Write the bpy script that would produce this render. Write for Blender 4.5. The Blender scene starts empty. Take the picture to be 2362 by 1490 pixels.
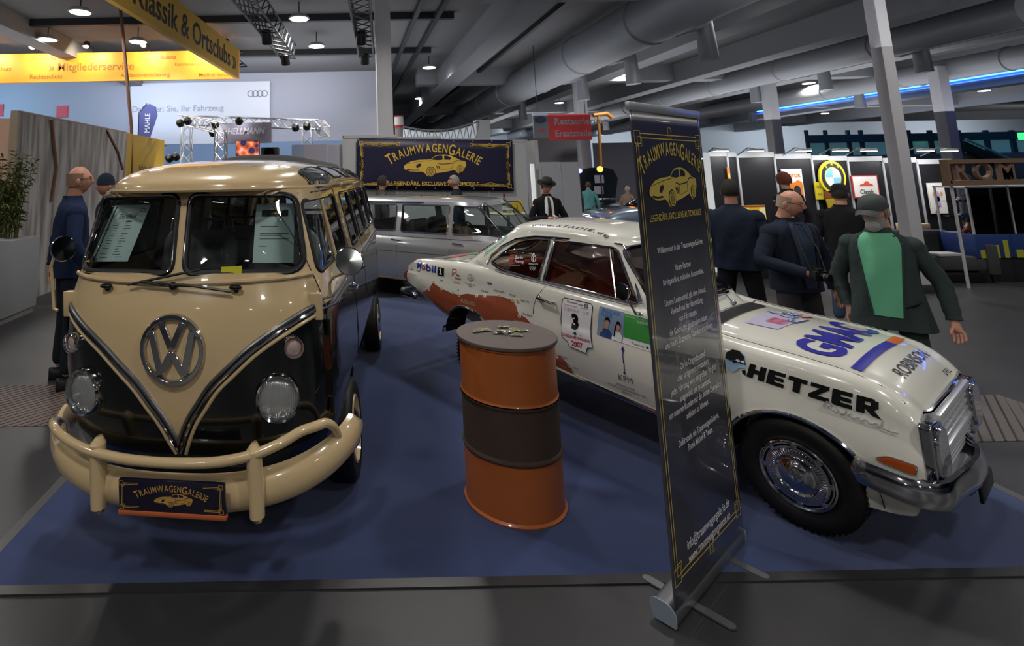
import bpy, bmesh, math, random
from mathutils import Vector, Matrix
from mathutils.bvhtree import BVHTree
random.seed(7)
PI = math.pi
SC = bpy.context.scene
COL = SC.collection
sin, cos, rad = math.sin, math.cos, math.radians

# ------------------------------------------------------------------ camera
FPX, CX, CY, PITCH, ROLL, CAMH = 1204.0, 800.0, 242.5, rad(7.74), rad(1.05), 1.948
cd = bpy.data.cameras.new('camera'); cam = bpy.data.objects.new('camera', cd); COL.objects.link(cam)
cd.sensor_width = 36; cd.lens = FPX / 2362 * 36
cd.shift_x = (1181 - CX) / 2362; cd.shift_y = -(745 - CY) / 2362
cd.clip_start = 0.05; cd.clip_end = 300
cp, sp, cr, sr = cos(-PITCH), sin(-PITCH), cos(ROLL), sin(ROLL)
R0 = Matrix(((1, 0, 0), (0, -sp, -cp), (0, cp, -sp)))
RC = Matrix(((cr, sr, 0), (-sr, cr, 0), (0, 0, 1))) @ R0            # rows: right, down, forward
cam.matrix_world = Matrix(((RC[0][0], -RC[1][0], -RC[2][0], 0), (RC[0][1], -RC[1][1], -RC[2][1], 0),
                           (RC[0][2], -RC[1][2], -RC[2][2], CAMH), (0, 0, 0, 1)))
SC.camera = cam
cd.dof.use_dof = True; cd.dof.focus_distance = 3.5; cd.dof.aperture_fstop = 3.2

def ray(x, y): return RC.transposed() @ Vector(((x - CX) / FPX, (y - CY) / FPX, 1))
def at(x, y, Y):
    """world point at depth Y that stands where the photograph shows (x, y)"""
    d = ray(x, y); t = Y / d.y; return Vector((d.x * t, Y, CAMH + d.z * t))
def atz(x, y, z):
    d = ray(x, y); t = (z - CAMH) / d.z; return Vector((d.x * t, d.y * t, z))

# ------------------------------------------------------------------ light and exposure
vs = SC.view_settings
vs.view_transform = 'Standard'; vs.look = 'None'; vs.exposure = 0.0; vs.gamma = 1.0; vs.use_curve_mapping = False
wd = bpy.data.worlds.new('world'); SC.world = wd; wd.use_nodes = True
wd.node_tree.nodes['Background'].inputs[0].default_value = (0.75, 0.8, 0.9, 1)
wd.node_tree.nodes['Background'].inputs[1].default_value = 0.2
LAMP_W = 85.0
def area_light(name, loc, size, watts, color=(1, 0.96, 0.9), target=None, sy=None, spread=None):
    l = bpy.data.lights.new(name, 'AREA'); l.energy = watts; l.size = size; l.color = color
    if sy: l.shape = 'RECTANGLE'; l.size_y = sy
    if spread: l.spread = rad(spread)
    o = bpy.data.objects.new(name, l); COL.objects.link(o); o.location = loc
    if target is not None: o.rotation_euler = (Vector(target) - Vector(loc)).to_track_quat('-Z', 'Y').to_euler()
    return o

# ------------------------------------------------------------------ materials
def lin(c):
    if isinstance(c, str): c = [int(c[i:i + 2], 16) / 255 for i in (0, 2, 4)]
    return tuple((v / 12.92 if v <= .04045 else ((v + .055) / 1.055) ** 2.4) for v in c[:3]) + (1,)
MATS = {}
def mat(name, c, rough=.5, metal=0., coat=0., noise=0., nscale=20., emit=0., trans=0., spec=.5, bump=0., ior=1.45, alpha=1., bscale=None, sheen=0.):
    if name in MATS: return MATS[name]
    m = bpy.data.materials.new(name); m.use_nodes = True; nt = m.node_tree; b = nt.nodes['Principled BSDF']
    c = lin(c); b.inputs['Base Color'].default_value = c; b.inputs['Roughness'].default_value = rough
    b.inputs['Metallic'].default_value = metal; b.inputs['Coat Weight'].default_value = coat; b.inputs['Coat Roughness'].default_value = .03
    b.inputs['Specular IOR Level'].default_value = spec; b.inputs['IOR'].default_value = ior
    b.inputs['Transmission Weight'].default_value = trans; b.inputs['Alpha'].default_value = alpha
    b.inputs['Sheen Weight'].default_value = sheen
    if emit: b.inputs['Emission Color'].default_value = c; b.inputs['Emission Strength'].default_value = emit
    if noise or bump:
        tc = nt.nodes.new('ShaderNodeTexCoord'); n = nt.nodes.new('ShaderNodeTexNoise'); n.inputs['Scale'].default_value = nscale; n.inputs['Detail'].default_value = 5
        nt.links.new(tc.outputs['Object'], n.inputs['Vector'])
        if noise:
            mx = nt.nodes.new('ShaderNodeMix'); mx.data_type = 'RGBA'
            mx.inputs[6].default_value = tuple(v * (1 - noise) for v in c[:3]) + (1,); mx.inputs[7].default_value = tuple(min(1, v * (1 + noise)) for v in c[:3]) + (1,)
            nt.links.new(n.outputs['Fac'], mx.inputs[0]); nt.links.new(mx.outputs[2], b.inputs['Base Color'])
        if bump:
            n2 = n
            if bscale: n2 = nt.nodes.new('ShaderNodeTexNoise'); n2.inputs['Scale'].default_value = bscale; nt.links.new(tc.outputs['Object'], n2.inputs['Vector'])
            bp = nt.nodes.new('ShaderNodeBump'); bp.inputs['Strength'].default_value = bump; bp.inputs['Distance'].default_value = .01
            nt.links.new(n2.outputs['Fac'], bp.inputs['Height']); nt.links.new(bp.outputs['Normal'], b.inputs['Normal'])
    MATS[name] = m; return m
def glass(name, tint, opacity=.25, rough=.02):
    """thin window pane: mostly clear with a tint, glossy"""
    if name in MATS: return MATS[name]
    m = bpy.data.materials.new(name); m.use_nodes = True; nt = m.node_tree; nt.nodes.clear()
    o = nt.nodes.new('ShaderNodeOutputMaterial'); tr = nt.nodes.new('ShaderNodeBsdfTransparent'); tr.inputs[0].default_value = lin(tint)
    g = nt.nodes.new('ShaderNodeBsdfGlossy'); g.inputs['Roughness'].default_value = rough
    f = nt.nodes.new('ShaderNodeFresnel'); f.inputs[0].default_value = 1.5
    mx = nt.nodes.new('ShaderNodeMixShader'); ma = nt.nodes.new('ShaderNodeMath'); ma.operation = 'ADD'; ma.inputs[1].default_value = opacity * .15; ma.use_clamp = True
    nt.links.new(f.outputs[0], ma.inputs[0]); nt.links.new(ma.outputs[0], mx.inputs[0]); nt.links.new(tr.outputs[0], mx.inputs[1]); nt.links.new(g.outputs[0], mx.inputs[2]); nt.links.new(mx.outputs[0], o.inputs[0])
    MATS[name] = m; return m
CHROME = mat('chrome', (.80, .80, .82), rough=.07, metal=1.)
SATIN = mat('satin_aluminium', (.62, .63, .65), rough=.32, metal=1.)
RUBBER = mat('black_rubber', (.035, .035, .037), rough=.55)
BLACK = mat('black_plastic', (.04, .04, .045), rough=.4)
WHITE = mat('white_paint', (.85, .85, .85), rough=.5)
GOLD = mat('gold_print', (.86, .72, .30), rough=.45)
GLASS = glass('window_glass', (.92, .95, .94))
SKIN = mat('skin', (.76, .55, .46), rough=.5, noise=.06)

# ------------------------------------------------------------------ mesh building
class MB:
    def __init__(s, warp=None): s.v = []; s.f = []; s.m = []; s.warp = warp; s.mi = 0
    def add(s, vs_, fs, T=None):
        o = len(s.v)
        for p in vs_:
            p = Vector(p)
            if T is not None: p = T @ p
            s.v.append(p)
        s.f += [tuple(o + i for i in f) for f in fs]; s.m += [s.mi] * len(fs); return s
    def box(s, lo, hi, bev=0, T=None, seg=2):
        lo = Vector(lo); hi = Vector(hi)
        if bev <= 0:
            x0, y0, z0 = lo; x1, y1, z1 = hi
            return s.add([(x0, y0, z0), (x1, y0, z0), (x1, y1, z0), (x0, y1, z0), (x0, y0, z1), (x1, y0, z1), (x1, y1, z1), (x0, y1, z1)],
                         [(0, 3, 2, 1), (4, 5, 6, 7), (0, 1, 5, 4), (1, 2, 6, 5), (2, 3, 7, 6), (3, 0, 4, 7)], T)
        bm = bmesh.new(); bmesh.ops.create_cube(bm, size=1)
        for v in bm.verts: v.co = Vector([(lo[i] + hi[i]) / 2 + v.co[i] * (hi[i] - lo[i]) for i in range(3)])
        bmesh.ops.bevel(bm, geom=bm.edges[:], offset=min(bev, min(hi - lo) * .49), segments=seg, affect='EDGES', profile=.5)
        bm.verts.index_update(); r = s.add([v.co.copy() for v in bm.verts], [[v.index for v in f.verts] for f in bm.faces], T); bm.free(); return r
    def grid(s, fn, nu, nv, cu=False, cv=False, T=None, flip=False):
        vs_ = [fn(i / (nu if cu else nu - 1), j / (nv if cv else nv - 1)) for i in range(nu) for j in range(nv)]; fs = []
        for i in range(nu if cu else nu - 1):
            for j in range(nv if cv else nv - 1):
                a, b, c, d = i * nv + j, ((i + 1) % nu) * nv + j, ((i + 1) % nu) * nv + (j + 1) % nv, i * nv + (j + 1) % nv
                fs.append((a, d, c, b) if flip else (a, b, c, d))
        return s.add(vs_, fs, T)
    def lathe(s, prof, n=32, T=None, caps=True):
        """prof: (radius, height) pairs about local z"""
        vs_ = []; fs = []; k = len(prof)
        for i in range(n):
            a = 2 * PI * i / n
            for r, h in prof: vs_.append((r * cos(a), r * sin(a), h))
        for i in range(n):
            for j in range(k - 1): fs.append((i * k + j, ((i + 1) % n) * k + j, ((i + 1) % n) * k + j + 1, i * k + j + 1))
        if caps:
            if prof[0][0] > 1e-6: fs.append(tuple(i * k for i in range(n))[::-1])
            if prof[-1][0] > 1e-6: fs.append(tuple(i * k + k - 1 for i in range(n)))
        return s.add(vs_, fs, T)
    def tube(s, pts, r, n=8, closed=False, T=None, flat=None):
        """round (or, with flat=(w, h), rectangular) bar along the points"""
        P = [Vector(p) for p in pts]; m = len(P); rs = r if isinstance(r, (list, tuple)) else [r] * m
        up = None; vs_ = []
        for i in range(m):
            t = (P[(i + 1) % m] - P[i - 1]) if closed else (P[min(i + 1, m - 1)] - P[max(i - 1, 0)])
            if t.length < 1e-9: t = Vector((0, 0, 1))
            t.normalize()
            if up is None:
                a = Vector((0, 0, 1)) if abs(t.z) < .9 else Vector((1, 0, 0)); up = (a - t * a.dot(t)).normalized()
            else:
                up = up - t * up.dot(t); up = up.normalized() if up.length > 1e-6 else Vector((1, 0, 0))
            w = t.cross(up)
            if flat:
                for a_, b_ in ((-1, -1), (1, -1), (1, 1), (-1, 1)): vs_.append(P[i] + w * a_ * flat[0] / 2 + up * b_ * flat[1] / 2)
            else:
                for j in range(n):
                    a = 2 * PI * j / n; vs_.append(P[i] + (w * cos(a) + up * sin(a)) * rs[i])
        n = 4 if flat else n; fs = []
        for i in range(m if closed else m - 1):
            for j in range(n): fs.append((i * n + j, i * n + (j + 1) % n, ((i + 1) % m) * n + (j + 1) % n, ((i + 1) % m) * n + j))
        if not closed: fs += [tuple(range(n))[::-1], tuple(range((m - 1) * n, m * n))]
        return s.add(vs_, fs, T)
    def ball(s, c, r, T=None, nu=16, nv=10):
        r = r if isinstance(r, (list, tuple)) else (r, r, r)
        vs_ = [(c[0], c[1], c[2] + r[2])]; fs = []
        for j in range(1, nv):
            for i in range(nu):
                a, b = 2 * PI * i / nu, PI * j / nv; vs_.append((c[0] + r[0] * sin(b) * cos(a), c[1] + r[1] * sin(b) * sin(a), c[2] + r[2] * cos(b)))
        vs_.append((c[0], c[1], c[2] - r[2])); e = len(vs_) - 1
        for i in range(nu):
            k = (i + 1) % nu; fs.append((0, 1 + i, 1 + k)); fs.append((e, e - nu + k, e - nu + i))
            for j in range(nv - 2): o = 1 + j * nu; fs.append((o + i, o + nu + i, o + nu + k, o + k))
        return s.add(vs_, fs, T)
    def prism(s, outline, d, T=None):
        """outline: 3D points of a flat polygon, d: thickness vector"""
        n = len(outline); d = Vector(d); A = [Vector(p) for p in outline]
        return s.add(A + [p + d for p in A], [tuple(range(n))[::-1], tuple(range(n, 2 * n))] + [(i, (i + 1) % n, n + (i + 1) % n, n + i) for i in range(n)], T)
    def obj(s, name, material, parent=None, smooth=35, solid=0, fix=True):
        me = bpy.data.meshes.new(name)
        vs_ = [s.warp(p) for p in s.v] if s.warp else s.v
        me.from_pydata([tuple(p) for p in vs_], [], s.f)
        for m in (material if isinstance(material, (list, tuple)) else [material]): me.materials.append(m)
        if len(me.materials) > 1: me.polygons.foreach_set('material_index', s.m)
        bm = bmesh.new(); bm.from_mesh(me)
        if fix: bmesh.ops.recalc_face_normals(bm, faces=bm.faces[:])
        bm.to_mesh(me); bm.free()
        if smooth:
            me.polygons.foreach_set('use_smooth', [True] * len(me.polygons))
            me.set_sharp_from_angle(angle=rad(smooth))
        o = bpy.data.objects.new(name, me); COL.objects.link(o)
        if parent is not None: o.parent = parent
        if solid: apply_mod(o, 'SOLIDIFY', thickness=solid, offset=-1)
        return o
def apply_mod(o, kind, **kw):
    m = o.modifiers.new('m', kind)
    for k, v in kw.items(): setattr(m, k, v)
    bpy.context.view_layer.update()
    dg = bpy.context.evaluated_depsgraph_get()
    me = bpy.data.meshes.new_from_object(o.evaluated_get(dg), preserve_all_data_layers=True, depsgraph=dg)
    o.modifiers.clear(); old = o.data; o.data = me; me.name = old.name; bpy.data.meshes.remove(old); return o
def cut(o, cutters):
    for c in cutters: apply_mod(o, 'BOOLEAN', operation='DIFFERENCE', object=c, solver='EXACT')
    for c in cutters: bpy.data.objects.remove(c, do_unlink=True)
    o.data.polygons.foreach_set('use_smooth', [True] * len(o.data.polygons)); o.data.set_sharp_from_angle(angle=rad(35))
def thing(name, label, cat, loc=(0, 0, 0), rz=0, group=None):
    o = bpy.data.objects.new(name, None); o.empty_display_size = .2; COL.objects.link(o); o.location = loc; o.rotation_euler = (0, 0, rz)
    o['label'] = label; o['category'] = cat
    if group: o['group'] = group
    return o
def tag(o, label, cat, group=None, kind=None):
    o['label'] = label; o['category'] = cat
    if group: o['group'] = group
    if kind: o['kind'] = kind
    return o
def struct(o): o['kind'] = 'structure'; return o
def copy_tree(o, parent=None):
    c = o.copy(); COL.objects.link(c)
    if parent is not None: c.parent = parent
    for ch in list(o.children): copy_tree(ch, c)
    return c
def rot(ax, deg): return Matrix.Rotation(rad(deg), 4, ax)
def loc(*p): return Matrix.Translation(Vector(p))
def lerp(tab, x):
    if x <= tab[0][0]: return tab[0][1]
    for (a, b), (c, d) in zip(tab, tab[1:]):
        if x <= c: t = (x - a) / (c - a); return b + (d - b) * t
    return tab[-1][1]
def smo(tab, x):
    """smooth (monotone cubic) interpolation through the table"""
    n = len(tab)
    if x <= tab[0][0]: return tab[0][1]
    if x >= tab[-1][0]: return tab[-1][1]
    k = max(i for i in range(n - 1) if tab[i][0] <= x)
    def sl(i):
        if i <= 0 or i >= n - 1: return 0 if n < 3 else ((tab[1][1] - tab[0][1]) / (tab[1][0] - tab[0][0]) if i <= 0 else (tab[-1][1] - tab[-2][1]) / (tab[-1][0] - tab[-2][0]))
        a = (tab[i][1] - tab[i - 1][1]) / (tab[i][0] - tab[i - 1][0]); b = (tab[i + 1][1] - tab[i][1]) / (tab[i + 1][0] - tab[i][0])
        return 0 if a * b <= 0 else 2 * a * b / (a + b)
    h = tab[k + 1][0] - tab[k][0]; t = (x - tab[k][0]) / h
    return (2 * t**3 - 3 * t**2 + 1) * tab[k][1] + (t**3 - 2 * t**2 + t) * h * sl(k) + (3 * t**2 - 2 * t**3) * tab[k + 1][1] + (t**3 - t**2) * h * sl(k + 1)
def rrect(x0, z0, x1, z1, r, n=5):
    """rounded rectangle outline, counter-clockwise"""
    o = []
    for cx, cz, a0 in ((x1 - r, z1 - r, 0), (x0 + r, z1 - r, 90), (x0 + r, z0 + r, 180), (x1 - r, z0 + r, 270)):
        for i in range(n + 1): a = rad(a0 + 90 * i / n); o.append((cx + r * cos(a), cz + r * sin(a)))
    return o
def rpoly(pts, r, n=5):
    """polygon with rounded corners"""
    o = []; m = len(pts)
    for i in range(m):
        p = Vector(pts[i]); a = Vector(pts[i - 1]) - p; b = Vector(pts[(i + 1) % m]) - p; rr = r[i] if isinstance(r, (list, tuple)) else r
        rr = min(rr, a.length * .45, b.length * .45); A = p + a.normalized() * rr; B = p + b.normalized() * rr
        for k in range(n + 1): t = k / n; o.append(tuple(A * (1 - t)**2 + p * 2 * t * (1 - t) + B * t * t))
    return o

def pane(M, P, fn, n_=6):
    """curved pane: the outline P (surface coordinates) filled ring by ring on the surface fn"""
    c = Vector((sum(p[0] for p in P) / len(P), sum(p[1] for p in P) / len(P))); m_ = len(P); vs_ = []; fs = []
    for j in range(1, n_ + 1):
        for p in P: q = c.lerp(Vector(p[:2]), j / n_); vs_.append(fn(q.x, q.y))
    vs_.append(fn(c.x, c.y))
    for j in range(n_ - 1):
        for i in range(m_): fs.append((j * m_ + i, j * m_ + (i + 1) % m_, (j + 1) * m_ + (i + 1) % m_, (j + 1) * m_ + i))
    return M.add(vs_, fs + [(len(vs_) - 1, i, (i + 1) % m_) for i in range(m_)])

# ------------------------------------------------------------------ lettering and flat artwork
def text_geo(s, size=1., bold=0., shear=0., align='CENTER', spacing=1., sub=0., sx=1., linesp=1., ext=0., three=False):
    c = bpy.data.curves.new('t', 'FONT'); c.body = s; c.size = size; c.offset = bold * size; c.shear = shear; c.align_x = align; c.align_y = 'CENTER'
    c.extrude = ext; c.space_character = spacing; c.space_line = linesp; c.resolution_u = 3
    o = bpy.data.objects.new('t', c); COL.objects.link(o); bpy.context.view_layer.update()
    dg = bpy.context.evaluated_depsgraph_get(); me = bpy.data.meshes.new_from_object(o.evaluated_get(dg)); bpy.data.objects.remove(o); bpy.data.curves.remove(c)
    if three: r = [v.co.copy() for v in me.vertices], [list(p.vertices) for p in me.polygons]; bpy.data.meshes.remove(me); return r
    bm = bmesh.new(); bm.from_mesh(me); bpy.data.meshes.remove(me); bmesh.ops.triangulate(bm, faces=bm.faces[:])
    if sub:
        for _ in range(3):
            e = [e for e in bm.edges if e.calc_length() > sub]
            if not e: break
            bmesh.ops.subdivide_edges(bm, edges=e, cuts=1); bmesh.ops.triangulate(bm, faces=[f for f in bm.faces if len(f.verts) > 3])
    bm.verts.index_update(); v = [(p.co.x * sx, p.co.y) for p in bm.verts]; f = [[q.index for q in t.verts] for t in bm.faces]; bm.free(); return v, f
def put(M, geo, fn):
    """place flat artwork (2D points, faces) through fn(x, y) -> 3D"""
    v, f = geo; return M.add([fn(x, y) for x, y in v], f)
def poly2(pts): return [(p[0], p[1]) for p in pts], [list(range(len(pts)))]
def strip2(pts, w, closed=False):
    """a drawn line of width w along 2D points"""
    P = [Vector(p[:2]) for p in pts]; n = len(P); v = []; f = []
    for i in range(n):
        a = P[i - 1] if (i or closed) else P[i]; b = P[(i + 1) % n] if (i < n - 1 or closed) else P[i]; t = (b - a)
        t = t.normalized() if t.length > 1e-9 else Vector((1, 0)); nn = Vector((-t.y, t.x)) * w / 2; v += [tuple(P[i] + nn), tuple(P[i] - nn)]
    for i in range(n if closed else n - 1): j = (i + 1) % n; f.append([2 * i, 2 * i + 1, 2 * j + 1, 2 * j])
    return v, f
def arc_text(s, size, R, x0, y0, bold=0., step=None, caps=None, sx=1.):
    """letters set along a shallow arch; bigger initials"""
    V = []; F = []; xs = 0; items = []
    for i, ch in enumerate(s):
        sz = size * (1.28 if caps and i in caps else 1.); v, f = text_geo(ch, sz, bold=bold, sx=sx); w = (max(p[0] for p in v) - min(p[0] for p in v)) + size * .10
        items.append((v, f, xs + w / 2)); xs += w
    for v, f, c in items:
        a = (c - xs / 2) / R; o = len(V); cx_ = (max(p[0] for p in v) + min(p[0] for p in v)) / 2
        for x, y in v: x -= cx_; V.append((x0 + R * sin(a) + x * cos(a) + y * sin(a), y0 + R * (cos(a) - 1) - x * sin(a) + y * cos(a)))
        F += [[o + k for k in t] for t in f]
    return V, F
def merge(*gs):
    V = []; F = []
    for v, f in gs: o = len(V); V += v; F += [[o + k for k in t] for t in f]
    return V, F
def xf(geo, sx=1, sy=1, dx=0, dy=0, shx=0): return [(x * sx + y * shx + dx, y * sy + dy) for x, y in geo[0]], geo[1]
CAR_OUT = [(-1.0,-.07),(-1.0,.06),(-.9,.2),(-.75,.31),(-.5,.38),(-.22,.40),(-.12,.43),(0,.58),(.12,.64),(.32,.66),(.5,.62),(.68,.50),(.82,.38),(.97,.33),(1.0,.25),(.99,.08),(.95,.0),(.93,-.12),(.88,-.2),(.75,-.28),(.68,-.2),(.64,-.1),(.3,-.22),(.02,-.28),(-.02,-.36),(-.12,-.46),(-.25,-.42),(-.33,-.28),(-.42,-.2),(-.6,-.22),(-.8,-.2)]
def sports_car():
    """side-front view of a long-nosed coupe as flat artwork: body, dark cut-outs, gold lines"""
    body = poly2(CAR_OUT); dark = [poly2([(-.12,.40),(.0,.55),(.1,.60),(.24,.61),(.25,.40),(.1,.37)]), poly2([(.30,.61),(.42,.59),(.52,.5),(.5,.40),(.30,.40)]),
        poly2([(-.62,.02),(-.57,.16),(-.47,.2),(-.43,.12),(-.5,.02),(-.57,-.03)]), strip2([(.08,.24),(.2,.18),(.42,.2),(.62,.25)], .035), strip2([(.05,.1),(.1,-.08)], .03), strip2([(.11,.1),(.16,-.08)], .03),
        strip2([(.2,.16),(.2,-.12),(.55,-.02),(.58,.2)], .014), strip2([(-.92,.17),(-.6,.26),(-.3,.33),(-.1,.35)], .014), strip2([(-.9,-.1),(-.72,-.14),(-.5,-.13)], .05),
        strip2([(.62,.30),(.72,.37),(.86,.33)], .03)]
    rings = []
    for cx_, cy_, rx, ry in ((-.13, -.2, .15, .25), (.81, -.06, .11, .2)):
        E = lambda k: [(cx_ + rx * k * cos(t * PI / 10), cy_ + ry * k * sin(t * PI / 10)) for t in range(20)]
        dark.append(poly2(E(1.0))); rings += [strip2(E(.78), .03, True), strip2(E(.5), .02, True)] + [strip2([(cx_, cy_), (cx_ + rx * .7 * cos(a * PI / 4), cy_ + ry * .7 * sin(a * PI / 4))], .015) for a in range(8)]
    q = lambda g: xf(g, 1, .64)
    return q(body), q(merge(*dark)), q(merge(*rings))
def deco_frame(w, h, t, arms=None, fan=False):
    """art-deco corner frame; arms: length of the corner pieces (None = full border)"""
    g = []; ax = arms[0] if arms else w / 2; ay = arms[1] if arms else h / 2; b = t * 4.2
    sq = lambda x, y, s: strip2([(x - s, y - s), (x + s, y - s), (x + s, y + s), (x - s, y + s)], t, True)
    for i in (-1, 1):
        for j in (-1, 1):
            X, Y = i * w / 2, j * h / 2; g += [sq(X, Y, b * .8), sq(X - i * b * .7, Y - j * b * .7, b * .55)]
            for k in (0, 1): g += [strip2([(X - i * b, Y - j * k * b * .55), (X - i * ax, Y - j * k * b * .55)], t), strip2([(X - i * k * b * .55, Y - j * b), (X - i * k * b * .55, Y - j * ay)], t)]
            if fan:
                mx = X - i * ax * .5
                g += [strip2([(mx, Y - j * b * .1), (mx + q * ax * .11, Y - j * b * (1.5 - abs(q) * .22))], t * .7) for q in (-4, -3, -2, -1, 1, 2, 3, 4)]
                g += [strip2([(X - i * b, Y), (mx, Y - j * b * 1.5), (X - i * ax, Y)], t * .7), sq(mx, Y, b * .4), sq(X - i * ax, Y - j * b * .3, b * .6)]
                my = Y - j * ay * .55
                g += [strip2([(X - i * b * .1, my), (X - i * b * (1.5 - abs(q) * .22), my + q * ay * .11)], t * .7) for q in (-4, -3, -2, -1, 1, 2, 3, 4)]
    if not arms: g += [sq(0, h / 2, b * .5), sq(0, -h / 2, b * .5)]
    if fan and arms: g += [sq(w / 2, 0, b * .4), sq(-w / 2, 0, b * .4)]
    return merge(*g)
# ------------------------------------------------------------------ the hall
CEIL = 6.4
M_FLOOR = mat('hall_floor', '303033', rough=.42, noise=.22, nscale=1.3, bump=.05, bscale=60)
M_HALLW = mat('hall_wall', '9a9ca4', rough=.8, noise=.04, nscale=.6)
M_CEIL = mat('ceiling_board', '77777a', rough=.9, noise=.08, nscale=.4)
M_BEAM = mat('concrete_beam', '84868b', rough=.8, noise=.05, nscale=.8)
M_COLUMN = mat('column_paint', 'bcbcc2', rough=.6, noise=.04, nscale=1)
M_STEEL = mat('dark_steel', '35373b', rough=.5, metal=.3)
def sbox(name, lo, hi, m, bev=0):
    o = MB().box(lo, hi, bev).obj(name, m, smooth=0); return struct(o)
f = MB().box((-26, -17, -.12), (72, 62, 0)).obj('floor', M_FLOOR, smooth=0); struct(f)
f.data.materials[0] = M_FLOOR
sbox('ceiling', (-26, -17, CEIL), (72, 62, CEIL + .15), M_CEIL)
WY = 22.0
sbox('wall_back_left', (-26, WY, 0), (1.75, WY + .2, CEIL), mat('rear_wall', 'b0b2be', rough=.75, noise=.03, nscale=.5))
sbox('wall_front', (-26, -17.2, 0), (72, -17, CEIL), mat('front_wall', 'b8bac0', rough=.8, noise=.05, nscale=.5))
sbox('wall_left', (-26.2, -17, 0), (-26, 62, CEIL), M_HALLW)
sbox('wall_right', (72, -17, 0), (72.2, 62, CEIL), M_HALLW)
sbox('wall_back', (1.75, 52, 0), (72, 52.2, CEIL), mat('far_wall', 'a8acb4', rough=.8, noise=.06, nscale=.3))
sbox('wall_passage', (1.55, WY + .2, 0), (1.75, 62, CEIL), M_HALLW)
n = 0
def trim(lo, hi, m, rnd=0):
    global n; n += 1
    if rnd: o = MB().tube([lo, hi], rnd, 20).obj('trim_%d' % n, m)
    else: o = MB().box(lo, hi).obj('trim_%d' % n, m, smooth=0)
    return struct(o)
for x, w in ((4.25, .72), (10.3, .7), (14.2, .7), (19.0, .8), (24.6, .8), (31, .9), (39, .9)): trim((x - w / 2, 11, 5.6), (x + w / 2, 62, CEIL), M_BEAM)
for y in (11, 22, 33, 44): trim((3.0, y - .3, 5.72), (72, y + .3, CEIL), M_BEAM)
for x in (-22, -16, -9): trim((x - .3, -17, 5.9), (x + .3, WY, CEIL), M_BEAM)
for y in range(-6, 22, 4): trim((-26, y - .08, 6.2), (3, y + .08, CEIL), M_STEEL)
for x in (1.9, 2.5, 5.6, 9.0, 12.2, 16.6, 21.8): trim((x - .06, 11, 6.15), (x + .06, 62, 6.3), M_STEEL)
# ducts and pipes under the ceiling
M_DUCT = mat('duct_sheet', '8f9298', rough=.5, metal=.25)
DG = 'ventilation ducts under the hall ceiling'
for (x, z, r, y0, y1, lb) in ((7.3, 5.55, .62, 8.5, 52, 'thick round grey ventilation duct left of the middle of the hall ceiling'), (16.3, 5.6, .42, 12, 55, 'thinner round grey ventilation duct running under the right side of the ceiling'),
                            (22.6, 5.5, .4, 14, 55, 'round ventilation duct running beside the blue lit ceiling beam')):
    t = thing('ventilation_duct', lb, 'duct', (x, y0, z))
    MB().tube([(0, k * (y1 - y0) / 12, 0) for k in range(13)], r, 28).obj('duct_pipe', M_DUCT, t)
    for k in range(1, 12): MB().lathe([(r + .002, 0), (r + .03, .02), (r + .03, .08), (r + .002, .1)], 28, loc(0, k * (y1 - y0) / 12, 0) @ rot('X', -90), caps=False).obj('joint_collar', M_DUCT, t)
    
    for k in (1, 2, 3, 5, 7): MB().tube([(r * .5, k * 3.2, -r * .6), (r + .35, k * 3.2, -r * .5), (r + .38, k * 3.2, -r - .5)], .2, 14).obj('outlet', M_DUCT, t)
t = thing('blue_lit_beam', 'ceiling girder lit deep blue at the upper right', 'girder', (27, 12, 5.5))
MB().box((-.15, 0, 0), (.15, 22, .9)).obj('web', mat('girder_blue', '5068a8', rough=.5), t, smooth=0)
MB().box((-.4, 0, -.05), (.4, 22, 0)).obj('flange', mat('girder_blue', '5068a8'), t, smooth=0)
MB().tube([(-.3, .2, .12), (-.3, 21.8, .12)], .03).obj('light_strip', mat('blue_led', '3a78ff', emit=9), t); bl_ = area_light('blue_wash', (26.1, 23, 5.35), 21, 620, (.12, .35, 1), target=(27.0, 23, 5.95), sy=.25)
bl_.rotation_euler = Matrix(((0, .55, -.835), (1, 0, 0), (0, -.835, -.55))).to_euler()
# ceiling lamps
M_LAMPE = mat('lamp_diffuser', (1, .97, .92), emit=22)
LG = 'lamps hanging under the hall ceiling'
lamp0 = thing('ceiling_lamp', 'flat white lit lamp under the grey hall ceiling', 'lamp', (0, 0, 5.95), 0, LG)
MB().lathe([(.0, .1), (.18, .1), (.25, .04), (.27, 0), (.23, -.01)], 24).obj('housing', mat('lamp_housing', 'b0b0b0', rough=.5), lamp0)
MB().lathe([(.228, -.012), (.12, -.03), (0, -.035)], 24).obj('diffuser', M_LAMPE, lamp0)
MB().tube([(0, 0, .1), (0, 0, .46)], .015).obj('hanger', M_STEEL, lamp0)
first = True
LAMPS = [(690, 45), (730, 108), (990, 157), (968, 228), (1440, 173), (1290, 238), (1772, 18), (1865, 193), (2270, 210), (1903, 262), (2197, 274), (1605, 250), (1155, 300), (110, 93), (318, 98), (185, 30)]
pts = [atz(x, y, 5.93) for x, y in LAMPS] + [Vector(p + (5.93,)) for p in ((-7.5, 7.5), (-1.7, 5.0), (3.6, 5.2), (9.5, 6), (-7, 1), (-1.5, -.5), (4.2, -.6), (9.8, 0), (-5, -6), (1.5, -6), (8, -6), (15, 3), (-13, 4), (8.5, 11.8), (-17, 12), (1.2, 9.0), (-8, -12), (0, -12), (8, -12), (18, -6), (17, 8))]  # second group: unseen lamps added to light the stand and hall
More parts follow.
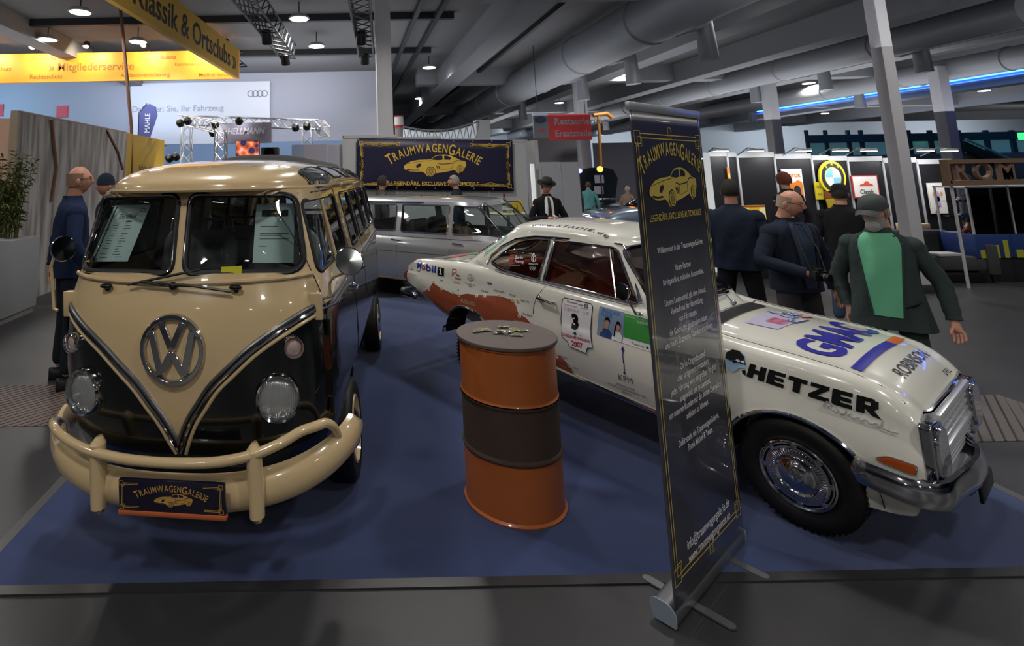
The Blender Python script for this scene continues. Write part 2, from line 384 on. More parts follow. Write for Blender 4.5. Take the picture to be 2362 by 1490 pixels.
for i, p in enumerate(pts):
    o = lamp0 if first else copy_tree(lamp0); first = False; o.location = (p.x, p.y, 5.95)
    if p.y < 50: area_light('lamp_light', (p.x, p.y, 5.86), .5, LAMP_W * (1 if p.y < 12 else 1.6 if p.y < 32 else 4), spread=150)
for x, y in ((-8, -9), (4, -9), (16, -8), (-14, 2), (-12, 14), (-3, 6), (-1, 17), (8, 5), (8, 18), (19, 8), (19, 22), (32, 16), (34, 34), (14, 36), (55, 35)):
    o = area_light('ceiling_fill', (x, y, 3.9), 7 if y < 20 else 10, 125 if y < 20 else 380, (.97, .98, 1)); o.rotation_euler = (PI, 0, 0)  # fill lights added in mid-air to brighten the ceiling, no fixture
[area_light('wall_fill', (x, 46, 5.2), 8, 500, (.85, .95, 1), target=(x, 52, 2.5), sy=.5) for x in (10, 26, 42, 58)]; area_light('wall_fill', (-15, 18.5, 5.4), 3, 150, (.40, .70, 1), target=(-14, 22, 3), sy=.4); area_light('wall_fill', (-8, 18.5, 5.6), 4, 150, (.72, .82, 1), target=(-8, 22, 3.2), sy=.4); area_light('wall_fill', (-2.5, 18.5, 5.6), 4, 110, (.9, .92, 1), target=(-2.5, 22, 3.5), sy=.4)  # added fill lights without fixtures, brightening the far and rear walls
bpy.context.view_layer.update()

# columns
def column(x0, y0, x1, Y, ztop=5.6, lb=''):
    a = at(x0, y0, Y); b = at(x1, y0, Y); w = b.x - a.x
    t = thing('column', lb, 'column', ((a.x + b.x) / 2, Y + w / 2, 0))
    MB().box((-w / 2, -w / 2, 0), (w / 2, w / 2, ztop), .02).obj('shaft', M_COLUMN, t); MB().box((-w / 2 - .03, -w / 2 - .03, 0), (w / 2 + .03, w / 2 + .03, .12), .01).obj('base', M_STEEL, t); return t
column(872, 300, 908, 12.0, CEIL, lb='tall square light grey column rising behind the booth with the big dark banner')
column(2064, 300, 2092, 8.4, CEIL, lb='square grey column standing in front of the black poster booth at right')
column(1784, 310, 1806, 21, lb='slim light column far behind the black poster booth')
column(2192, 330, 2216, 19, lb='pale column far back beside the teal glazed gallery')
column(1345, 400, 1368, 20, lb='white column right of the grey partition, below the red hanging sign')

# blue carpet of the stand with its edging, floor grates
M_CARPET = mat('blue_carpet', '20305a', rough=.95, noise=.18, nscale=3, bump=.3, bscale=350, sheen=.25, spec=.15)
c = MB().box((-1.88, 2.82, .0), (3.88, 8.7, .008)).obj('carpet', M_CARPET, smooth=0); tag(c, 'flat dark blue carpet under the bus, the rally car and the silver estate', 'carpet')
e = MB(); e.box((-1.93, 2.765, 0), (3.93, 2.822, .009)); e.obj('carpet_edging', mat('edging_tape', '2c2c2e', rough=.35)); tag(e and COL.objects[-1], 'dark tape strip along the front edge of the blue carpet', 'tape')
e = MB().box((-1.94, 2.82, 0), (-1.878, 8.7, .009)).obj('carpet_edging', mat('edging_grey', '4a4a4c', rough=.5)); tag(e, 'grey tape strip along the left edge of the blue carpet beside the bus', 'tape')
e = MB().box((3.878, 2.82, 0), (3.94, 8.7, .009)).obj('carpet_edging', mat('edging_grey', '4a4a4c')); tag(e, 'grey tape strip along the right edge of the blue carpet beyond the rally car', 'tape')
def grate(x0, x1, y0, y1, lb, m):
    t = thing('floor_grate', lb, 'grate', ((x0 + x1) / 2, (y0 + y1) / 2, .001)); w, h = (x1 - x0) / 2, (y1 - y0) / 2
    MB().box((-w, -h, 0), (w, h, .002)).obj('plate', m, t, smooth=0); s = MB()
    k = -w - h
    while k < w + h:
        p = [(max(-w, k - h), 0), (min(w, k + h), 0)]
        xa, xb = max(-w, k - h), min(w, k + h)
        if xb > xa: ya, yb = xa - k, xb - k; s.prism([(xa, ya, .002), (xa + .018, ya, .002), (xb + .018 if xb < w else xb, yb, .002), (xb, yb, .002)], (0, 0, .002))
        k += .085
    so = s.obj('slats', mat('slat_dark', '1a1718', rough=.6), t, smooth=0)
grate(-5.2, -2.35, 4.5, 5.35, 'brown grey grooved floor cover left of the bus', mat('grate_brown', '5a4c48', rough=.6, noise=.1))
grate(4.35, 5.5, 4.0, 4.75, 'grooved grey floor cover right of the rally car', mat('grate_grey', '55504f', rough=.6))

# ------------------------------------------------------------------ flat panels placed at a depth
def panel(name, x0, y0, x1, y1, Y, m, d=.04, parent=None, toz=None, bev=0):
    """upright slab facing the visitors; corners from the photograph at depth Y"""
    a = at(x0, y0, Y); b = at(x1, y1, Y); z0 = b.z if toz is None else toz
    if toz is not None: b = at(x1, y0, Y)
    return MB().box((a.x, Y, z0), (b.x, Y + d, a.z), bev).obj(name, m, parent, smooth=35 if bev else 0)
def on_panel(name, geo, cx, cy, Y, w, m, parent=None, hgt=None, Tm=None):
    """flat artwork (unit width = w metres) on an upright face at depth Y"""
    p = at(cx, cy, Y); M = MB(); put(M, geo, lambda x, y: (p.x + x * w, Y - .004, p.z + y * w)); return M.obj(name, m, parent, smooth=0, fix=False)

# left: planter, partitions, sign boxes
M_PLANT = mat('bamboo_leaf', '5f6b32', rough=.6, noise=.25, nscale=9)
t = thing('planter', 'long pale grey planter box at the left edge holding bamboo', 'planter', (-4.8, 4.6, 0))
MB().box((-.75, 0, .08), (0, 3.7, 1.12), .01).obj('box', mat('planter_grey', '8f9092', rough=.5, noise=.03), t); MB().box((-.7, .05, 0), (-.02, 3.65, .08)).obj('plinth', mat('planter_plinth', '74706c'), t, smooth=0); MB().box((-.72, .03, 1.06), (-.03, 3.67, 1.10)).obj('soil', mat('soil', '2a241e', rough=1, noise=.4), t, smooth=0)
rnd = random.Random(3)
for k, (px_, py_) in enumerate(((-5.02, 7.95), (-5.05, 7.45), (-5.1, 6.9), (-5.15, 6.3), (-5.3, 8.1))):
    t = thing('potted_bamboo', 'leafy green bamboo clump in the grey planter, ' + ('nearest the planter end', 'second from the planter end', 'third from the planter end', 'cut off by the left edge', 'lowest one leaning over the planter rim')[k], 'plant', (px_, py_, 1.10))
    stm = MB(); lf = MB()
    for s in range(15):
        a = rnd.uniform(0, 2 * PI); h = rnd.uniform(.7, 1.35); b = rnd.uniform(.05, .28); x0, y0 = rnd.uniform(-.08, .08), rnd.uniform(-.08, .08)
        P = [Vector((x0 + cos(a) * b * q * q, y0 + sin(a) * b * q * q, h * q)) for q in (0, .33, .66, 1)]
        stm.tube([(p.x, p.y, p.z) for p in P], [.008, .007, .005, .002], 5)
        for q in range(34):
            tt = rnd.uniform(.15, 1); c0 = P[0].lerp(P[3], tt); c0 = Vector((x0 + cos(a) * b * tt * tt, y0 + sin(a) * b * tt * tt, h * tt))
            dd = Vector((rnd.uniform(-1, 1), rnd.uniform(-1, 1), rnd.uniform(-.6, .7))).normalized(); L = rnd.uniform(.08, .16); sd = dd.cross(Vector((0, 0, 1))).normalized() * L * .13
            e1 = c0 + dd * L; e1.z -= L * .25; mid = c0 + dd * L * .5; lf.add([c0, mid + sd, e1, mid - sd], [(0, 1, 2, 3)])
    stm.obj('stems', mat('bamboo_stem', '5a5a2c'), t); o = lf.obj('leaves', M_PLANT, t, smooth=0, fix=False)
M_WOODG = mat('grey_wood_print', '9a928c', rough=.6); nt = M_WOODG.node_tree; b = nt.nodes['Principled BSDF']
tc = nt.nodes.new('ShaderNodeTexCoord'); mp = nt.nodes.new('ShaderNodeMapping'); mp.inputs['Scale'].default_value = (3, 3, .35); w = nt.nodes.new('ShaderNodeTexNoise'); w.inputs['Scale'].default_value = 2.2; w.inputs['Detail'].default_value = 6
r_ = nt.nodes.new('ShaderNodeValToRGB'); r_.color_ramp.elements[0].color = lin('5c5350'); r_.color_ramp.elements[1].color = lin('b0aca8'); r_.color_ramp.elements[0].position = .3; r_.color_ramp.elements[1].position = .6
nt.links.new(tc.outputs['Object'], mp.inputs[0]); nt.links.new(mp.outputs[0], w.inputs['Vector']); nt.links.new(w.outputs['Fac'], r_.inputs[0]); nt.links.new(r_.outputs[0], b.inputs['Base Color'])
t = thing('partition_wall', 'long partition wall printed with weathered grey boards behind the planter', 'partition', (-5.35, 8.45, 0))
MB().box((-.12, 0, 0), (0, 4.2, 3.08)).obj('board_print', M_WOODG, t, smooth=0); MB().box((-.125, 0, 3.08), (.005, 4.2, 3.11)).obj('cap_strip', mat('cap_tan', 'a89884'), t, smooth=0)
MB().box((-.12, -.03, 0), (0, 0, 3.1)).obj('end_strip', mat('cap_tan', 'a89884'), t, smooth=0)
mm = MB(); mm.tube([(.01, .9, 3.05), (.012, 1.15, 2.2), (.01, 1.05, 1.6)], .035, 6); mm.tube([(.01, 3.1, 3.05), (.012, 3.7, 2.6), (.01, 4.0, 2.2)], .03, 6); mm.obj('printed_bark', mat('bark_print', '7a5a48', rough=.9, noise=.3), t)
t = thing('yellow_partition', 'yellow end panel joining the grey board partition', 'partition', (-5.35, 12.65, 0))
MB().box((-.12, 0, 0), (0, 2.6, 3.08)).obj('panel', mat('yellow_panel', 'b89420', rough=.5), t, smooth=0)
M = MB(); put(M, text_geo('Schön, dass', .22, .01), lambda x, y: (.004, 1.3 + x, 2.25 + y)); M.obj('lettering', BLACK, t, smooth=0, fix=False)
M = MB(); put(M, poly2([(-.45, -.25), (.45, -.2), (.45, .28), (-.45, .22)]), lambda x, y: (.004, 1.3 + x, 1.55 + y)); M.obj('blue_sticker', mat('sticker_blue', '35688f'), t, smooth=0, fix=False)
M = MB(); put(M, text_geo('Technik &\nwas trägt', .17, .01), lambda x, y: (.006, 1.3 + x, 1.56 + y)); M.obj('sticker_lettering', WHITE, t, smooth=0, fix=False)
o = MB().box((-8.2, 8.45, 0), (-5.49, 8.55, 2.98)).obj('pink_wood_panel', mat('pink_wood', 'd0aa94', rough=.55, noise=.12, nscale=5)); tag(o, 'pale pink wood panel wall at the left edge behind the bamboo', 'partition')
# sign box: lit front face and angled side face
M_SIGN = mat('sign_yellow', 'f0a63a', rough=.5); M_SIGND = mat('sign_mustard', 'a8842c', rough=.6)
cr_ = at(551, 115, 16.5); cb_ = at(553, 181, 16.5); z1, z0 = cr_.z, cb_.z
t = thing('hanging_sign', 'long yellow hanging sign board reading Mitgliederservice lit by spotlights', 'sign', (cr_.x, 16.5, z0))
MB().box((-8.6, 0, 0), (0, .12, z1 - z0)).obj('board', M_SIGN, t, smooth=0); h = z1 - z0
BR = mat('sign_brown', '9a6a2a', rough=.6)
for s_, X, Z, sz in (('» Mitgliederservice', -4.75, .47, .36), ('Rechtsschutz', -6.2, .17, .2), ('Notfallhilfe', -6.3, .78, .17), ('Auslandsversicherung', -3.0, .17, .18), ('Ambulanz', -2.4, .75, .19), ('Kurzreisekrankenversicherung', -1.2, .5, .14), ('Medical Service', -.75, .14, .17), ('Reiseschutz', -7.8, .45, .2)):
    tx = MB(); put(tx, text_geo(s_, sz, .012), lambda x, y: (X + x, -.006, Z * h / .95 + y)); tx.obj('lettering', BR, t, smooth=0, fix=False)
for k, X in enumerate((-8.0, -6.4, -4.7, -2.9, -1.2, -.3)):
    s = thing('sign_spotlight', 'small spotlight clipped above the yellow sign board', 'spotlight', (cr_.x + X, 16.0, z1 + .12), 0, 'spotlights above the yellow sign board') if k == 0 else copy_tree(sp0)
    if k == 0:
        sp0 = s; MB().lathe([(.05, .12), (.09, .1), (.1, -.06), (.085, -.06)], 16, rot('X', -40)).obj('head', M_STEEL, s); MB().lathe([(.088, -.05), (0, -.055)], 16, rot('X', -40)).obj('lens', mat('spot_glow', (1, .95, .85), emit=30), s); MB().tube([(0, 0, .05), (0, .42, .06), (0, .53, -.16)], .015).obj('arm', M_STEEL, s)
    s.location = (cr_.x + X, 16.0, z1 + .12); area_light('sign_light', (cr_.x + X, 15.85, z1 + .02), .1, 27, (1, .88, .66), target=(cr_.x + X, 16.5, z0 + .4))
# angled side board
A = Vector((cr_.x, 16.45, 0)); B_ = atz(262, 3, z0); B_ = Vector((B_.x, B_.y, 0)); B_ = A + (B_ - A) * 1.35; dv = (B_ - A); ln = dv.length; ang = math.atan2(dv.y, dv.x)
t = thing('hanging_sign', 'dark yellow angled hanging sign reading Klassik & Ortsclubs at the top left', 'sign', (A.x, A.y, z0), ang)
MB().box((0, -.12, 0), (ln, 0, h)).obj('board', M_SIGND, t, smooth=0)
tx = MB(); g = text_geo('Klassik & Ortsclubs »', .80, .016, align='RIGHT', sx=.95); put(tx, g, lambda x, y: (.25 - x, .005, h * .48 + y)); tx.obj('lettering', BLACK, t, smooth=0, fix=False)
o = MB().tube([at(270, -60, 13), at(278, 20, 13), at(303, 292, 13), at(303, 560, 13)], .045, 8).obj('hanging_cable', mat('cable_brown', '6a4a3c')); tag(o, 'thin dark brown pole crossing in front of the lit yellow sign', 'pole')

def truss(name, lb, a, b, w=.3, cat='truss', m=None, parent=None, legs=False):
    a = Vector(a); b = Vector(b); m = m or M_STEEL; d = (b - a); L = d.length; d.normalize(); up = Vector((0, 0, 1)) if abs(d.z) < .8 else Vector((1, 0, 0)); sd = d.cross(up).normalized(); up = sd.cross(d)
    M = MB(); n_ = max(2, int(L / w / 1.1)); r = w * .07
    cs = [sd * i * w / 2 + up * j * w / 2 for i, j in ((-1, -1), (1, -1), (1, 1), (-1, 1))]
    for c in cs: M.tube([a + c, b + c], r, 6)
    for k in range(n_):
        p = a + d * L * k / n_; q = a + d * L * (k + 1) / n_
        for i in range(4): M.tube([p + cs[i], q + cs[(i + 1) % 4]], r * .6, 4)
    o = M.obj(name if parent is None else 'truss', m, parent)
    if parent is None: tag(o, lb, cat)
    return o
truss('lighting_truss', 'dark lighting truss under the ceiling right of the slanted yellow sign', (-2.05, 5, 5.3), (-1.55, 13.8, 5.3), .38)
truss('lighting_truss', 'dark lighting truss under the ceiling beside the tall grey column', (.0, 5, 5.3), (.55, 13.8, 5.3), .38)
truss('lighting_truss', 'dark truss crossing the upper left corner above the yellow sign', (-13, 18.6, 5.9), (-3.4, 17.2, 5.9), .4)
truss('lighting_truss', 'dark truss at the far upper left running away under the ceiling', (-14.5, 11, 5.9), (-10.2, 14.5, 5.9), .4)
for k, (x, y) in enumerate(((-2.0, 7.5), (-1.75, 11.3), (-1.6, 13.5), (.15, 8.2), (.35, 11.5), (.5, 13.6))):
    s = thing('stage_spotlight', 'black stage spotlight hanging from a dark ceiling truss', 'spotlight', (x, y, 5.0), 0, 'black spotlights on the ceiling trusses') if k == 0 else copy_tree(sp1)
    if k == 0: sp1 = s; MB().lathe([(.06, .22), (.11, .18), (.12, -.1), (.1, -.1)], 14, rot('X', 35)).obj('head', BLACK, s); MB().tube([(-.13, 0, .05), (-.13, 0, .2), (.13, 0, .2), (.13, 0, .05)], .012, 6).obj('bracket', BLACK, s)
    s.location = (x, y, 5.0)

# rear wall things
t = thing('wall_banner', 'large white banner with a rings emblem on the far wall', 'banner', (0, 0, 0))
panel('sheet', 302, 193, 622, 329, WY - .12, mat('banner_white', 'e4e6ee', rough=.6), .05, t)
rg = merge(*[strip2([(k * .17 + .11 * cos(a * PI / 8), .11 * sin(a * PI / 8)) for a in range(16)], .03, True) for k in range(4)])
on_panel('emblem', xf(rg, dx=-.25), 594, 216, WY - .13, 1.15, mat('print_grey', '8a8c92'), t)
on_panel('lettering', text_geo('Dahinter: Sie, Ihr Fahrzeug', .3, .004), 410, 251, WY - .13, 1.2, mat('print_pale', 'a8aab4'), t)
o = panel('wall_cladding', 383, 331, 1000, 400, WY - .1, mat('cladding_blue', '7f98b8', rough=.6), .06, toz=0); tag(o, 'blue grey cladding panels along the foot of the far left wall', 'wall panel')
t = thing('feather_flag', 'dark violet feather flag in front of the far white banner', 'flag', at(345, 330, 20).xy.to_3d())
p = at(338, 272, 20) - t.location; M = MB(); M.prism([(p.x - .3, 0, p.z - .9), (p.x + .15, 0, p.z - .8), (p.x + .42, 0, p.z + .1), (p.x + .35, 0, p.z + .42), (p.x + .1, 0, p.z + .55), (p.x - .15, 0, p.z + .45), (p.x - .3, 0, p.z + .1)], (0, .02, 0)); M.obj('cloth', mat('flag_violet', '4a4a78', rough=.7), t)
MB().tube([(p.x - .32, 0, 0), (p.x - .3, 0, p.z + .2), (p.x, 0, p.z + .56)], .02, 6).obj('pole', M_STEEL, t)
MB().box((p.x - .6, -.25, 0), (p.x, .25, .04)).obj('foot', M_STEEL, t, smooth=0)
M = MB(); put(M, text_geo('MAHLE', .3, .01), lambda x, y: (p.x + .05 - y * .9, -.01, p.z + x * .8 - .2)); M.obj('lettering', WHITE, t, smooth=0, fix=False)
o = panel('small_red_sign', 131, 244, 155, 270, WY - .05, mat('red_sign', 'c8404a', emit=.1), .05); tag(o, 'small square red sign high on the far left wall', 'sign')
o = panel('small_red_sign', 0, 240, 6, 268, WY - .05, mat('red_sign', 'c8404a'), .05); tag(o, 'red sign cut off by the left picture edge', 'sign')
# trade stand made of truss behind the bus
AL = mat('truss_aluminium', 'b4b6ba', rough=.35, metal=.7); Y = 15
t = thing('truss_gantry', 'aluminium truss gantry with spotlights behind the bus roof', 'truss', (0, 0, 0))
tp = lambda x, y, Y_=15: at(x, y, Y_)
for a, b in (((415, 277, 15), (735, 288, 15)), ((432, 277, 15), (432, 390, 15)), ((510, 300, 13.6), (512, 400, 13.6)), ((708, 288, 15), (712, 390, 15)), ((432, 277, 15), (510, 296, 13.6)), ((735, 288, 15), (750, 305, 13.6))):
    A_ = at(*a); B2 = at(*b)
    if b[1] > 380: B2 = Vector((A_.x, A_.y, 0))
    truss('truss', '', A_, B2, .26, m=AL, parent=t)
t = thing('shop_banner', 'violet grey shop banner hanging from the truss gantry', 'banner', (0, 0, 0))
panel('sheet', 505, 284, 626, 329, 14.8, mat('banner_violet', '75707e', rough=.6), .03, t); on_panel('lettering', text_geo('HELLMANN', .42, .02, shear=.3, sx=.8), 566, 303, 14.79, .6, mat('print_pale2', 'b4b0bc'), t); on_panel('small_lettering', text_geo('AUTOZUBEHÖR', .15, .01), 566, 318, 14.79, .6, mat('print_rose', '9a7a86'), t)
for k, (x, y) in enumerate(((417, 286), (434, 281), (497, 289), (552, 281), (492, 308), (708, 293), (682, 296), (392, 367), (407, 363))):
    s = thing('gantry_spotlight', 'bright white spotlight on the truss gantry behind the bus', 'spotlight', (0, 0, 0), 0, 'bright spotlights of the truss gantry') if k == 0 else copy_tree(sp2)
    if k == 0: sp2 = s; MB().lathe([(.05, .16), (.1, .12), (.11, 0), (.1, 0)], 14, rot('X', 70)).obj('head', BLACK, s); MB().ball((0, -.02, 0), (.1, .03, .1)).obj('lens', mat('spot_white', (1, 1, 1), emit=40), s)
    s.location = at(x, y, 14.5)
t = thing('led_screen', 'lit screen with an orange and blue picture behind the bus roof', 'screen', (0, 0, 0))
panel('frame', 544, 325, 598, 359, 13.2, BLACK, .08, t); panel('pole', 568, 357, 574, 420, 13.25, BLACK, .05, t, toz=0)
m = mat('screen_picture', '3050b0', emit=.8); nt = m.node_tree; tc = nt.nodes.new('ShaderNodeTexCoord'); vo = nt.nodes.new('ShaderNodeTexVoronoi'); vo.inputs['Scale'].default_value = 5; rp = nt.nodes.new('ShaderNodeValToRGB')
for e_, (p_, c_) in zip([rp.color_ramp.elements[0], rp.color_ramp.elements[1], rp.color_ramp.elements.new(.5), rp.color_ramp.elements.new(.75)], ((.0, '2040a0'), (1., 'c0e0e8'), (.3, '202848'), (.55, 'e8682a'))): e_.position = p_; e_.color = lin(c_)
nt.links.new(tc.outputs['Object'], vo.inputs['Vector']); nt.links.new(vo.outputs['Distance'], rp.inputs[0]); nt.links.new(rp.outputs[0], nt.nodes['Principled BSDF'].inputs['Emission Color']); nt.links.new(rp.outputs[0], nt.nodes['Principled BSDF'].inputs['Base Color'])
panel('picture', 545, 326, 597, 358, 13.19, m, .005, t)
t = thing('speaker_cabinet', 'black loudspeaker cabinet right of the lit screen', 'speaker', (0, 0, 0)); panel('case', 602, 340, 641, 420, 13.2, BLACK, .4, t, toz=0, bev=.01)
p = at(621, 352, 13.2); MB().lathe([(.14, 0), (.1, -.03), (.03, -.01), (0, -.02)], 20, loc(p.x, 13.2, p.z) @ rot('X', 90)).obj('cone', SATIN, t)
for k, (x0, x1, lb) in enumerate(((673, 700, 'narrow blue white partition panel behind the bus roof'), (700, 753, 'pale grey partition panel behind the bus roof, left of its pair'), (755, 792, 'pale grey partition panel next to the big banner booth'))):
    o = panel('partition_panel', x0, 334, x1, 420, 11.5, mat('partition_pale' if k else 'partition_blue', 'a8a4b0' if k else '8fa0bc', rough=.5), .04, toz=0); tag(o, lb, 'partition')

# ------------------------------------------------------------------ own booth: walls and the long banner
YB = 11.4
M_BOOTH = mat('booth_white', 'b4b6ba', rough=.55); M_BPOST = mat('booth_post', 'c8cacc', rough=.35, metal=.4)
def wallpan(x0, y0, x1, lb, Y=YB):
    t = thing('booth_wall', lb, 'booth wall', (0, 0, 0)); panel('panel', x0 + 2, y0 + 3, x1 - 2, 600, Y, M_BOOTH, .03, t, toz=0)
    panel('post', x0 - 2, y0, x0 + 2, 600, Y - .01, M_BPOST, .05, t, toz=0); panel('top_rail', x0, y0, x1, y0 + 4, Y - .01, M_BPOST, .05, t); return t
wallpan(791, 313, 912, 'white booth wall panel behind the left end of the long dark banner'); wallpan(912, 316, 1018, 'white booth wall panel behind the car picture of the long dark banner')
wallpan(1018, 320, 1122, 'white booth wall panel behind the banner, right of its middle'); wallpan(1122, 323, 1212, 'white booth wall panel right behind the end of the long dark banner')
o = MB().box((at(1211, 330, YB).x, YB - .55, 0), (at(1211, 330, YB).x + .08, YB - .01, at(1208, 327, YB).z)).obj('booth_side_wall', M_BPOST); tag(o, 'white end wall of the banner booth left of the man in the hat', 'booth wall')
BW0, BW1 = at(820, 317, YB - .06), at(1186, 438, YB - .06); bw = at(1180, 331, YB).x - at(825, 320, YB).x; bh = .94 * (at(825, 317, YB).z - at(832, 431, YB).z)
bc = (at(822, 318, YB - .06) + at(1187, 440, YB - .06) + at(1172, 331, YB - .06) + at(832, 430, YB - .06)) / 4
t = thing('booth_banner', 'long dark violet banner with golden lettering TraumwagenGalerie on the booth wall', 'banner', bc, 0); t.rotation_euler = (0, rad(1.6), 0)
M_NAVY = mat('banner_navy', '1c1838', rough=.45)
bw = at(1181, 331, YB).x - at(824, 320, YB).x; bh = bw * .325
M = MB(); M.grid(lambda u, v: ((u - .5) * bw, -.006 * sin(u * 17) * sin(v * PI), (v - .5) * bh), 60, 6); o = M.obj('sheet', M_NAVY, t, solid=.006)
KB = bw / 3.02
def art(M, g, k, dx=0, dz=0, y=-.014): put(M, g, lambda x, z: (KB * (dx + x * k), y, KB * (dz + z * k)))
M = MB(); art(M, deco_frame(2.86, .80, .010, (.72, .55), True), 1); art(M, arc_text('TRAUMWAGENGALERIE', .23, 1.7, 0, 0, bold=.014, caps=(0, 10), sx=.64), 1, -.02, .31); art(M, text_geo('LEGENDÄRE, EXCLUSIVE AUTOMOBILE', .105, .018, sx=.92), 1, 0, -.37)
bd, dk, rg = sports_car(); art(M, bd, .60, .0, -.06, -.013); M.obj('golden_print', GOLD, t, smooth=0, fix=False)
M = MB(); art(M, dk, .60, .0, -.06, -.0145); M.obj('car_cutout_print', M_NAVY, t, smooth=0, fix=False)  # dark cut-outs of the printed car: windows, tyres, lines
M = MB(); art(M, rg, .60, .0, -.06, -.016); M.obj('wheel_print', GOLD, t, smooth=0, fix=False)
M = MB()
for k in range(9):
    for s in (-1, 1): M.lathe([(.012, 0), (.016, .004), (.008, .006)], 10, loc(KB * (-1.48 + k * .37), -.012, KB * s * .455) @ rot('X', 90))
M.obj('eyelets', SATIN, t)

# small bar table with bottle and yellow cans
p = at(1172, 490, 9.75); t = thing('bar_table', 'small round high table beside the booth end wall', 'table', (p.x, p.y, 0)); zt = p.z
MB().lathe([(.0, zt - .03), (.33, zt - .03), (.34, zt - .015), (.33, zt), (0, zt)], 32).obj('table_top', mat('table_cream', 'd8cfa8', rough=.4), t)
MB().tube([(0, 0, .02), (0, 0, zt - .03)], .03, 12).obj('column', SATIN, t); MB().lathe([(.24, 0), (.22, .015), (.04, .03), (.03, .05)], 24).obj('foot', SATIN, t)
q = at(1165, 490, 9.70); t = thing('sparkling_wine_bottle', 'dark green bottle with a red neck foil on the bar table', 'bottle', (q.x, q.y, zt))
MB().lathe([(.0, 0), (.044, .003), (.045, .17), (.035, .22), (.017, .27), (.016, .30)], 20).obj('glass_body', mat('bottle_green', '1f4a28', rough=.1, coat=1), t); MB().lathe([(.0165, .27), (.018, .30), (.018, .345), (0, .35)], 16).obj('foil', mat('foil_red', 'a03028', rough=.3, metal=.5), t); MB().lathe([(.0455, .05), (.0455, .13)], 20, caps=False).obj('bottle_label', mat('label_paper', 'c8c090'), t)
for k, dx in enumerate((0.0, .11)):
    q = at(1186, 490, 9.8); t = thing('yellow_can', 'yellow oil can on the bar table, ' + ('left' if k == 0 else 'right') + ' one of the pair', 'can', (q.x + dx, q.y, zt)); m_ = mat('can_yellow', 'c8a818', rough=.35)
    MB().box((-.045, -.03, 0), (.045, .03, .19), .006).obj('can_body', m_, t); MB().lathe([(.016, .19), (.016, .215), (0, .216)], 12, loc(.015, 0, 0)).obj('cap', m_, t); MB().tube([(-.03, 0, .19), (-.03, 0, .22), (.0, 0, .225), (.01, 0, .2)], .005, 6).obj('handle', m_, t)
q = at(1178, 492, 9.6)
t = thing('wine_glass', 'empty wine glass between bottle and yellow cans', 'glass', (q.x, q.y, zt)); MB().lathe([(.03, 0), (.028, .003), (.004, .008), (.004, .07), (.02, .09), (.032, .12), (.028, .16)], 16, caps=False).obj('bowl', glass('clear_glass', (.9, .93, .92), .8), t)

# beyond the booth: hoop structure, lockers, red sign
t = thing('striped_tower', 'white and red striped round tower behind the banner booth', 'tower', at(921, 300, 13.4).xy.to_3d()); zt2 = at(918, 270, 13.4).z
for k, (a, b, c) in enumerate(((zt2 - .15, zt2 + .0, 'c04048'), (zt2 - .02, zt2 + .03, 'e0dcd8'))): pass
MB().lathe([(.11, 0), (.11, zt2 - .28)], 20).obj('shaft', mat('tower_grey', '8c8480'), t); MB().lathe([(.115, zt2 - .28), (.115, zt2 - .21)], 20).obj('red_band', mat('tower_red', 'b4383c'), t); MB().lathe([(.115, zt2 - .21), (.115, zt2)], 20).obj('white_band', WHITE, t); MB().lathe([(.12, zt2), (.12, zt2 + .03)], 20).obj('cap', mat('tower_red', 'b4383c'), t)
t = thing('truss_arch', 'light metal truss arch with bright white cloth behind the banner booth', 'truss', (0, 0, 0)); M = MB()
N_ = 12; top = [at(930 + 175 * k / N_, 292 + 14 * sin(PI * k / N_) - 12 * k / N_, 13) for k in range(N_ + 1)]; bot = [at(930 + 175 * k / N_, 325, 13) for k in range(N_ + 1)]
M.tube(top, .02, 6)
for k in range(N_): M.tube([top[k], (bot[k] + bot[k + 1]) / 2], .012, 4); M.tube([(bot[k] + bot[k + 1]) / 2, top[k + 1]], .012, 4)
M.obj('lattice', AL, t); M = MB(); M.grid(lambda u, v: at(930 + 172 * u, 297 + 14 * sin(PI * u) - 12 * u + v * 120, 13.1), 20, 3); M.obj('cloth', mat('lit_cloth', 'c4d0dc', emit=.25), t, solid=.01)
o = panel('white_pylon', 1098, 277, 1130, 500, 13, mat('pylon_white', 'd0d2d8'), .3, toz=0); tag(o, 'pale upright pylon right of the truss arch', 'pylon')
t = thing('red_hanging_sign', 'red and white hanging direction sign in the middle distance', 'sign', (0, 0, 0))
panel('red_field', 1262, 264, 1366, 322, 18, mat('sign_red', 'cf4448', rough=.5, emit=.12), .08, t); panel('white_field', 1229, 260, 1267, 318, 17.99, mat('sign_white', 'a8acb8', rough=.5), .09, t)
on_panel('lettering', merge(xf(text_geo('Restaurierung', .34, .02, align='LEFT'), dx=-.62, dy=.22), xf(text_geo('Ersatzteile', .32, .02, align='LEFT'), dx=-.62, dy=-.22)), 1318, 294, 17.98, .95, WHITE, t)
on_panel('oval_logo', merge(poly2([(.2 * cos(a * PI / 10), .12 * sin(a * PI / 10)) for a in range(20)])), 1247, 276, 17.97, 1, mat('logo_blue', '5a6a8a'), t); on_panel('red_arrow', merge(poly2([(-.15, -.02), (.05, -.02), (.05, -.08), (.16, .0), (.05, .08), (.05, .02), (-.15, .02)])), 1248, 301, 17.97, 1, mat('sign_red', 'cf4448'), t)
[MB().tube([at(x, 262, 18), Vector((at(x, 262, 18).x, 18, CEIL))], .012, 5).obj('hanger', M_STEEL, t) for x in (1240, 1350)]
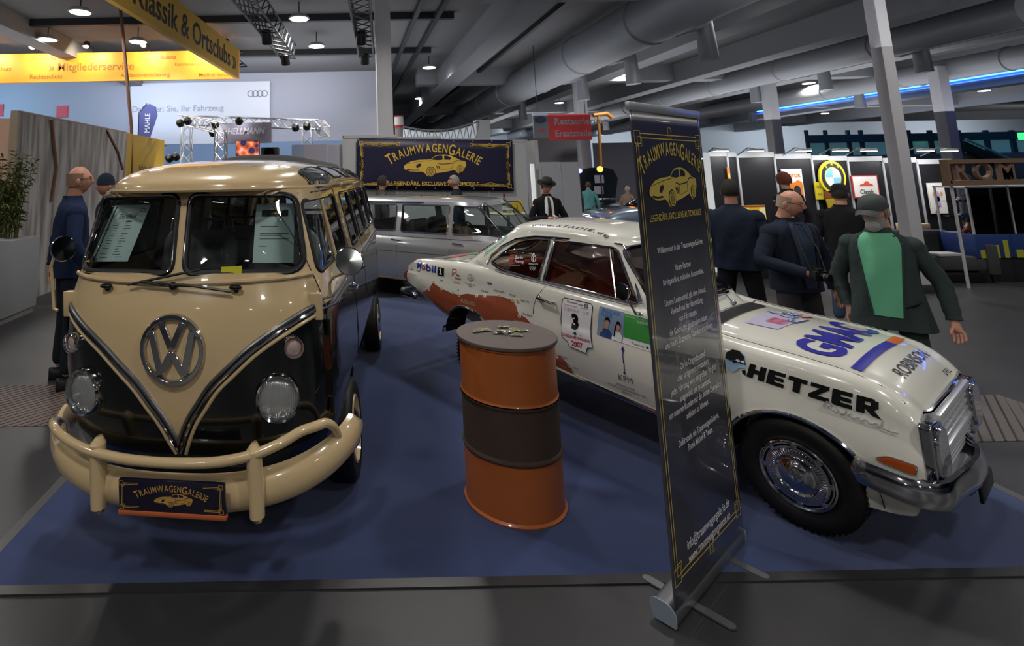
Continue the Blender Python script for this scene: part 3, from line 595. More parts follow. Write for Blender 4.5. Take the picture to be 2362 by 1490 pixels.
for k, (x0, x1, y0, Y_, lb) in enumerate(((1246, 1289, 374, 10.6, 'tall grey partition panel right behind the man in the hat'), (1291, 1334, 374, 10.6, 'tall grey partition panel right of the man in the hat'))):
    t = thing('grey_partition', lb, 'partition', (0, 0, 0)); panel('panel', x0, y0, x1, 600, Y_, mat('locker_grey', 'a4a6ae', rough=.35), .05, t, toz=0); panel('edge', x0 - 1.5, y0, x0 + 1, 600, Y_ - .01, M_BPOST, .07, t, toz=0)
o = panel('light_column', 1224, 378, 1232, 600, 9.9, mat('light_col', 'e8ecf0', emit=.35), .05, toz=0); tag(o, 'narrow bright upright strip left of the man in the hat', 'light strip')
o = panel('far_partition', 1220, 320, 1350, 500, 24, mat('far_grey', '6e6c70'), .1, toz=0); tag(o, 'dark grey wall far behind the red sign', 'wall panel')
o = panel('far_partition', 1368, 330, 1480, 500, 27, mat('far_grey2', '86868c'), .1, toz=0); tag(o, 'pale wall far behind the car with the open bonnet', 'wall panel')
t = thing('orange_crane', 'orange workshop crane high behind the red sign', 'crane', at(1385, 420, 22.6).xy.to_3d()); o_ = t.location; M = MB()
M.tube([Vector((0, 0, 0)), at(1380, 262, 22.6) - o_], .06, 8); M.obj('mast', mat('crane_orange', 'b87828', rough=.5), t); MB().tube([at(1368, 266, 22.6) - o_, at(1400, 262, 22.6) - o_, at(1412, 272, 22.6) - o_], .09, 8).obj('boom', mat('crane_orange', 'b87828'), t)
o = MB().ball((0, 0, 0), .09).obj('warning_lamp', mat('amber_lamp', 'ff9a30', emit=6)); o.location = at(1384, 390, 16.6); MB().tube([(0, 0, -.08), (0, 0, -at(1384, 390, 16.6).z)], .02, 6).obj('post', M_STEEL, o); tag(o, 'glowing amber lamp left of the open dark bonnet', 'lamp')
o = MB().ball((0, 0, 0), .07).obj('blue_lamp', mat('blue_lampm', '5050ff', emit=14)); o.location = at(1337, 394, 16); MB().tube([(0, 0, -.06), (0, 0, -at(1337, 394, 16).z)], .02, 6).obj('post', M_STEEL, o); tag(o, 'small glowing blue lamp beside the grey partition', 'lamp')
# ------------------------------------------------------------------ the split-windscreen bus
BUS = thing('camper_bus', 'cream and black split-windscreen bus with a chrome round emblem, front left of the picture', 'bus', (-.86, 2.774, .008), -.117)
def bw_(p): return Vector((p[0] - .06 * p[2], p[1] - .02 * p[2], p[2]))
def BM(): return MB(bw_)
BWid = [(.30, .66), (.40, .71), (.5, .745), (.65, .785), (.9, .80), (1.22, .795), (1.42, .765), (1.87, .675)]
BNose = [(.30, .22), (.40, .18), (.5, .135), (.65, .09), (.9, .065), (1.1, .07), (1.25, .095), (1.38, .14), (1.87, .30)]
BL_, BD, BN = 4.55, .50, 2.7
def bplan(x, z):           # depth of the front skin at lateral x, height z
    W = smo(BWid, z); q = min(1, abs(x) / W); return smo(BNose, z) + BD * (1 - (1 - q**BN)**(1 / BN))
def bside(y, z):           # lateral of the side skin
    W = smo(BWid, z); yf = smo(BNose, z)
    if y >= yf + BD: 
        if y > BL_ - .45: q = min(1, (y - BL_ + .45) / .45); return W * (1 - q**3)**(1 / 3)
        return W
    q = max(0, 1 - (y - yf) / BD); return W * (1 - q**BN)**(1 / BN)
def bring(z):
    W = smo(BWid, z); yf = smo(BNose, z); P = []; NF = 40
    for i in range(NF + 1):
        a = -PI / 2 + PI * i / NF; s = sin(a); c = abs(cos(a)); P.append((W * math.copysign(abs(s)**(2 / BN), s), yf + BD * (1 - c**(2 / BN))))
    ys = [yf + BD + (BL_ - .45 - yf - BD) * k / 26 for k in range(1, 27)]
    P += [(W, y) for y in ys]
    NR = 20
    for i in range(1, NR):
        a = PI / 2 - PI * i / NR; s = sin(a); c = abs(cos(a)); P.append((W * math.copysign(abs(s)**(2 / 3), s), BL_ - .45 + .45 * c**(2 / 3)))
    P += [(-W, y) for y in reversed(ys)]
    return P
ZS = [.30, .36, .44, .5, .57, .65, .75, .9, 1.05, 1.18, 1.25, 1.31, 1.38, 1.42, 1.5, 1.6, 1.7, 1.8, 1.87]
M_BUS = mat('bus_two_tone_paint', 'ccb389', rough=.22, coat=1.); nt = M_BUS.node_tree; b = nt.nodes['Principled BSDF']
tc = nt.nodes.new('ShaderNodeTexCoord'); sx = nt.nodes.new('ShaderNodeSeparateXYZ'); nt.links.new(tc.outputs['Object'], sx.inputs[0])
def mth(op, a, b_=None, c=None):
    m = nt.nodes.new('ShaderNodeMath'); m.operation = op
    for i, v in enumerate((a, b_, c)):
        if v is None: continue
        if isinstance(v, (int, float)): m.inputs[i].default_value = v
        else: nt.links.new(v, m.inputs[i])
    return m.outputs[0]
VPTS = [(0, .56), (.045, .66), (.08, .725), (.135, .80), (.20, .885), (.30, .975), (.41, 1.065), (.55, 1.15), (.687, 1.215), (.80, 1.25)]
xa = mth('ABSOLUTE', mth('MULTIPLY_ADD', sx.outputs[2], .06, sx.outputs[0])); fc = nt.nodes.new('ShaderNodeFloatCurve'); cm = fc.mapping; cv = cm.curves[0]
cv.points[0].location = (0, VPTS[0][1] / 1.5); cv.points[1].location = (1, VPTS[-1][1] / 1.5)
for x_, z_ in VPTS[1:-1]: cv.points.new(x_ / .8, z_ / 1.5)
cm.update(); nt.links.new(mth('DIVIDE', xa, .8), fc.inputs['Value']); zt_ = mth('MULTIPLY', fc.outputs[0], 1.5)
side = mth('GREATER_THAN', sx.outputs[1], .52); thr = mth('ADD', mth('MULTIPLY', zt_, mth('SUBTRACT', 1, side)), mth('MULTIPLY', 1.25, side))
up = mth('GREATER_THAN', sx.outputs[2], thr); mx = nt.nodes.new('ShaderNodeMix'); mx.data_type = 'RGBA'; nt.links.new(up, mx.inputs[0]); mx.inputs[6].default_value = lin('060b0b'); mx.inputs[7].default_value = lin('ccb389'); nt.links.new(mx.outputs[2], b.inputs['Base Color'])
M_CREAM = mat('cream_paint', 'ccb389', rough=.22, coat=1.)
M = BM(); R_ = [bring(z) for z in ZS]; k = len(R_[0]); M.add([(x, y, z) for P, z in zip(R_, ZS) for x, y in P], [(i * k + j, i * k + (j + 1) % k, (i + 1) * k + (j + 1) % k, (i + 1) * k + j) for i in range(len(ZS) - 1) for j in range(k)])
shell = M.obj('body_shell', [M_BUS], BUS, smooth=0)
apply_mod(shell, 'SOLIDIFY', thickness=.028, offset=-1)
# check that the solid went inwards
def cutter(outline, ax, a, b):
    M = BM(); P = [((p[0], a, p[1]) if ax == 'y' else (a, p[0], p[1])) for p in outline]; M.prism(P, (0, b - a, 0) if ax == 'y' else (b - a, 0, 0)); o = M.obj('c', BLACK, BUS, smooth=0); return o
WF = rpoly([(.035, 1.437), (.665, 1.425), (.605, 1.838), (.035, 1.850)], [.05, .09, .07, .06], 6)
WFm = [(-x, z) for x, z in reversed(WF)]
SIDEW = [[(.40, 1.40), (1.40, 1.40), (1.42, 1.80), (.50, 1.80)], [(1.72, 1.375), (2.28, 1.375), (2.28, 1.80), (1.72, 1.80)], [(2.42, 1.375), (3.0, 1.375), (3.0, 1.80), (2.42, 1.80)], [(3.12, 1.375), (3.68, 1.375), (3.68, 1.80), (3.12, 1.80)], [(3.80, 1.375), (4.22, 1.375), (4.22, 1.80), (3.80, 1.80)]]
SO = [rpoly(w, .05, 4) for w in SIDEW]
RW = rrect(-.45, 1.42, .45, 1.78, .08)
cs = [cutter(WF, 'y', -.3, 1.1), cutter(WFm, 'y', -.3, 1.1), cutter(RW, 'y', 3.9, 4.9)]
for s in SO: cs.append(cutter(s, 'x', -1.2, 1.2))
arch = lambda yc, r: [(yc + r * cos(a * PI / 14), max(.2, .28 + r * 1.08 * sin(a * PI / 14))) for a in range(15)] + [(yc - r, .1), (yc + r, .1)]
for yc in (1.02, 3.52): cs.append(cutter(arch(yc, .36), 'x', .45, 1.2)); cs.append(cutter(arch(yc, .36), 'x', -1.2, -.45))
cut(shell, cs)
# roof
ZG = 1.87
def roof(x_, y_):
    """height over the gutter for lateral fraction and length fraction in -1..1"""
    return max(0., 1 - abs(x_)**2.5) ** .5
RY0, RY1 = -.02, BL_ + .0
def rplan(a):     # outline point of the roof edge at angle a; front is blunt
    c, s = cos(a), sin(a); n_ = 3.4; X = .705 * math.copysign(abs(c)**(2 / n_), c); Yc = (BL_ + .245) / 2; hy = (BL_ - .245) / 2 + .02; return X, Yc + hy * math.copysign(abs(s)**(2 / (n_ + .8)), s)
def rpt(u, v):     # u around, v 0 edge .. 1 crown
    a = 2 * PI * u; X, Yv = rplan(a); r = cos(v * PI / 2); Yc = (BL_ + .245) / 2; rr = r**.78
    return (X * rr, Yc + (Yv - Yc) * (r**.55), ZG + .205 * sin(v * PI / 2)**.95 + .012 * (1 if r > .4 else 1))
M = BM(); M.grid(rpt, 96, 18, cu=True); rf = M.obj('roof', M_CREAM, BUS)
rf_b = None
def rim(dz, o_, r_, name, m_):
    M = BM(); M.tube([((1 + o_) * rplan(2 * PI * i / 96)[0], (BL_ + .245) / 2 + (1 + o_ * .3) * (rplan(2 * PI * i / 96)[1] - (BL_ + .245) / 2), ZG + dz) for i in range(96)], r_, 6, closed=True); return M.obj(name, m_, BUS)
rim(.008, .022, .013, 'rain_gutter', M_CREAM)
dgt = bpy.context.evaluated_depsgraph_get()
def bvh(o): return BVHTree.FromPolygons([v.co.copy() for v in o.data.vertices], [list(p.vertices) for p in o.data.polygons])
rb = bvh(rf)
def onroof(x, y, off=.004):
    h = rb.ray_cast(Vector((x, y, 4)), Vector((0, 0, -1)))
    return (h[0] + h[1] * (off if h[1].z > 0 else -off)) if h[0] else Vector((x, y, ZG))
# skylights along both roof flanks: flush dark panes with chrome surrounds
sky = [(.78, 1.34), (1.46, 2.02), (2.16, 2.74), (2.90, 3.46)]
for sgn in (1, -1):
    for (y0, y1) in sky:
        q = rrect(0, 0, 1, 1, .22, 4)
        def sk(u, v, off): return onroof(sgn * (.692 - .125 * v) - .06 * 2.0, y0 + (y1 - y0) * u - .10 * v, off)
        M = MB(); rows = 7; G = [[sk(.04 + .92 * i / 9, .04 + .92 * j / rows, .006) for j in range(rows + 1)] for i in range(10)]
        M.add([p for r in G for p in r], [(i * (rows + 1) + j, (i + 1) * (rows + 1) + j, (i + 1) * (rows + 1) + j + 1, i * (rows + 1) + j + 1) for i in range(9) for j in range(rows)])
        w = M.obj('skylight_window', mat('skylight_glass', '3a4240', rough=.05, coat=1), BUS)
        M = MB(); M.tube([sk(a, b_, .004) for a, b_ in q], .0075, 6, closed=True); M.obj('window_rubber', RUBBER, w)
# folded sunroof cloth
M = MB()
def cl(u, v):
    y = 1.75 + u * 2.5; x = (v - .5) * .98 - .12; p = onroof(x, y, .0); h = (.05 if u < .12 else .045) * sin(PI * min(1, v * 1.0))**.25 * min(1, u / .05) * min(1, (1 - u) / .03)
    return p + Vector((0, 0, h + .006 * sin(u * 20) * sin(PI * v)))
M.grid(cl, 40, 16); M.obj('sunroof_cloth', mat('sunroof_canvas', '1f2122', rough=.85, bump=.2, bscale=80), BUS)
# glazing with rubber frames and chrome lines
def fr(P2, fn, name_, r1=.019, chrome=True, par=None):
    pts = [fn(*p) for p in P2]; g = BM(); pane(g, P2, fn); w = g.obj(name_, GLASS, par or BUS, smooth=60)
    M = BM(); M.tube(pts, r1, 8, closed=True); f_ = M.obj('window_rubber', RUBBER, w)
    if chrome: M = BM(); M.tube([Vector(p) + chrome for p in pts], .0055, 6, closed=True); M.obj('chrome_line', CHROME, w)
    return w
fr(WF, lambda x, z: (x, bplan(x, z) + .008, z), 'windscreen', chrome=Vector((0, -.02, 0))); fr(WFm, lambda x, z: (x, bplan(x, z) + .008, z), 'windscreen', chrome=Vector((0, -.02, 0)))
fr(RW, lambda x, z: (x, BL_ - .02, z), 'rear_window', chrome=None)
for s in (1, -1):
    for k, so in enumerate(SO):
        fr(so, lambda y, z: (s * (bside(y, z) - .006), y, z), 'door_window' if k == 0 else 'side_window', .014, chrome=Vector((s * .014, 0, 0)) if k else None)
    M = BM(); M.tube([(s * (bside(.86, z) + .002), .84 + .02 * (z - 1.4), z) for z in (1.41, 1.6, 1.79)], .011, 8); M.obj('vent_window_bar', M_CREAM, BUS)
# seams
def seam(pts, r=.0035, name_='door_seam'): M = BM(); M.tube(pts, r, 5); return M.obj(name_, BLACK, BUS)
for s in (1, -1):
    seam([(s * (bside(.36, z) + .0005), .36, z) for z in (.45, .6, .8, 1.0, 1.2, 1.3, 1.38, 1.5, 1.65, 1.84)]); seam([(s * (bside(1.48, z) + .0005), 1.48, z) for z in (.62, .8, 1.0, 1.25, 1.38, 1.5, 1.84)])
    seam([(s * (bside(.36 + k * .14, 1.845) + .0005), .36 + k * .14, 1.845) for k in range(9)]); seam([(s * (bside(2.35, z) + .0005), 2.35, z) for z in (.5, .9, 1.25, 1.34)])
    M = BM()
    for dz, r in ((.012, .010), (-.035, .010)): M.tube([(s * (bside(.30 + k * .17, 1.25 + dz) + .004), .30 + k * .17, 1.25 + dz) for k in range(26) if .3 + k * .17 < BL_ - .2], r, 6)
    M.obj('belt_moulding', SATIN, BUS)
# windscreen ledge crease and V mouldings
VS = VPTS[:-1] + [(.72, 1.228)]
def vline(off, s, r, m_, nm, dy=.004, par=None):
    P = []
    for i in range(33):
        x = .72 * (i / 32)**1.25; z = smo(VPTS, x); x2 = smo(VPTS, x + .01); dx, dz = .01, x2 - z; L = math.hypot(dx, dz) or 1; X, Z = x - dz / L * off, z + dx / L * off
        P.append((s * max(0, X), bplan(max(0, X), Z) - dy, Z))
    M = BM(); M.tube(P, r, 8); return M.obj(nm, m_, par or BUS)
for s in (1, -1):
    vl = vline(.0, s, .012, CHROME, 'v_moulding', .004); vline(.021, s, .012, SATIN, 'v_moulding_outer', .003, par=vl); vline(.0105, s, .0055, BLACK, 'v_moulding_gap', .012, par=vl)
    vline(-.028, s, .011, M_CREAM, 'v_cream_band', -.004, par=vl)
M = BM(); M.tube([(x * .05, bplan(x * .05, 1.385) - .002, 1.385 + .02 * abs(x / 14)) for x in range(-14, 15)], .013, 8); M.obj('windscreen_ledge', M_CREAM, BUS)
# emblem
def onf(x, z, off=.0): return Vector((x, bplan(x, z) - off, z))
EZ, ER = 1.072, .176
em = thing('e', '', ''); bpy.data.objects.remove(em)
def ring(R, r, flat, n_=64): return [onf(R * sin(2 * PI * i / n_), EZ + R * cos(2 * PI * i / n_), .012) for i in range(n_)]
M = BM()
def ringband(r0, r1, y0, y1):
    n_ = 64; vs_ = []; fs = []
    for i in range(n_):
        a = 2 * PI * i / n_
        for r, y in ((r0, y0), (r0 + .006, y1), (r1 - .006, y1), (r1, y0)): vs_.append(onf(0, EZ, y) + Vector((r * sin(a), bplan(r * sin(a), EZ + r * cos(a)) - bplan(0, EZ), r * cos(a))))
    for i in range(n_):
        j = (i + 1) % n_
        for q in range(4): fs.append((i * 4 + q, j * 4 + q, j * 4 + (q + 1) % 4, i * 4 + (q + 1) % 4))
    M.add(vs_, fs)
ringband(.142, ER, .0, .024)
def bar(x0, z0, x1, z1, w=.026): 
    a = onf(x0, EZ + z0, .016); b = onf(x1, EZ + z1, .016); M.tube([a, b], 0, flat=(.014, w))
def bar(x0, z0, x1, z1, w=.034):
    d = Vector((x1 - x0, z1 - z0)).normalized(); nx, nz = -d.y * w / 2, d.x * w / 2
    P = [(x0 + nx, z0 + nz), (x0 - nx, z0 - nz), (x1 - nx, z1 - nz), (x1 + nx, z1 + nz)]
    M.prism([onf(x, EZ + z, .0) for x, z in P], (0, -.022, 0))
for s in (-1, 1):
    bar(s * .060, .135, s * .004, .012); bar(s * .112, .095, s * .062, -.118); bar(s * .062, -.112, s * .0, -.012)
em = M.obj('round_emblem', CHROME, BUS, smooth=30); apply_mod(em, 'BEVEL', width=.003, segments=2, limit_method='ANGLE')
# lights
def flight(x, z, r, lensmat, name_, deep=.03, tilt=12):
    p = onf(x, z); nx = (bplan(x + .01, z) - bplan(x - .01, z)) / .02; d = Vector((nx * .75, -1, .05)).normalized()
    T = Matrix.Translation(p + d * -.01) @ d.to_track_quat('Z', 'Y').to_matrix().to_4x4()
    M = BM(); M.lathe([(r * 1.0, -.05), (r * 1.03, .012), (r * 1.0, .04), (r * .95, .052), (r * .88, .046), (r * .83, .02)], 40, T, caps=False); rg_ = M.obj(name_, CHROME, BUS)
    M = BM(); M.lathe([(r * .84, .022), (r * .75, .03), (r * .45, .040), (0, .043)], 40, T); l_ = M.obj('lens', lensmat, rg_)
    return rg_, T, r
M_LENS = mat('headlamp_glass', 'b8bcbc', rough=.08, coat=1, metal=.55)
nt = M_LENS.node_tree; wv = nt.nodes.new('ShaderNodeTexWave'); wv.inputs['Scale'].default_value = 38; wv.inputs['Distortion'].default_value = 1.2; tc = nt.nodes.new('ShaderNodeTexCoord'); bp = nt.nodes.new('ShaderNodeBump'); bp.inputs['Strength'].default_value = .6; bp.inputs['Distance'].default_value = .004
nt.links.new(tc.outputs['Object'], wv.inputs['Vector']); nt.links.new(wv.outputs['Fac'], bp.inputs['Height']); nt.links.new(bp.outputs['Normal'], nt.nodes['Principled BSDF'].inputs['Normal'])
for s in (1, -1):
    flight(s * .52, .832, .115, M_LENS, 'headlamp'); flight(s * .605, 1.068, .054, mat('indicator_lens', 'b09a94', rough=.25, coat=.6), 'front_indicator')
# wipers, washer nozzles
for s, a, b in ((-1, (-.02, 1.40), (-.36, 1.405)), (1, (.05, 1.395), (.34, 1.375))):
    pass
M = BM(); M.tube([onf(.0, 1.375, .03), onf(-.15, 1.40, .045), onf(-.18, 1.405, .045)], .006, 6); M.tube([onf(-.26, 1.385, .04), onf(.14, 1.462, .04)], .0075, 6); w = M.obj('wiper', mat('wiper_grey', '3a3a3c', rough=.35, metal=.5), BUS)
M = BM(); M.tube([onf(-.17, 1.40, .04), onf(.1, 1.385, .045), onf(.31, 1.355, .04)], .0075, 6); M.obj('wiper', mat('wiper_grey', '3a3a3c'), BUS)
M = BM(); M.ball(onf(-.005, 1.38, .03), .022); M.obj('wiper_pivot', BLACK, BUS)
for x in (-.40, .33): M = BM(); M.ball(onf(x, 1.372, .03), (.035, .02, .014)); M.ball(onf(x, 1.355, .012), .014); M.obj('washer_nozzle', BLACK, BUS)
# bumper
def bump(x_, z, off):      # bumper blade path, wider than the nose
    W = .845; q = min(1, abs(x_) / W); return -.03 - off + .50 * (1 - (1 - q**2.3)**(1 / 2.3)) 
prof = [(.0, -.085), (.022, -.08), (.045, -.05), (.052, 0), (.045, .05), (.022, .08), (0, .085), (-.014, .06), (-.02, 0), (-.014, -.06)]
def bl(t):
    a = -PI / 2 * .985 + PI * .985 * t; s = sin(a); X = .84 * math.copysign(abs(s)**(2 / 2.3), s); c = abs(cos(a)); Yv = .02 + .50 * (1 - c**(2 / 2.3)); zc = .425 + .13 * (abs(X) / .84)**3.2; return Vector((X, Yv, zc))
M = BM(); N_ = 60; vs_ = []; fs = []
for i in range(N_ + 1):
    p = bl(i / N_); t_ = (bl(min(1, i / N_ + .004)) - bl(max(0, i / N_ - .004))); t_.z = 0; t_.normalize(); nn = Vector((t_.y, -t_.x, 0)); k_ = 1 if 2 < i < N_ - 2 else .5 + .25 * min(i, N_ - i)
    for o_, h_ in prof: vs_.append(p + nn * o_ * 1.2 + Vector((0, 0, h_ * k_)))
k = len(prof)
for i in range(N_):
    for j in range(k): fs.append((i * k + j, i * k + (j + 1) % k, (i + 1) * k + (j + 1) % k, (i + 1) * k + j))
M.add(vs_, fs + [tuple(range(k)), tuple(range(N_ * k, N_ * k + k))[::-1]]); M.obj('bumper', M_CREAM, BUS)
for x, sl in ((.425, 0), (-.375, 0)):
    M = BM(); T = loc(x, .018, 0)
    for q in (0,): M.grid(lambda u, v: Vector(((.036 + .004 * sin(PI * v)) * cos(2 * PI * u) * (1 if .04 < v < .96 else .35), (-.045 + (-.030 * sin(2 * PI * u) - .055 * 0)) if False else (.02 - .085 * (.5 + .5 * sin(2 * PI * u))) * (1 if .03 < v < .97 else .6), .325 + .345 * v)), 20, 14, cu=True, T=T)
    M.lathe([(.0, .0), (.022, .002)], 8, T @ loc(0, -.02, .325), caps=False)
    o = M.obj('overrider', M_CREAM, BUS); bm = bmesh.new(); bm.from_mesh(o.data); bmesh.ops.holes_fill(bm, edges=[e for e in bm.edges if e.is_boundary]); bm.to_mesh(o.data); bm.free()
P = [(-.78, .335, .52), (-.79, .30, .585), (-.765, .21, .64), (-.70, .12, .652), (-.55, .03, .63), (-.36, -.035, .612), (-.15, -.06, .60), (0, -.065, .598), (.2, -.06, .603), (.40, -.03, .625), (.55, .02, .665), (.66, .09, .70), (.735, .16, .70), (.775, .22, .665), (.79, .27, .60), (.795, .30, .54)]
PP = []
for i in range(len(P) - 1):
    for q in range(5): PP.append(tuple(Vector([smo([(j, P[j][c]) for j in range(len(P))], i + q / 5) for c in range(3)])))
PP.append(P[-1]); M = BM(); M.tube(PP, .0235, 12); M.obj('bumper_rail', M_CREAM, BUS)
M = BM(); M.tube([(x * .06, bplan(x * .06, .42) - .012, .452 + .02 * (abs(x) / 11)**2) for x in range(-11, 12)], .02, 8); M.obj('lower_trim', mat('gloss_black', '0c0c0e', rough=.15, coat=1), BUS)
# plate on the bumper
t = BM(); t.box((-.225, -.085, .385), (.30, -.06, .525), .006); pl = t.obj('name_plate', mat('plate_navy', '151428', rough=.3, coat=.5), BUS)
M = BM(); M.box((-.23, -.09, .368), (.305, -.058, .392), .008); M.obj('plate_lip', mat('plate_orange', 'b05a34', rough=.4), pl)
M = BM(); M_GP = mat('plate_gold', 'b89048', rough=.4)
def pa(g, k_, dx=0, dz=0, y=-.087): put(M, g, lambda x, z: (.0375 + dx + x * k_, y, .459 + dz * .9 + z * k_ * .9))
pa(deco_frame(.49, .118, .0028, (.085, .06), False), 1); pa(arc_text('TRAUMWAGENGALERIE', .043, .40, 0, 0, bold=.012, caps=(0, 10), sx=.68), 1, 0, .040); bd, dk, rg = sports_car(); pa(bd, .095, .012, -.022, -.0872); M.obj('golden_print', M_GP, pl, smooth=0, fix=False)
M = BM(); pa(dk, .095, .012, -.022, -.0885); M.obj('car_cutout_print', M_NAVY, pl, smooth=0, fix=False)
M = BM(); pa(rg, .095, .012, -.022, -.0895); M.obj('wheel_print', M_GP, pl, smooth=0, fix=False)
# mirrors on brackets
for s in (1, -1):
    X = .80 if s > 0 else -.80; yb = .30
    M = BM(); M.box((s * (bside(yb, 1.24)) - .035, yb - .02, 1.17), (s * bside(yb, 1.24) + .035, yb + .03, 1.31), .006); br = M.obj('mirror_bracket', M_CREAM, BUS)
    if s > 0: P = [(.80, .31, 1.29), (.80, .30, 1.36), (.83, .28, 1.40), (.89, .22, 1.43), (.93, .20, 1.45)]; c_ = Vector((.935, .19, 1.495))
    else: P = [(-.80, .30, 1.20), (-.825, .30, 1.21), (-.83, .30, 1.30), (-.825, .28, 1.45), (-.79, .27, 1.53), (-.76, .27, 1.54)]; c_ = Vector((-.735, .26, 1.555))
    M = BM(); M.tube(P, .009, 8); M.obj('mirror_arm', M_CREAM if s < 0 else mat('arm_cream', 'b0a080', rough=.3), br)
    d = Vector((.15 if s > 0 else .86, -1 if s > 0 else -.5, .3 if s > 0 else 0)).normalized(); T = Matrix.Translation(c_) @ d.to_track_quat('Z', 'Y').to_matrix().to_4x4() @ Matrix.Diagonal((1, 1, 1, 1))
    M = BM(); M.lathe([(.0, -.02), (.05, -.016), (.072, 0), (.074, .006), (.068, .008)], 32, T, caps=False); hd = M.obj('mirror_head', CHROME, br); M = BM(); M.lathe([(.069, .0065), (0, .0085)], 32, T); M.obj('mirror_glass', mat('mirror_glass', (.5, .52, .52), rough=.12, metal=1), hd)
# door handles
for s in (1, -1):
    for y in (1.36, 2.15): M = BM(); M.tube([(s * (bside(y, 1.12) + .002), y, 1.14), (s * (bside(y, 1.12) + .035), y, 1.14), (s * (bside(y, 1.12) + .035), y - .11, 1.135)], .009, 8); M.ball((s * (bside(y, 1.12) + .004), y, 1.14), .02); M.obj('door_handle', CHROME, BUS)
for s in (1, -1):
    for z in (1.12, .72): M = BM(); M.tube([(s * bside(.35, z) + s * .008, .34, z - .04), (s * bside(.35, z) + s * .008, .34, z + .04)], .012, 8); M.obj('door_hinge', BLACK, BUS)
# wheels
def wheel(par, c, r, w, side, rimr, hubm, name='wheel', axis='x', warp=None, cover=None, tyre=None):
    """tyre, rim and hub cap; outer face towards side (+1/-1) of the axis"""
    T = Matrix.Translation(c) @ (rot('Y', 90 * side) if axis == 'x' else rot('X', -90 * side)); tm = tyre or RUBBER
    M = MB(warp); M.lathe([(rimr, -w * .95), (r * .93, -w * .98), (r, -w * .8), (r, -w * .2), (r * .985, -w * .1), (r * .93, 0), (r * .86, .006), (rimr * 1.08, .0), (rimr, -.01)], 56, T, caps=False); ty = M.obj(name, tm, par)
    M = MB(warp)
    for k_ in range(0): pass
    M.lathe([(rimr * 1.02, -.012), (rimr, .004), (rimr * .95, .006), (rimr * .90, -.018), (rimr * .62, -.03), (rimr * .60, -.02)], 48, T, caps=False); ri = M.obj('rim', cover or hubm, ty)
    M = MB(warp); M.lathe([(rimr * .62, -.022), (rimr * .60, -.005), (rimr * .45, .016), (rimr * .2, .026), (0, .028)], 40, T); M.obj('hub_cap', CHROME, ty); M = MB(warp); M.lathe([(rimr * .61, -.06), (0, -.06)], 24, T); M.obj('hub', BLACK, ty); return ty
for y in (1.02, 3.52):
    for s in (1, -1): wheel(BUS, (s * .79, y, .30), .30, .16, s, .195, M_CREAM, warp=bw_)
M = BM(); M.box((-.66, .6, .38), (.66, 4.3, .46)); M.box((-.5, .25, .40), (.5, .7, .46)); M.obj('floor_pan', BLACK, BUS)
# cabin: dash, steering wheel, seats, far seats, papers
M = BM(); M.grid(lambda u, v: ((u - .5) * 1.36, max(bplan((u - .5) * 1.36, 1.37), 0) + .04 + .20 * v, 1.385 - .03 * v * v - (.12 if v > .95 else 0)), 20, 8); M.obj('dashboard', mat('dash_grey', '4a4c46', rough=.5), BUS)
M = BM(); c_ = Vector((.38, .62, 1.37)); T = Matrix.Translation(c_) @ rot('X', -28); M.tube([(.20 * cos(a * PI / 16), .20 * sin(a * PI / 16), 0) for a in range(32)], .011, 8, closed=True, T=T); M.tube([(-.2, 0, 0), (0, 0, -.04), (.2, 0, 0)], .012, 6, T=T); M.lathe([(.04, -.05), (.04, -.02), (0, -.01)], 16, T); M.obj('steering_wheel', BLACK, BUS)
M_SEAT = mat('seat_leather', '74787a', rough=.4, coat=.1)
def seat(x0, x1, y, h=1.60, z0=1.0):
    n_ = max(3, int((x1 - x0) / .085)); M = BM()
    def q(u, v):
        a = 2 * PI * v; X = x0 + (x1 - x0) * u; e = min(1, min(u, 1 - u) * (x1 - x0) / .07)**.5; t = .055 * e * (1 + .10 * abs(sin(PI * u * n_))); zz = .5 * (h - z0); return (X, y + t * cos(a) * .9 + .06 * sin(a), z0 + zz + zz * (.6 + .4 * e) * sin(a)**1 if abs(sin(a)) < .98 else z0 + zz + zz * (.6 + .4 * e) * sin(a))
    M.grid(q, n_ * 8, 24, cv=True); bk = M.obj('seat_back', M_SEAT, BUS); M = BM(); M.box((x0, y - .45, .88), (x1, y, 1.02), .05, seg=3); M.obj('seat_cushion', M_SEAT, BUS)
    M = BM(); M.tube([(x0 + .04, y + .09, h - .02), (x0 + .06, y + .10, h + .075), (x1 - .06, y + .10, h + .075), (x1 - .04, y + .09, h - .02)], .011, 8); M.obj('grab_rail', CHROME, BUS)
seat(-.60, -.02, 1.18, 1.56); seat(.06, .60, 1.18, 1.56)
for y in (2.2, 3.1): seat(-.55, .55, y, 1.50)
def sheet(pts, nm, m_, par=BUS): M = BM(); M.prism(pts, (0, .002, 0)); return M.obj(nm, m_, par, smooth=0)
M_PAP = mat('paper_blue', 'c8dadc', rough=.7)
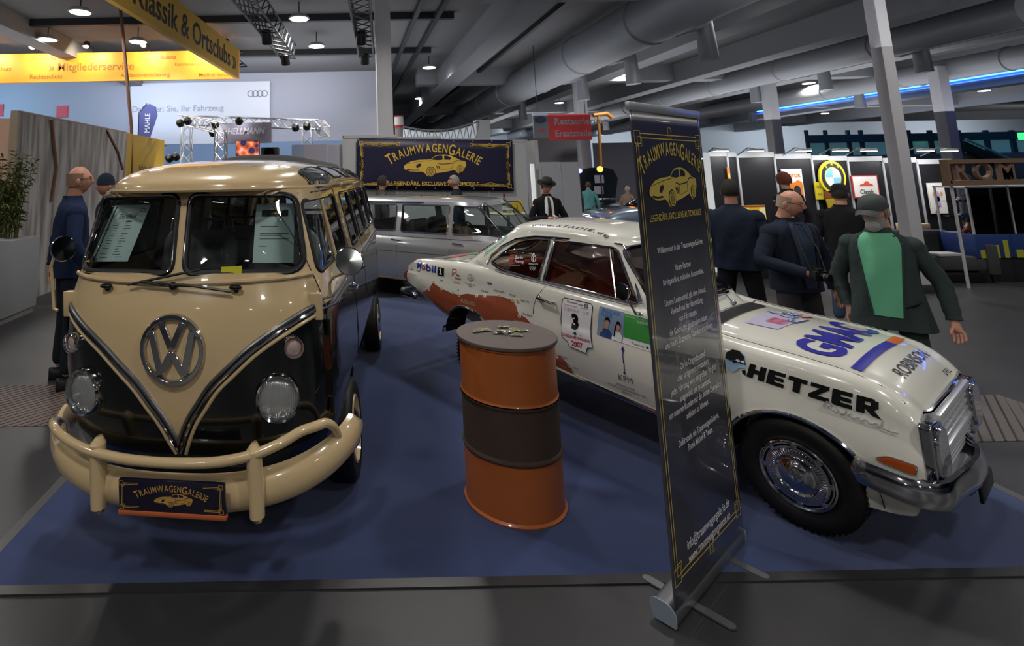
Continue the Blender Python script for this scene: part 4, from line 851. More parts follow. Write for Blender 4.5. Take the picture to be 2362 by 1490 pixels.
def paper(x0, z0, x1, z1, tilt, nm, tx):
    cx_, cz_ = (x0 + x1) / 2, (z0 + z1) / 2; w, h_ = abs(x1 - x0), z1 - z0; yb = max(bplan(x, z0) for x in (x0, x1)) + .035; yt = max(bplan(x0, z1), bplan(x1, z1)) + .035; n_ = Vector((0, h_, -(yt - yb))).normalized()
    def F(u, v, o_=0): sx_ = u * w + tilt * v * h_; return Vector((cx_ + sx_, (yb + yt) / 2 + v * (yt - yb) - o_, cz_ + v * h_))
    M = BM(); M.add([F(-.5, -.5), F(.5, -.5), F(.5, .5), F(-.5, .5), F(-.5, -.5, -.002), F(.5, -.5, -.002), F(.5, .5, -.002), F(-.5, .5, -.002)], [(0, 1, 2, 3), (7, 6, 5, 4), (0, 4, 5, 1), (1, 5, 6, 2), (2, 6, 7, 3), (3, 7, 4, 0)]); o = M.obj(nm, M_PAP, None, smooth=0)
    return o, F
o, F = paper(-.555, 1.475, -.325, 1.79, .26, 'certificate', None); o.location = BUS.location; o.rotation_euler = BUS.rotation_euler; tag(o, 'pale blue certificate headed Zertifikat standing behind the left windscreen pane', 'paper')
M = BM(); put(M, xf(text_geo('Zertifikat', .115, .012), dx=.0, dy=.29), lambda x, y: F(x * 1.1, y, .001)); g = []
for i in range(13): g += [strip2([(-.33 + .02 * (i % 3), .17 - i * .045), (-.15, .17 - i * .045)], .008), strip2([(.02, .165 - i * .045), (.12 + .1 * ((i * 7) % 5) / 4, .165 - i * .045)], .008)]
g += [strip2([(-.42, -.47), (-.42, .47)], .035), strip2([(-.3, -.43), (-.1, -.43)], .01), strip2([(.1, -.42), (.3, -.42)], .01), strip2([(-.3, .24), (.05, .24)], .008), poly2([(.0, .185), (.03, .215), (.14, .215), (.18, .185)]), strip2([(.36 + .06 * cos(a * PI / 6), .40 + .035 * sin(a * PI / 6)) for a in range(12)], .01, True)]
put(M, merge(*g), lambda x, y: F(x, y, .001)); M.obj('print', mat('print_dark', '22262a'), o, smooth=0, fix=False)
o, F = paper(.365, 1.465, .60, 1.785, -.01, 'info_sheet', None); o.location = BUS.location; o.rotation_euler = BUS.rotation_euler; tag(o, 'pale blue info sheet with a small dark logo strip behind the right windscreen pane', 'paper')
M = BM(); g = [strip2([(-.36, .1), (.1, .1)], .012), strip2([(-.36, -.02), (.38, -.02)], .01), strip2([(-.36, -.05), (.2, -.05)], .008), strip2([(-.36, -.11), (.38, -.11)], .01), strip2([(-.36, -.23), (-.18, -.23)], .012), poly2([(-.34, .27), (.34, .27), (.34, .39), (-.34, .39)])]
put(M, merge(*g), lambda x, y: F(x, y, .001)); M.obj('print', mat('print_dark', '22262a'), o, smooth=0, fix=False)
M = BM(); put(M, xf(sports_car()[0], .1, .03, 0, .33), lambda x, y: F(x, y, .003)); M.obj('logo_print', GOLD, o, smooth=0, fix=False)
def onw(pts, nm, m_, lb, cat, off=-.012):
    M = BM(); M.add([Vector((x, bplan(x, z) - off, z)) for x, z in pts] + [Vector((x, bplan(x, z) - off + .002, z)) for x, z in pts], [(0, 1, 2, 3), (7, 6, 5, 4), (0, 4, 5, 1), (1, 5, 6, 2), (2, 6, 7, 3), (3, 7, 4, 0)]); o = M.obj(nm, m_, None, smooth=0); o.location = BUS.location; o.rotation_euler = BUS.rotation_euler; return tag(o, lb, cat)
o = onw([(-.645, 1.445), (-.57, 1.437), (-.57, 1.505), (-.635, 1.513)], 'windscreen_sticker', mat('sticker_brown', '6a5448', rough=.5), 'small brown sticker with a gold car in the lower left windscreen corner', 'sticker')
M = BM(); put(M, xf(sports_car()[0], .026, .024), lambda x, y: Vector((-.607 + x, bplan(-.607, 1.475) + .0105, 1.475 + y))); M.obj('print', GOLD, o, smooth=0, fix=False)
o = onw([(.235, 1.42), (.345, 1.42), (.345, 1.468), (.235, 1.465)], 'yellow_note', mat('note_yellow', 'b8b410', rough=.6), 'yellow note lying at the foot of the right windscreen pane', 'note')
# ------------------------------------------------------------------ the white rally coupe
CAR = thing('rally_coupe', 'white vintage rally coupe covered in sponsor lettering, parked at right behind the roll-up banner', 'car', (2.759, 2.565, .008), -.981)
M_CW = mat('car_white_paint', 'd9d8cf', rough=.2, coat=1.)
M_CHR = CHROME
VC, VH = .675, .675
CZS = [(-3.94, .99), (-3.8, 1.045), (-3.5, 1.07), (-3.0, 1.085), (-2.6, 1.06), (-2.2, 1.035), (-1.45, .985), (-1.2, .94), (-.93, .905), (-.48, .866), (-.32, .84), (-.2, .775), (-.145, .715)]
CZB = [(-3.94, .74), (-3.7, .65), (-3.5, .57), (-3.3, .50), (-2.75, .42), (-2.1, .34), (-1.4, .275), (-.95, .24), (-.4, .22), (-.2, .25), (-.145, .27)]
CIN = [(-3.94, .06), (-3.8, .03), (-3.4, .01), (-1.0, .0), (-.55, .01), (-.3, .04), (-.145, .08)]
CDK = [(-3.94, -.03), (-3.7, -.01), (-3.2, .0), (-1.3, .0), (-1.0, .02), (-.4, .02), (-.145, -.01)]
def csec(u):
    zs, zb, i_, dk = smo(CZS, u), smo(CZB, u), smo(CIN, u), smo(CDK, u); h = zs - zb
    P = [(VC, zb - .0), (.25, zb), (.12 + i_, zb + .01), (.045 + i_, zb + .05), (.012 + i_, zb + .22 * h), (i_ + .0, zb + .42 * h), (i_ + .004, zb + .60 * h), (i_ + .022, zb + .66 * h), (i_ + .026, zb + .80 * h), (i_ + .034, zb + .90 * h), (i_ + .048, zs - .035), (i_ + .066, zs - .012), (i_ + .095, zs), (i_ + .14, zs + .003), (i_ + .20, zs + dk * .3 - .006), (i_ + .24, zs + dk * .5 - .004), (.45, zs + dk * .85 + .004), (VC, zs + dk + .008)]
    return P
def cfull(u):
    P = csec(u); return P + [(2 * VC - v, z) for v, z in reversed(P[1:-1])]
US = [-3.94, -3.93, -3.9, -3.86] + [-3.8 + .09 * k for k in range(40)] + [-.24, -.21, -.18, -.16, -.145]
M = MB(); k = len(cfull(-1)); RR = [cfull(u) for u in US]
M.add([(u, v, z) for u, P in zip(US, RR) for v, z in P], [(i * k + j, i * k + (j + 1) % k, (i + 1) * k + (j + 1) % k, (i + 1) * k + j) for i in range(len(US) - 1) for j in range(k)] + [tuple(range(k)), tuple(range((len(US) - 1) * k, len(US) * k))[::-1]])
body = M.obj('body', M_CW, CAR, smooth=28); bb = bvh(body)
def onside(u, z, off=.002, far=False):
    off = off * 2 if 0 < off < .005 else off
    h = bb.ray_cast(Vector((u, 3 if far else -1, z)), Vector((0, -1 if far else 1, 0)))
    return h[0] + Vector((0, off if far else -off, 0)) if h[0] else Vector((u, 1.35 if far else 0, z))
def ontop(u, v, off=.002):
    off = off * 2 if 0 < off < .005 else off
    h = bb.ray_cast(Vector((u, v, 3)), Vector((0, 0, -1))); return h[0] + Vector((0, 0, off)) if h[0] else Vector((u, v, .9))
# greenhouse
def gz0(u): return smo(CZS, u) - .03
def gring(t):
    if t <= 1:
        s_ = t; U0 = -3.30 + (.56) * s_**.9; U1 = -1.13 - .50 * s_; H = VH - .085 - .135 * s_**1.3; n_ = 5.5
    else:
        r = cos((t - 1) * PI / 2); U0 = -2.185 - .555 * r**.6; U1 = -2.185 + .555 * r**.6; H = .455 * r**.6; n_ = 4.5
    P = []
    for i in range(88):
        a = 2 * PI * i / 88; c, s = cos(a), sin(a); uu = (U0 + U1) / 2 + (U1 - U0) / 2 * math.copysign(abs(c)**(2 / n_), c); vv = VC + H * math.copysign(abs(s)**(2 / n_), s)
        zt_ = 1.400 + .02 * sin(max(0, min(1, (uu + 2.8) / 1.1)) * PI)
        z = gz0(uu) * (1 - t) + zt_ * t if t <= 1 else zt_ + .105 * sin((t - 1) * PI / 2)
        P.append((uu, vv, z))
    return P
TS = [0, .1, .2, .35, .5, .65, .8, .9, .96, 1.0, 1.06, 1.15, 1.3, 1.45, 1.6, 1.75, 1.88, 1.97]
M = MB(); G_ = [gring(t) for t in TS]; M.add([p for r in G_ for p in r], [(i * 88 + j, i * 88 + (j + 1) % 88, (i + 1) * 88 + (j + 1) % 88, (i + 1) * 88 + j) for i in range(len(TS) - 1) for j in range(88)] + [tuple(range((len(TS) - 1) * 88, len(TS) * 88))])
gh = M.obj('greenhouse', M_CW, CAR, smooth=50); gb = bvh(gh)
def ongs(u, z, off=.0, far=False):
    h = gb.ray_cast(Vector((u, 3 if far else -1, z)), Vector((0, -1 if far else 1, 0))); return h[0] + Vector((0, off if far else -off, 0)) if h[0] else Vector((u, 1.2 if far else .15, z))
def ongf(v, z, off=.0, rear=False):
    h = gb.ray_cast(Vector((-5 if rear else 1, v, z)), Vector((1 if rear else -1, 0, 0))); return h[0] + Vector((-off if rear else off, 0, 0)) if h[0] else Vector((-1.5, v, z))
def onroofc(u, v, off=.003):
    h = gb.ray_cast(Vector((u, v, 3)), Vector((0, 0, -1))); return h[0] + h[1] * off * (1 if h[1].z > 0 else -1)
apply_mod(gh, 'SOLIDIFY', thickness=.02, offset=-1)
QW = rpoly([(-2.79, 1.135), (-2.66, 1.085), (-2.27, 1.052), (-2.215, 1.375), (-2.36, 1.372), (-2.53, 1.33)], [.02, .1, .02, .02, .08, .12], 5)
DW = rpoly([(-2.225, 1.052), (-1.47, 1.010), (-1.665, 1.360), (-2.165, 1.378)], [.015, .02, .05, .02], 5)
WS = rpoly([(.13, 1.00), (1.22, 1.00), (1.09, 1.365), (.26, 1.365)], [.05, .05, .08, .08], 5)
RW2 = rpoly([(.26, 1.12), (1.09, 1.12), (1.02, 1.355), (.33, 1.355)], .07, 5)
def ccut(P, d, a, b):
    M = MB(); M.prism([((p[0], a, p[1]) if d == 'v' else (a, p[0], p[1])) for p in P], (0, b - a, 0) if d == 'v' else (b - a, 0, 0)); o = M.obj('c', BLACK, CAR, smooth=0); return o
cut(gh, [ccut(QW, 'v', -.5, 2), ccut(DW, 'v', -.5, 2), ccut(WS, 'u', -2.2, -.7), ccut(RW2, 'u', -3.7, -2.6)])
# hollow the body: cabin well and wheel arches
cabin = MB().box((-2.95, .14, .40), (-1.36, 1.21, 1.4)).obj('c', BLACK, CAR, smooth=0)
def archo(uc, zc, ru, rz, low): return [(uc + ru * cos(a * PI / 20), zc + rz * sin(a * PI / 20)) for a in range(21)] + [(uc - ru, low), (uc + ru, low)]
AF, AR = archo(-.635, .265, .335, .325, .0), archo(-3.03, .42, .31, .285, .1)
cut(body, [cabin, ccut(AF, 'v', -.3, .30), ccut(AF, 'v', 1.05, 1.7), ccut(AR, 'v', -.3, .30), ccut(AR, 'v', 1.05, 1.7)])
DARK = mat('wheel_well', '101012', rough=.9)
for far in (0, 1):
    for A_ in (AF[:21], AR[:21]):
        M = MB(); M.tube([onside(u, z, .004, far) for u, z in A_], .011, 6); M.obj('arch_trim', CHROME, CAR)
        M = MB(); v0, v1 = (.03, .30) if not far else (1.05, 1.32); M.grid(lambda a, b_: (A_[int(round(a * 20))][0], v0 + (v1 - v0) * b_, A_[int(round(a * 20))][1] - .004), 21, 2); M.obj('wheel_well', DARK, CAR)
# glazing
M_CGL = glass('car_glass', (.84, .80, .78), .3)
def cfr(P2, fn, nm, r1=.011, n2=Vector((0, -.008, 0)), m_=None):
    pts = [fn(*p) for p in P2]; g = MB(); pane(g, P2, fn); w = g.obj(nm, m_ or M_CGL, CAR, smooth=60)
    M = MB(); M.tube([Vector(p) + n2 for p in pts], r1, 8, closed=True); M.obj('chrome_frame', CHROME, w); M = MB(); M.tube([Vector(p) + n2 * .2 for p in pts], r1 * .8, 6, closed=True); M.obj('window_rubber', RUBBER, w); return w
GW = {}
for far in (0, 1):
    s = 1 if far else -1
    for nm, P in (('quarter_window', QW), ('door_window', DW)): GW[(nm, far)] = cfr(P, lambda u, z: ongs(u, z, -.008, far), nm, n2=Vector((0, s * .014, 0)))
    a, b_ = ongs(-1.62, 1.018, .002, far), ongs(-1.715, 1.362, .002, far); M = MB(); M.tube([a, b_], .009, 8); M.obj('vent_window_bar', CHROME, CAR)
cfr(WS, lambda v, z: ongf(v, z, -.008), 'windscreen', .013, Vector((.012, 0, .004))); cfr(RW2, lambda v, z: ongf(v, z, -.008, True), 'rear_window', .012, Vector((-.012, 0, .004)))
# chrome strips, seams
for far in (0, 1):
    s = 1 if far else -1
    M = MB(); M.tube([ongs(u, max(smo(CZS, u) + .008, 1.0), .0, far) + Vector((0, s * .012, 0)) for u in [-2.72 + .065 * k for k in range(20)]], .010, 6); M.obj('belt_trim', CHROME, CAR)
    M = MB(); M.tube([ongs(u, z, .012, far) for u, z in ((-2.84, 1.12), (-2.80, 1.19), (-2.70, 1.28), (-2.55, 1.355), (-2.36, 1.393), (-2.2, 1.398), (-1.66, 1.385), (-1.63, 1.372), (-1.45, 1.02))], .011, 8); M.obj('gutter_trim', CHROME, CAR)
    M = MB(); M.tube([onside(u, smo(CZB, u) + .075, .005, far) for u in [-2.72 + .1 * k for k in range(18)]], .014, 6); M.obj('sill_trim', CHROME, CAR)
    for pts in ([(-2.19, 1.02), (-2.22, .98), (-2.26, .93), (-2.29, .85), (-2.30, .70), (-2.27, .5), (-2.25, .43)], [(-1.36, .95), (-1.33, .8), (-1.32, .6), (-1.31, .36)]):
        M = MB(); M.tube([onside(u, z, .0, far) for u, z in pts], .003, 5); M.obj('door_seam', BLACK, CAR)
    M = MB(); M.tube([onside(-2.235, .93, .0, far), onside(-2.235, .93, .035, far), onside(-2.09, .912, .035, far), onside(-2.085, .912, .0, far)], .009, 8); M.ball(onside(-2.225, .93, .01, far), (.02, .015, .02)); M.obj('door_handle', CHROME, CAR)
M = MB(); M.tube([ontop(u, .145, .0) for u in [-1.15 + .08 * k for k in range(13)]] , .0028, 5); M.obj('bonnet_seam', BLACK, CAR)
M = MB(); M.tube([ontop(u, 1.205, .0) for u in [-1.15 + .08 * k for k in range(13)]], .0028, 5); M.obj('bonnet_seam', BLACK, CAR)
M = MB(); M.tube([ontop(-1.15 + .0 * v, .14 + v * 1.07, .0) for v in [k / 14 for k in range(15)]], .0028, 5); M.obj('bonnet_seam', BLACK, CAR)
M = MB(); M.tube([ontop(-3.30, .2 + k * .095, .0) for k in range(11)], .003, 5); M.tube([ontop(-3.3 - k * .06, .16, .0) for k in range(11)], .003, 5); M.obj('boot_seam', BLACK, CAR)
M = MB(); M.grid(lambda a, b_: ontop(-1.13 + a * .09, .28 + b_ * .8, .004), 4, 12); M.obj('cowl_vent', BLACK, CAR)
M = MB(); M.tube([onside(u, z, .0) for u, z in rpoly([(-3.87, .93), (-3.70, .935), (-3.70, 1.03), (-3.87, 1.02)], .02, 3)], .003, 4, closed=True); M.obj('fuel_flap', BLACK, CAR)
# interior
M_RED = mat('interior_red', '9a4232', rough=.5); M_TAN = mat('interior_tan', 'a08470', rough=.6)
M = MB(); M.box((-2.94, .15, .40), (-1.37, 1.20, .44)); M.obj('cabin_floor', BLACK, CAR)
for v0 in (.20, .72):
    M = MB(); M.box((-2.15, v0, .60), (-1.75, v0 + .42, .74), .05, seg=3); M.obj('seat_cushion', M_RED, CAR); M = MB(); M.box((-.06, 0, 0), (.06, .42, .50), .05, T=loc(-2.18, v0, .66) @ rot('Y', -12), seg=3); M.obj('seat_back', M_RED, CAR)
M = MB(); M.box((-2.85, .2, .62), (-2.5, 1.15, .78), .05, seg=3); M.box((-2.95, .2, .7), (-2.8, 1.15, 1.08), .05, seg=3); M.obj('rear_bench', M_RED, CAR)
M = MB(); M.box((-1.52, .16, .80), (-1.37, 1.19, .965), .03); M.obj('dashboard', M_RED, CAR)
M = MB(); M.grid(lambda a, b_: (-3.2 + .3 * a, .2 + b_ * .95, 1.07), 3, 3); M.obj('parcel_shelf', M_RED, CAR)
M = MB(); M.grid(lambda a, b_: (-2.68 + .85 * a, .27 + b_ * .81, 1.405 + .06 * sin(PI * b_) * sin(PI * a)), 10, 10); M.obj('headliner', M_TAN, CAR, solid=.01)
for v0 in (.152, 1.18): M = MB(); M.box((-2.9, v0, .5), (-1.3, v0 + .02, 1.0)); M.obj('door_card', M_RED, CAR)
T = loc(-1.62, .93, 1.0) @ rot('Y', 62); M = MB(); M.tube([(.17 * cos(a * PI / 14), .17 * sin(a * PI / 14), 0) for a in range(28)], .011, 8, closed=True, T=T); M.tube([(-.17, 0, 0), (.17, 0, 0)], .01, 6, T=T); M.obj('steering_wheel', mat('wheel_ivory', 'b8a888', rough=.3), CAR)
# nose: bezels, grille, bumper
NU = -.15
for v0, v1 in ((.085, .31), (1.04, 1.265)):
    M = MB(); g = rpoly([(v0, .40), (v1, .42), (v1, .675), (v0, .70)], .03, 4); M.prism([(NU, v, z) for v, z in g], (.05, 0, 0)); bz = M.obj('headlamp_bezel', CHROME, CAR, smooth=30); apply_mod(bz, 'BEVEL', width=.012, segments=3, limit_method='ANGLE')
    vm = (v0 + v1) / 2; M = MB(); M.prism([(NU + .052, vm + .095 * math.copysign(abs(cos(a * PI / 16))**.6, cos(a * PI / 16)), .55 + .10 * math.copysign(abs(sin(a * PI / 16))**.6, sin(a * PI / 16))) for a in range(32)], (.012, 0, 0)); M.obj('headlamp_lens', M_LENS, bz)
    M = MB(); M.tube([(NU + .055, vm + .10 * math.copysign(abs(cos(a * PI / 16))**.6, cos(a * PI / 16)), .55 + .105 * math.copysign(abs(sin(a * PI / 16))**.6, sin(a * PI / 16))) for a in range(32)], .010, 6, closed=True); M.obj('lens_rim', CHROME, bz)
M = MB(); M.box((NU - .0, .30, .38), (NU + .006, 1.05, .68)); M.obj('grille_recess', BLACK, CAR)
gr = MB(); gr.box((NU, .28, .665), (NU + .055, 1.07, .70), .008); gr.box((NU, .29, .50), (NU + .05, 1.06, .53), .006)
for k in range(3): gr.box((NU + .01, .30, .545 + k * .036), (NU + .04, 1.05, .560 + k * .036), .004)
M_GA = mat('grille_alu', (.86, .87, .89), rough=.3, metal=.55); gr = gr.obj('grille', M_GA, CAR)
M = MB()
for k in range(9): M.box((NU + .008, .36 + k * .08, .53), (NU + .035, .366 + k * .08, .67))
M.obj('grille_uprights', M_GA, gr)
M = MB()
for k in range(6): M.box((NU + .006, .30, .395 + k * .018), (NU + .03, 1.05, .405 + k * .018), .003)
M.obj('lower_slats', M_GA, gr)
M = MB(); M.tube([(-.165, .20, .705), (-.128, .27, .712), (-.122, VC, .715), (-.128, 1.08, .712), (-.165, 1.15, .705)], .011, 8); M.obj('bonnet_edge_trim', CHROME, CAR)
def bpath(far):
    P = [(-.375, -.012, .435), (-.32, -.026, .43), (-.24, -.022, .42), (-.165, -.004, .41), (-.115, .04, .405), (-.088, .11, .40), (-.07, .30, .395), (-.058, .46, .385), (-.058, .62, .375), (-.075, .79, .37), (-.12, .93, .37), (-.22, 1.14, .385), (-.36, 1.345, .41)]
    return P
P = bpath(0); n_ = len(P); PP = []
for i in range(n_ - 1):
    for q in range(5): PP.append(Vector([smo([(j, P[j][c]) for j in range(n_)], i + q / 5) for c in range(3)]))
PP.append(Vector(P[-1])); vs_ = []; fs = []; prf = [(0, -.065), (.016, -.06), (.03, -.03), (.034, 0), (.03, .03), (.016, .058), (0, .062), (-.012, .03), (-.014, -.03)]; k = len(prf)
for i, p in enumerate(PP):
    t_ = PP[min(i + 1, len(PP) - 1)] - PP[max(i - 1, 0)]; t_.z = 0; t_.normalize(); nn = Vector((-t_.y, t_.x, 0)); nn = -nn if nn.dot(Vector((p.x + 1, p.y - VC, 0))) < 0 else nn
    e = .55 if i in (0, len(PP) - 1) else 1
    for o_, h_ in prf: vs_.append(p + nn * o_ * 1.1 + Vector((0, 0, h_ * e)))
for i in range(len(PP) - 1):
    for j in range(k): fs.append((i * k + j, i * k + (j + 1) % k, (i + 1) * k + (j + 1) % k, (i + 1) * k + j))
M = MB(); M.add(vs_, fs + [tuple(range(k)), tuple(range(len(vs_) - k, len(vs_)))[::-1]]); M.obj('front_bumper', CHROME, CAR)
M = MB(); M.box((-.045, .50, .25), (-.03, .82, .33), .004); M.obj('number_plate', BLACK, CAR)
M = MB(); VL = lambda a: (-.34 + .19 * sin(min(1, a * 1.4) * PI / 2), .02 + .07 * (1 - cos(min(1, a * 1.4) * PI / 2)) + max(0, a - .71) / .29 * .585)
for sd_ in (0, 1): M.grid(lambda a, b_: (VL(a)[0] - .05 * b_, (VL(a)[1] + .04 * b_) if not sd_ else 2 * VC - (VL(a)[1] + .04 * b_), .40 - .17 * b_ ** .8 + .03 * a * b_), 24, 8)
M; M.obj('front_valance', M_CW, CAR)
P = [(-3.72, -.03, .70), (-3.9, -.03, .70), (-3.99, .04, .70), (-4.01, .3, .70), (-4.01, VC, .70)]; P = P + [(a, 2 * VC - b_, c) for a, b_, c in reversed(P[:-1])]; M = MB(); M.tube(P, .032, 10); M.ball((-3.72, -.028, .70), .036); M.obj('rear_bumper', CHROME, CAR)
for v in (.10, 1.25): M = MB(); M.lathe([(.06, 0), (.055, .02), (.03, .03), (0, .032)], 24, loc(-3.945, v, .86) @ rot('Y', -90)); M.obj('tail_lamp', mat('tail_red', '8a1c14', rough=.15, coat=1), CAR)
for far in (0, 1):
    g = rpoly([(-.31, .490), (-.175, .462), (-.168, .500), (-.26, .515)], [.02, .006, .006, .02], 4); s = 1 if far else -1
    M = MB(); q = [onside(u, z, -.004, far) for u, z in g]; M.prism(q, (0, s * .022, 0)); M.obj('indicator', mat('amber_lens', 'a84a12', rough=.2, coat=1), CAR); M = MB(); M.tube([p + Vector((0, s * .012, 0)) for p in q], .005, 6, closed=True); M.obj('indicator_rim', CHROME, CAR)
# mirror on the near door, wipers
M = MB(); b0 = onside(-1.44, .955, 0); M.tube([b0, b0 + Vector((.005, -.05, .01)), b0 + Vector((-.01, -.09, .09)), b0 + Vector((-.03, -.10, .12))], .009, 8); M.ball(b0, (.03, .012, .012)); ma_ = M.obj('mirror_arm', CHROME, CAR)
c_ = b0 + Vector((-.045, -.105, .155)); d = Vector((-.30, -1, .1)).normalized(); T = Matrix.Translation(c_) @ d.to_track_quat('Z', 'Y').to_matrix().to_4x4(); M = MB(); M.lathe([(0, -.045), (.035, -.035), (.055, -.01), (.06, .004), (.056, .008)], 28, T, caps=False); hd = M.obj('mirror_head', CHROME, ma_); M = MB(); M.lathe([(.056, .005), (0, .007)], 28, T); M.obj('mirror_glass', MATS['mirror_glass'], hd)
for v in (.42, .86): M = MB(); p = ongf(v, 1.02, .02); q = ongf(v - .30, 1.035, .02); M.tube([Vector((p.x + .05, p.y, .96)), p, p.lerp(q, .5) + Vector((.012, 0, .0)), q], .006, 6); M.ball(Vector((p.x + .05, p.y, .965)), .018); M.obj('wiper', SATIN, CAR)
# wheels with slotted covers
def rally_wheel(u, v, side, zc, steer=0):
    r, w = .275, .16; T = loc(u, v, zc) @ rot('X', 90 if side < 0 else -90)
    M = MB(); M.lathe([(.165, -w), (r * .93, -w), (r, -w * .82), (r, -.03), (r * .985, -.012), (r * .93, .0), (r * .85, .006), (.185, .0), (.168, -.012)], 64, T, caps=False)
    for k_ in range(56):
        a = 2 * PI * k_ / 56; M.box((-.006, -.0, -w * .85), (.006, .004, -.005), T=T @ rot('Z', a * 180 / PI) @ loc(0, r - .001, 0))
    ty = M.obj('tyre', RUBBER, CAR)
    M = MB(); M.lathe([(.172, -.012), (.170, .008), (.163, .012), (.156, .004), (.150, .003)], 56, T, caps=False); M.lathe([(.140, .004), (.13, .004), (.118, .010), (.100, .012), (.092, .004), (.085, .0), (.08, .010), (.06, .016), (.05, .024), (.036, .026), (.030, .034), (.012, .036), (0, .036)], 56, T, caps=False)
    for k_ in range(8):
        a = k_ * 45; M.box((.137, -.014, -.001), (.153, .014, .006), .002, T=T @ rot('Z', a))
    wc = M.obj('wheel_cover', CHROME, ty); M = MB()
    for k_ in range(60): M.box((.098, -.0022, .010), (.128, .0022, .0145), T=T @ rot('Z', k_ * 6))
    M.obj('cover_ribs', mat('rib_chrome', (.7, .7, .72), rough=.2, metal=1), wc); M = MB(); M.lathe([(.155, -.006), (.135, -.006)], 48, T, caps=False); M.obj('cover_slots', BLACK, wc); return ty
rally_wheel(-.635, .022, -1, .278); rally_wheel(-.635, 1.328, 1, .278); rally_wheel(-2.95, .05, -1, .277); rally_wheel(-2.95, 1.30, 1, .277)
# ---- lettering and stickers on the coupe
def place(M, geo, Q, fn, off):
    """artwork stretched into the quad Q (lower left, lower right, upper right, upper left) of surface coordinates"""
    v, f = geo; x0, x1 = min(p[0] for p in v), max(p[0] for p in v); y0, y1 = min(p[1] for p in v), max(p[1] for p in v)
    def g(x, y):
        s, t = (x - x0) / (x1 - x0), (y - y0) / (y1 - y0); a = [(Q[0][i] * (1 - s) + Q[1][i] * s) * (1 - t) + (Q[3][i] * (1 - s) + Q[2][i] * s) * t for i in (0, 1)]; return fn(a[0], a[1], off)
    return put(M, geo, g)
def rq(u0, z0, u1, z1): return [(u0, z0), (u1, z0), (u1, z1), (u0, z1)]
def decal(nm, geo, Q, m_, fn=onside, off=.002, par=CAR): M = MB(); place(M, geo, Q, fn, off); return M.obj(nm, m_, par, smooth=60, fix=False)
def T_(s, **k): k.setdefault('sub', .12); return text_geo(s, 1, **k)
def cells(n, m_=1): return [(i / n, j / m_) for j in range(m_ + 1) for i in range(n + 1)], [[j * (n + 1) + i, j * (n + 1) + i + 1, (j + 1) * (n + 1) + i + 1, (j + 1) * (n + 1) + i] for j in range(m_) for i in range(n)]
M_BLUE = mat('print_blue', '2a2a9a', rough=.3, coat=.6); M_REDP = mat('print_red', 'b02028', rough=.35); M_PBLK = mat('print_black', '101014', rough=.35, coat=.4); M_PWH = mat('print_white', 'e6e6ea', rough=.35, coat=.4); M_ORA = mat('map_orange', '9a5138', rough=.35, coat=.7); M_PGR = mat('print_grey_text', '55585e', rough=.4)
b1 = decal('sponsor_lettering', T_('M', bold=.015), [(-3.752, .962), (-3.682, .960), (-3.682, 1.026), (-3.755, 1.028)], mat('print_royal', '2a3aa0', rough=.3))
decal('sponsor_lettering', T_('bil', bold=.015), [(-3.605, .957), (-3.452, .954), (-3.452, 1.022), (-3.605, 1.025)], mat('print_royal', '2a3aa0'), par=b1)
g = strip2([(.5 + .38 * cos(a * PI / 10), .5 + .38 * sin(a * PI / 10)) for a in range(20)], .24, True); decal('red_letter', g, rq(-3.672, .957, -3.617, 1.006), mat('print_red', 'b02028'), par=b1)
d = decal('number_block', cells(3, 3), rq(-3.428, .937, -3.335, 1.016), M_PBLK); decal('numeral', merge(poly2([(.4, .12), (.7, .12), (.7, 1), (.45, 1), (.15, .82), (.15, .70), (.4, .80)]), poly2([(.15, 0), (.95, 0), (.95, .14), (.15, .14)])), rq(-3.402, .950, -3.358, 1.005), M_PWH, off=.0035, par=d)
d = decal('workshop_logo', strip2([(.1, 0), (.1, 1), (.9, 1), (.9, .5), (.35, .5), (.35, .1)], .13), rq(-3.225, .96, -3.165, 1.028), mat('print_orange', 'c8602a')); decal('small_lettering', T_('Bölke\nRennsport', bold=.01), rq(-3.18, .93, -3.10, .985), M_PBLK, par=d); decal('small_lettering', T_('HALLE', bold=.01), rq(-3.20, .90, -3.12, .918), mat('print_orange', 'c8602a'), par=d)
d = decal('hexagon_logo', strip2([(0, .25), (0, .75), (.5, 1), (1, .75), (1, .25), (.5, 0)], .07, True), rq(-3.018, .945, -2.942, 1.01), M_PGR); decal('small_lettering', T_('ALTE\nTANKSTELLE', bold=.01), rq(-3.008, .963, -2.952, .99), M_PGR, par=d); decal('small_lettering', T_('Die Tankstellenwelt\nin Berlin', bold=.008), rq(-3.05, .895, -2.925, .925), M_PGR, par=d)
d = decal('small_badge', poly2([(0, 0), (1, 0), (.8, 1), (-.1, 1)]), rq(-2.78, .955, -2.72, .968), M_PGR)
MT = [(-3.72, .69), (-3.664, .732), (-3.534, .794), (-3.475, .859), (-3.355, .823), (-3.214, .804), (-3.113, .802), (-3.013, .832), (-2.907, .838), (-2.78, .853), (-2.634, .873), (-2.51, .863), (-2.465, .824), (-2.428, .767), (-2.358, .75), (-2.297, .708), (-2.2, .62), (-2.131, .55), (-2.058, .526), (-1.988, .479), (-1.97, .42)]
def mbot(u):
    z = smo(CZB, u) + .092
    if abs(u + 3.03) < .322: z = max(z, .42 + .300 * math.sqrt(max(0, 1 - ((u + 3.03) / .322)**2)))
    return z
M = MB(); NN = 150; G2 = []
for i in range(NN + 1):
    u = -3.72 + (1.745) * i / NN; zt_ = lerp(MT, u) ; zb_ = min(mbot(u), zt_ - .001)
    G2.append([onside(u, zb_ + (zt_ - zb_) * j / 9, .0022) for j in range(10)])
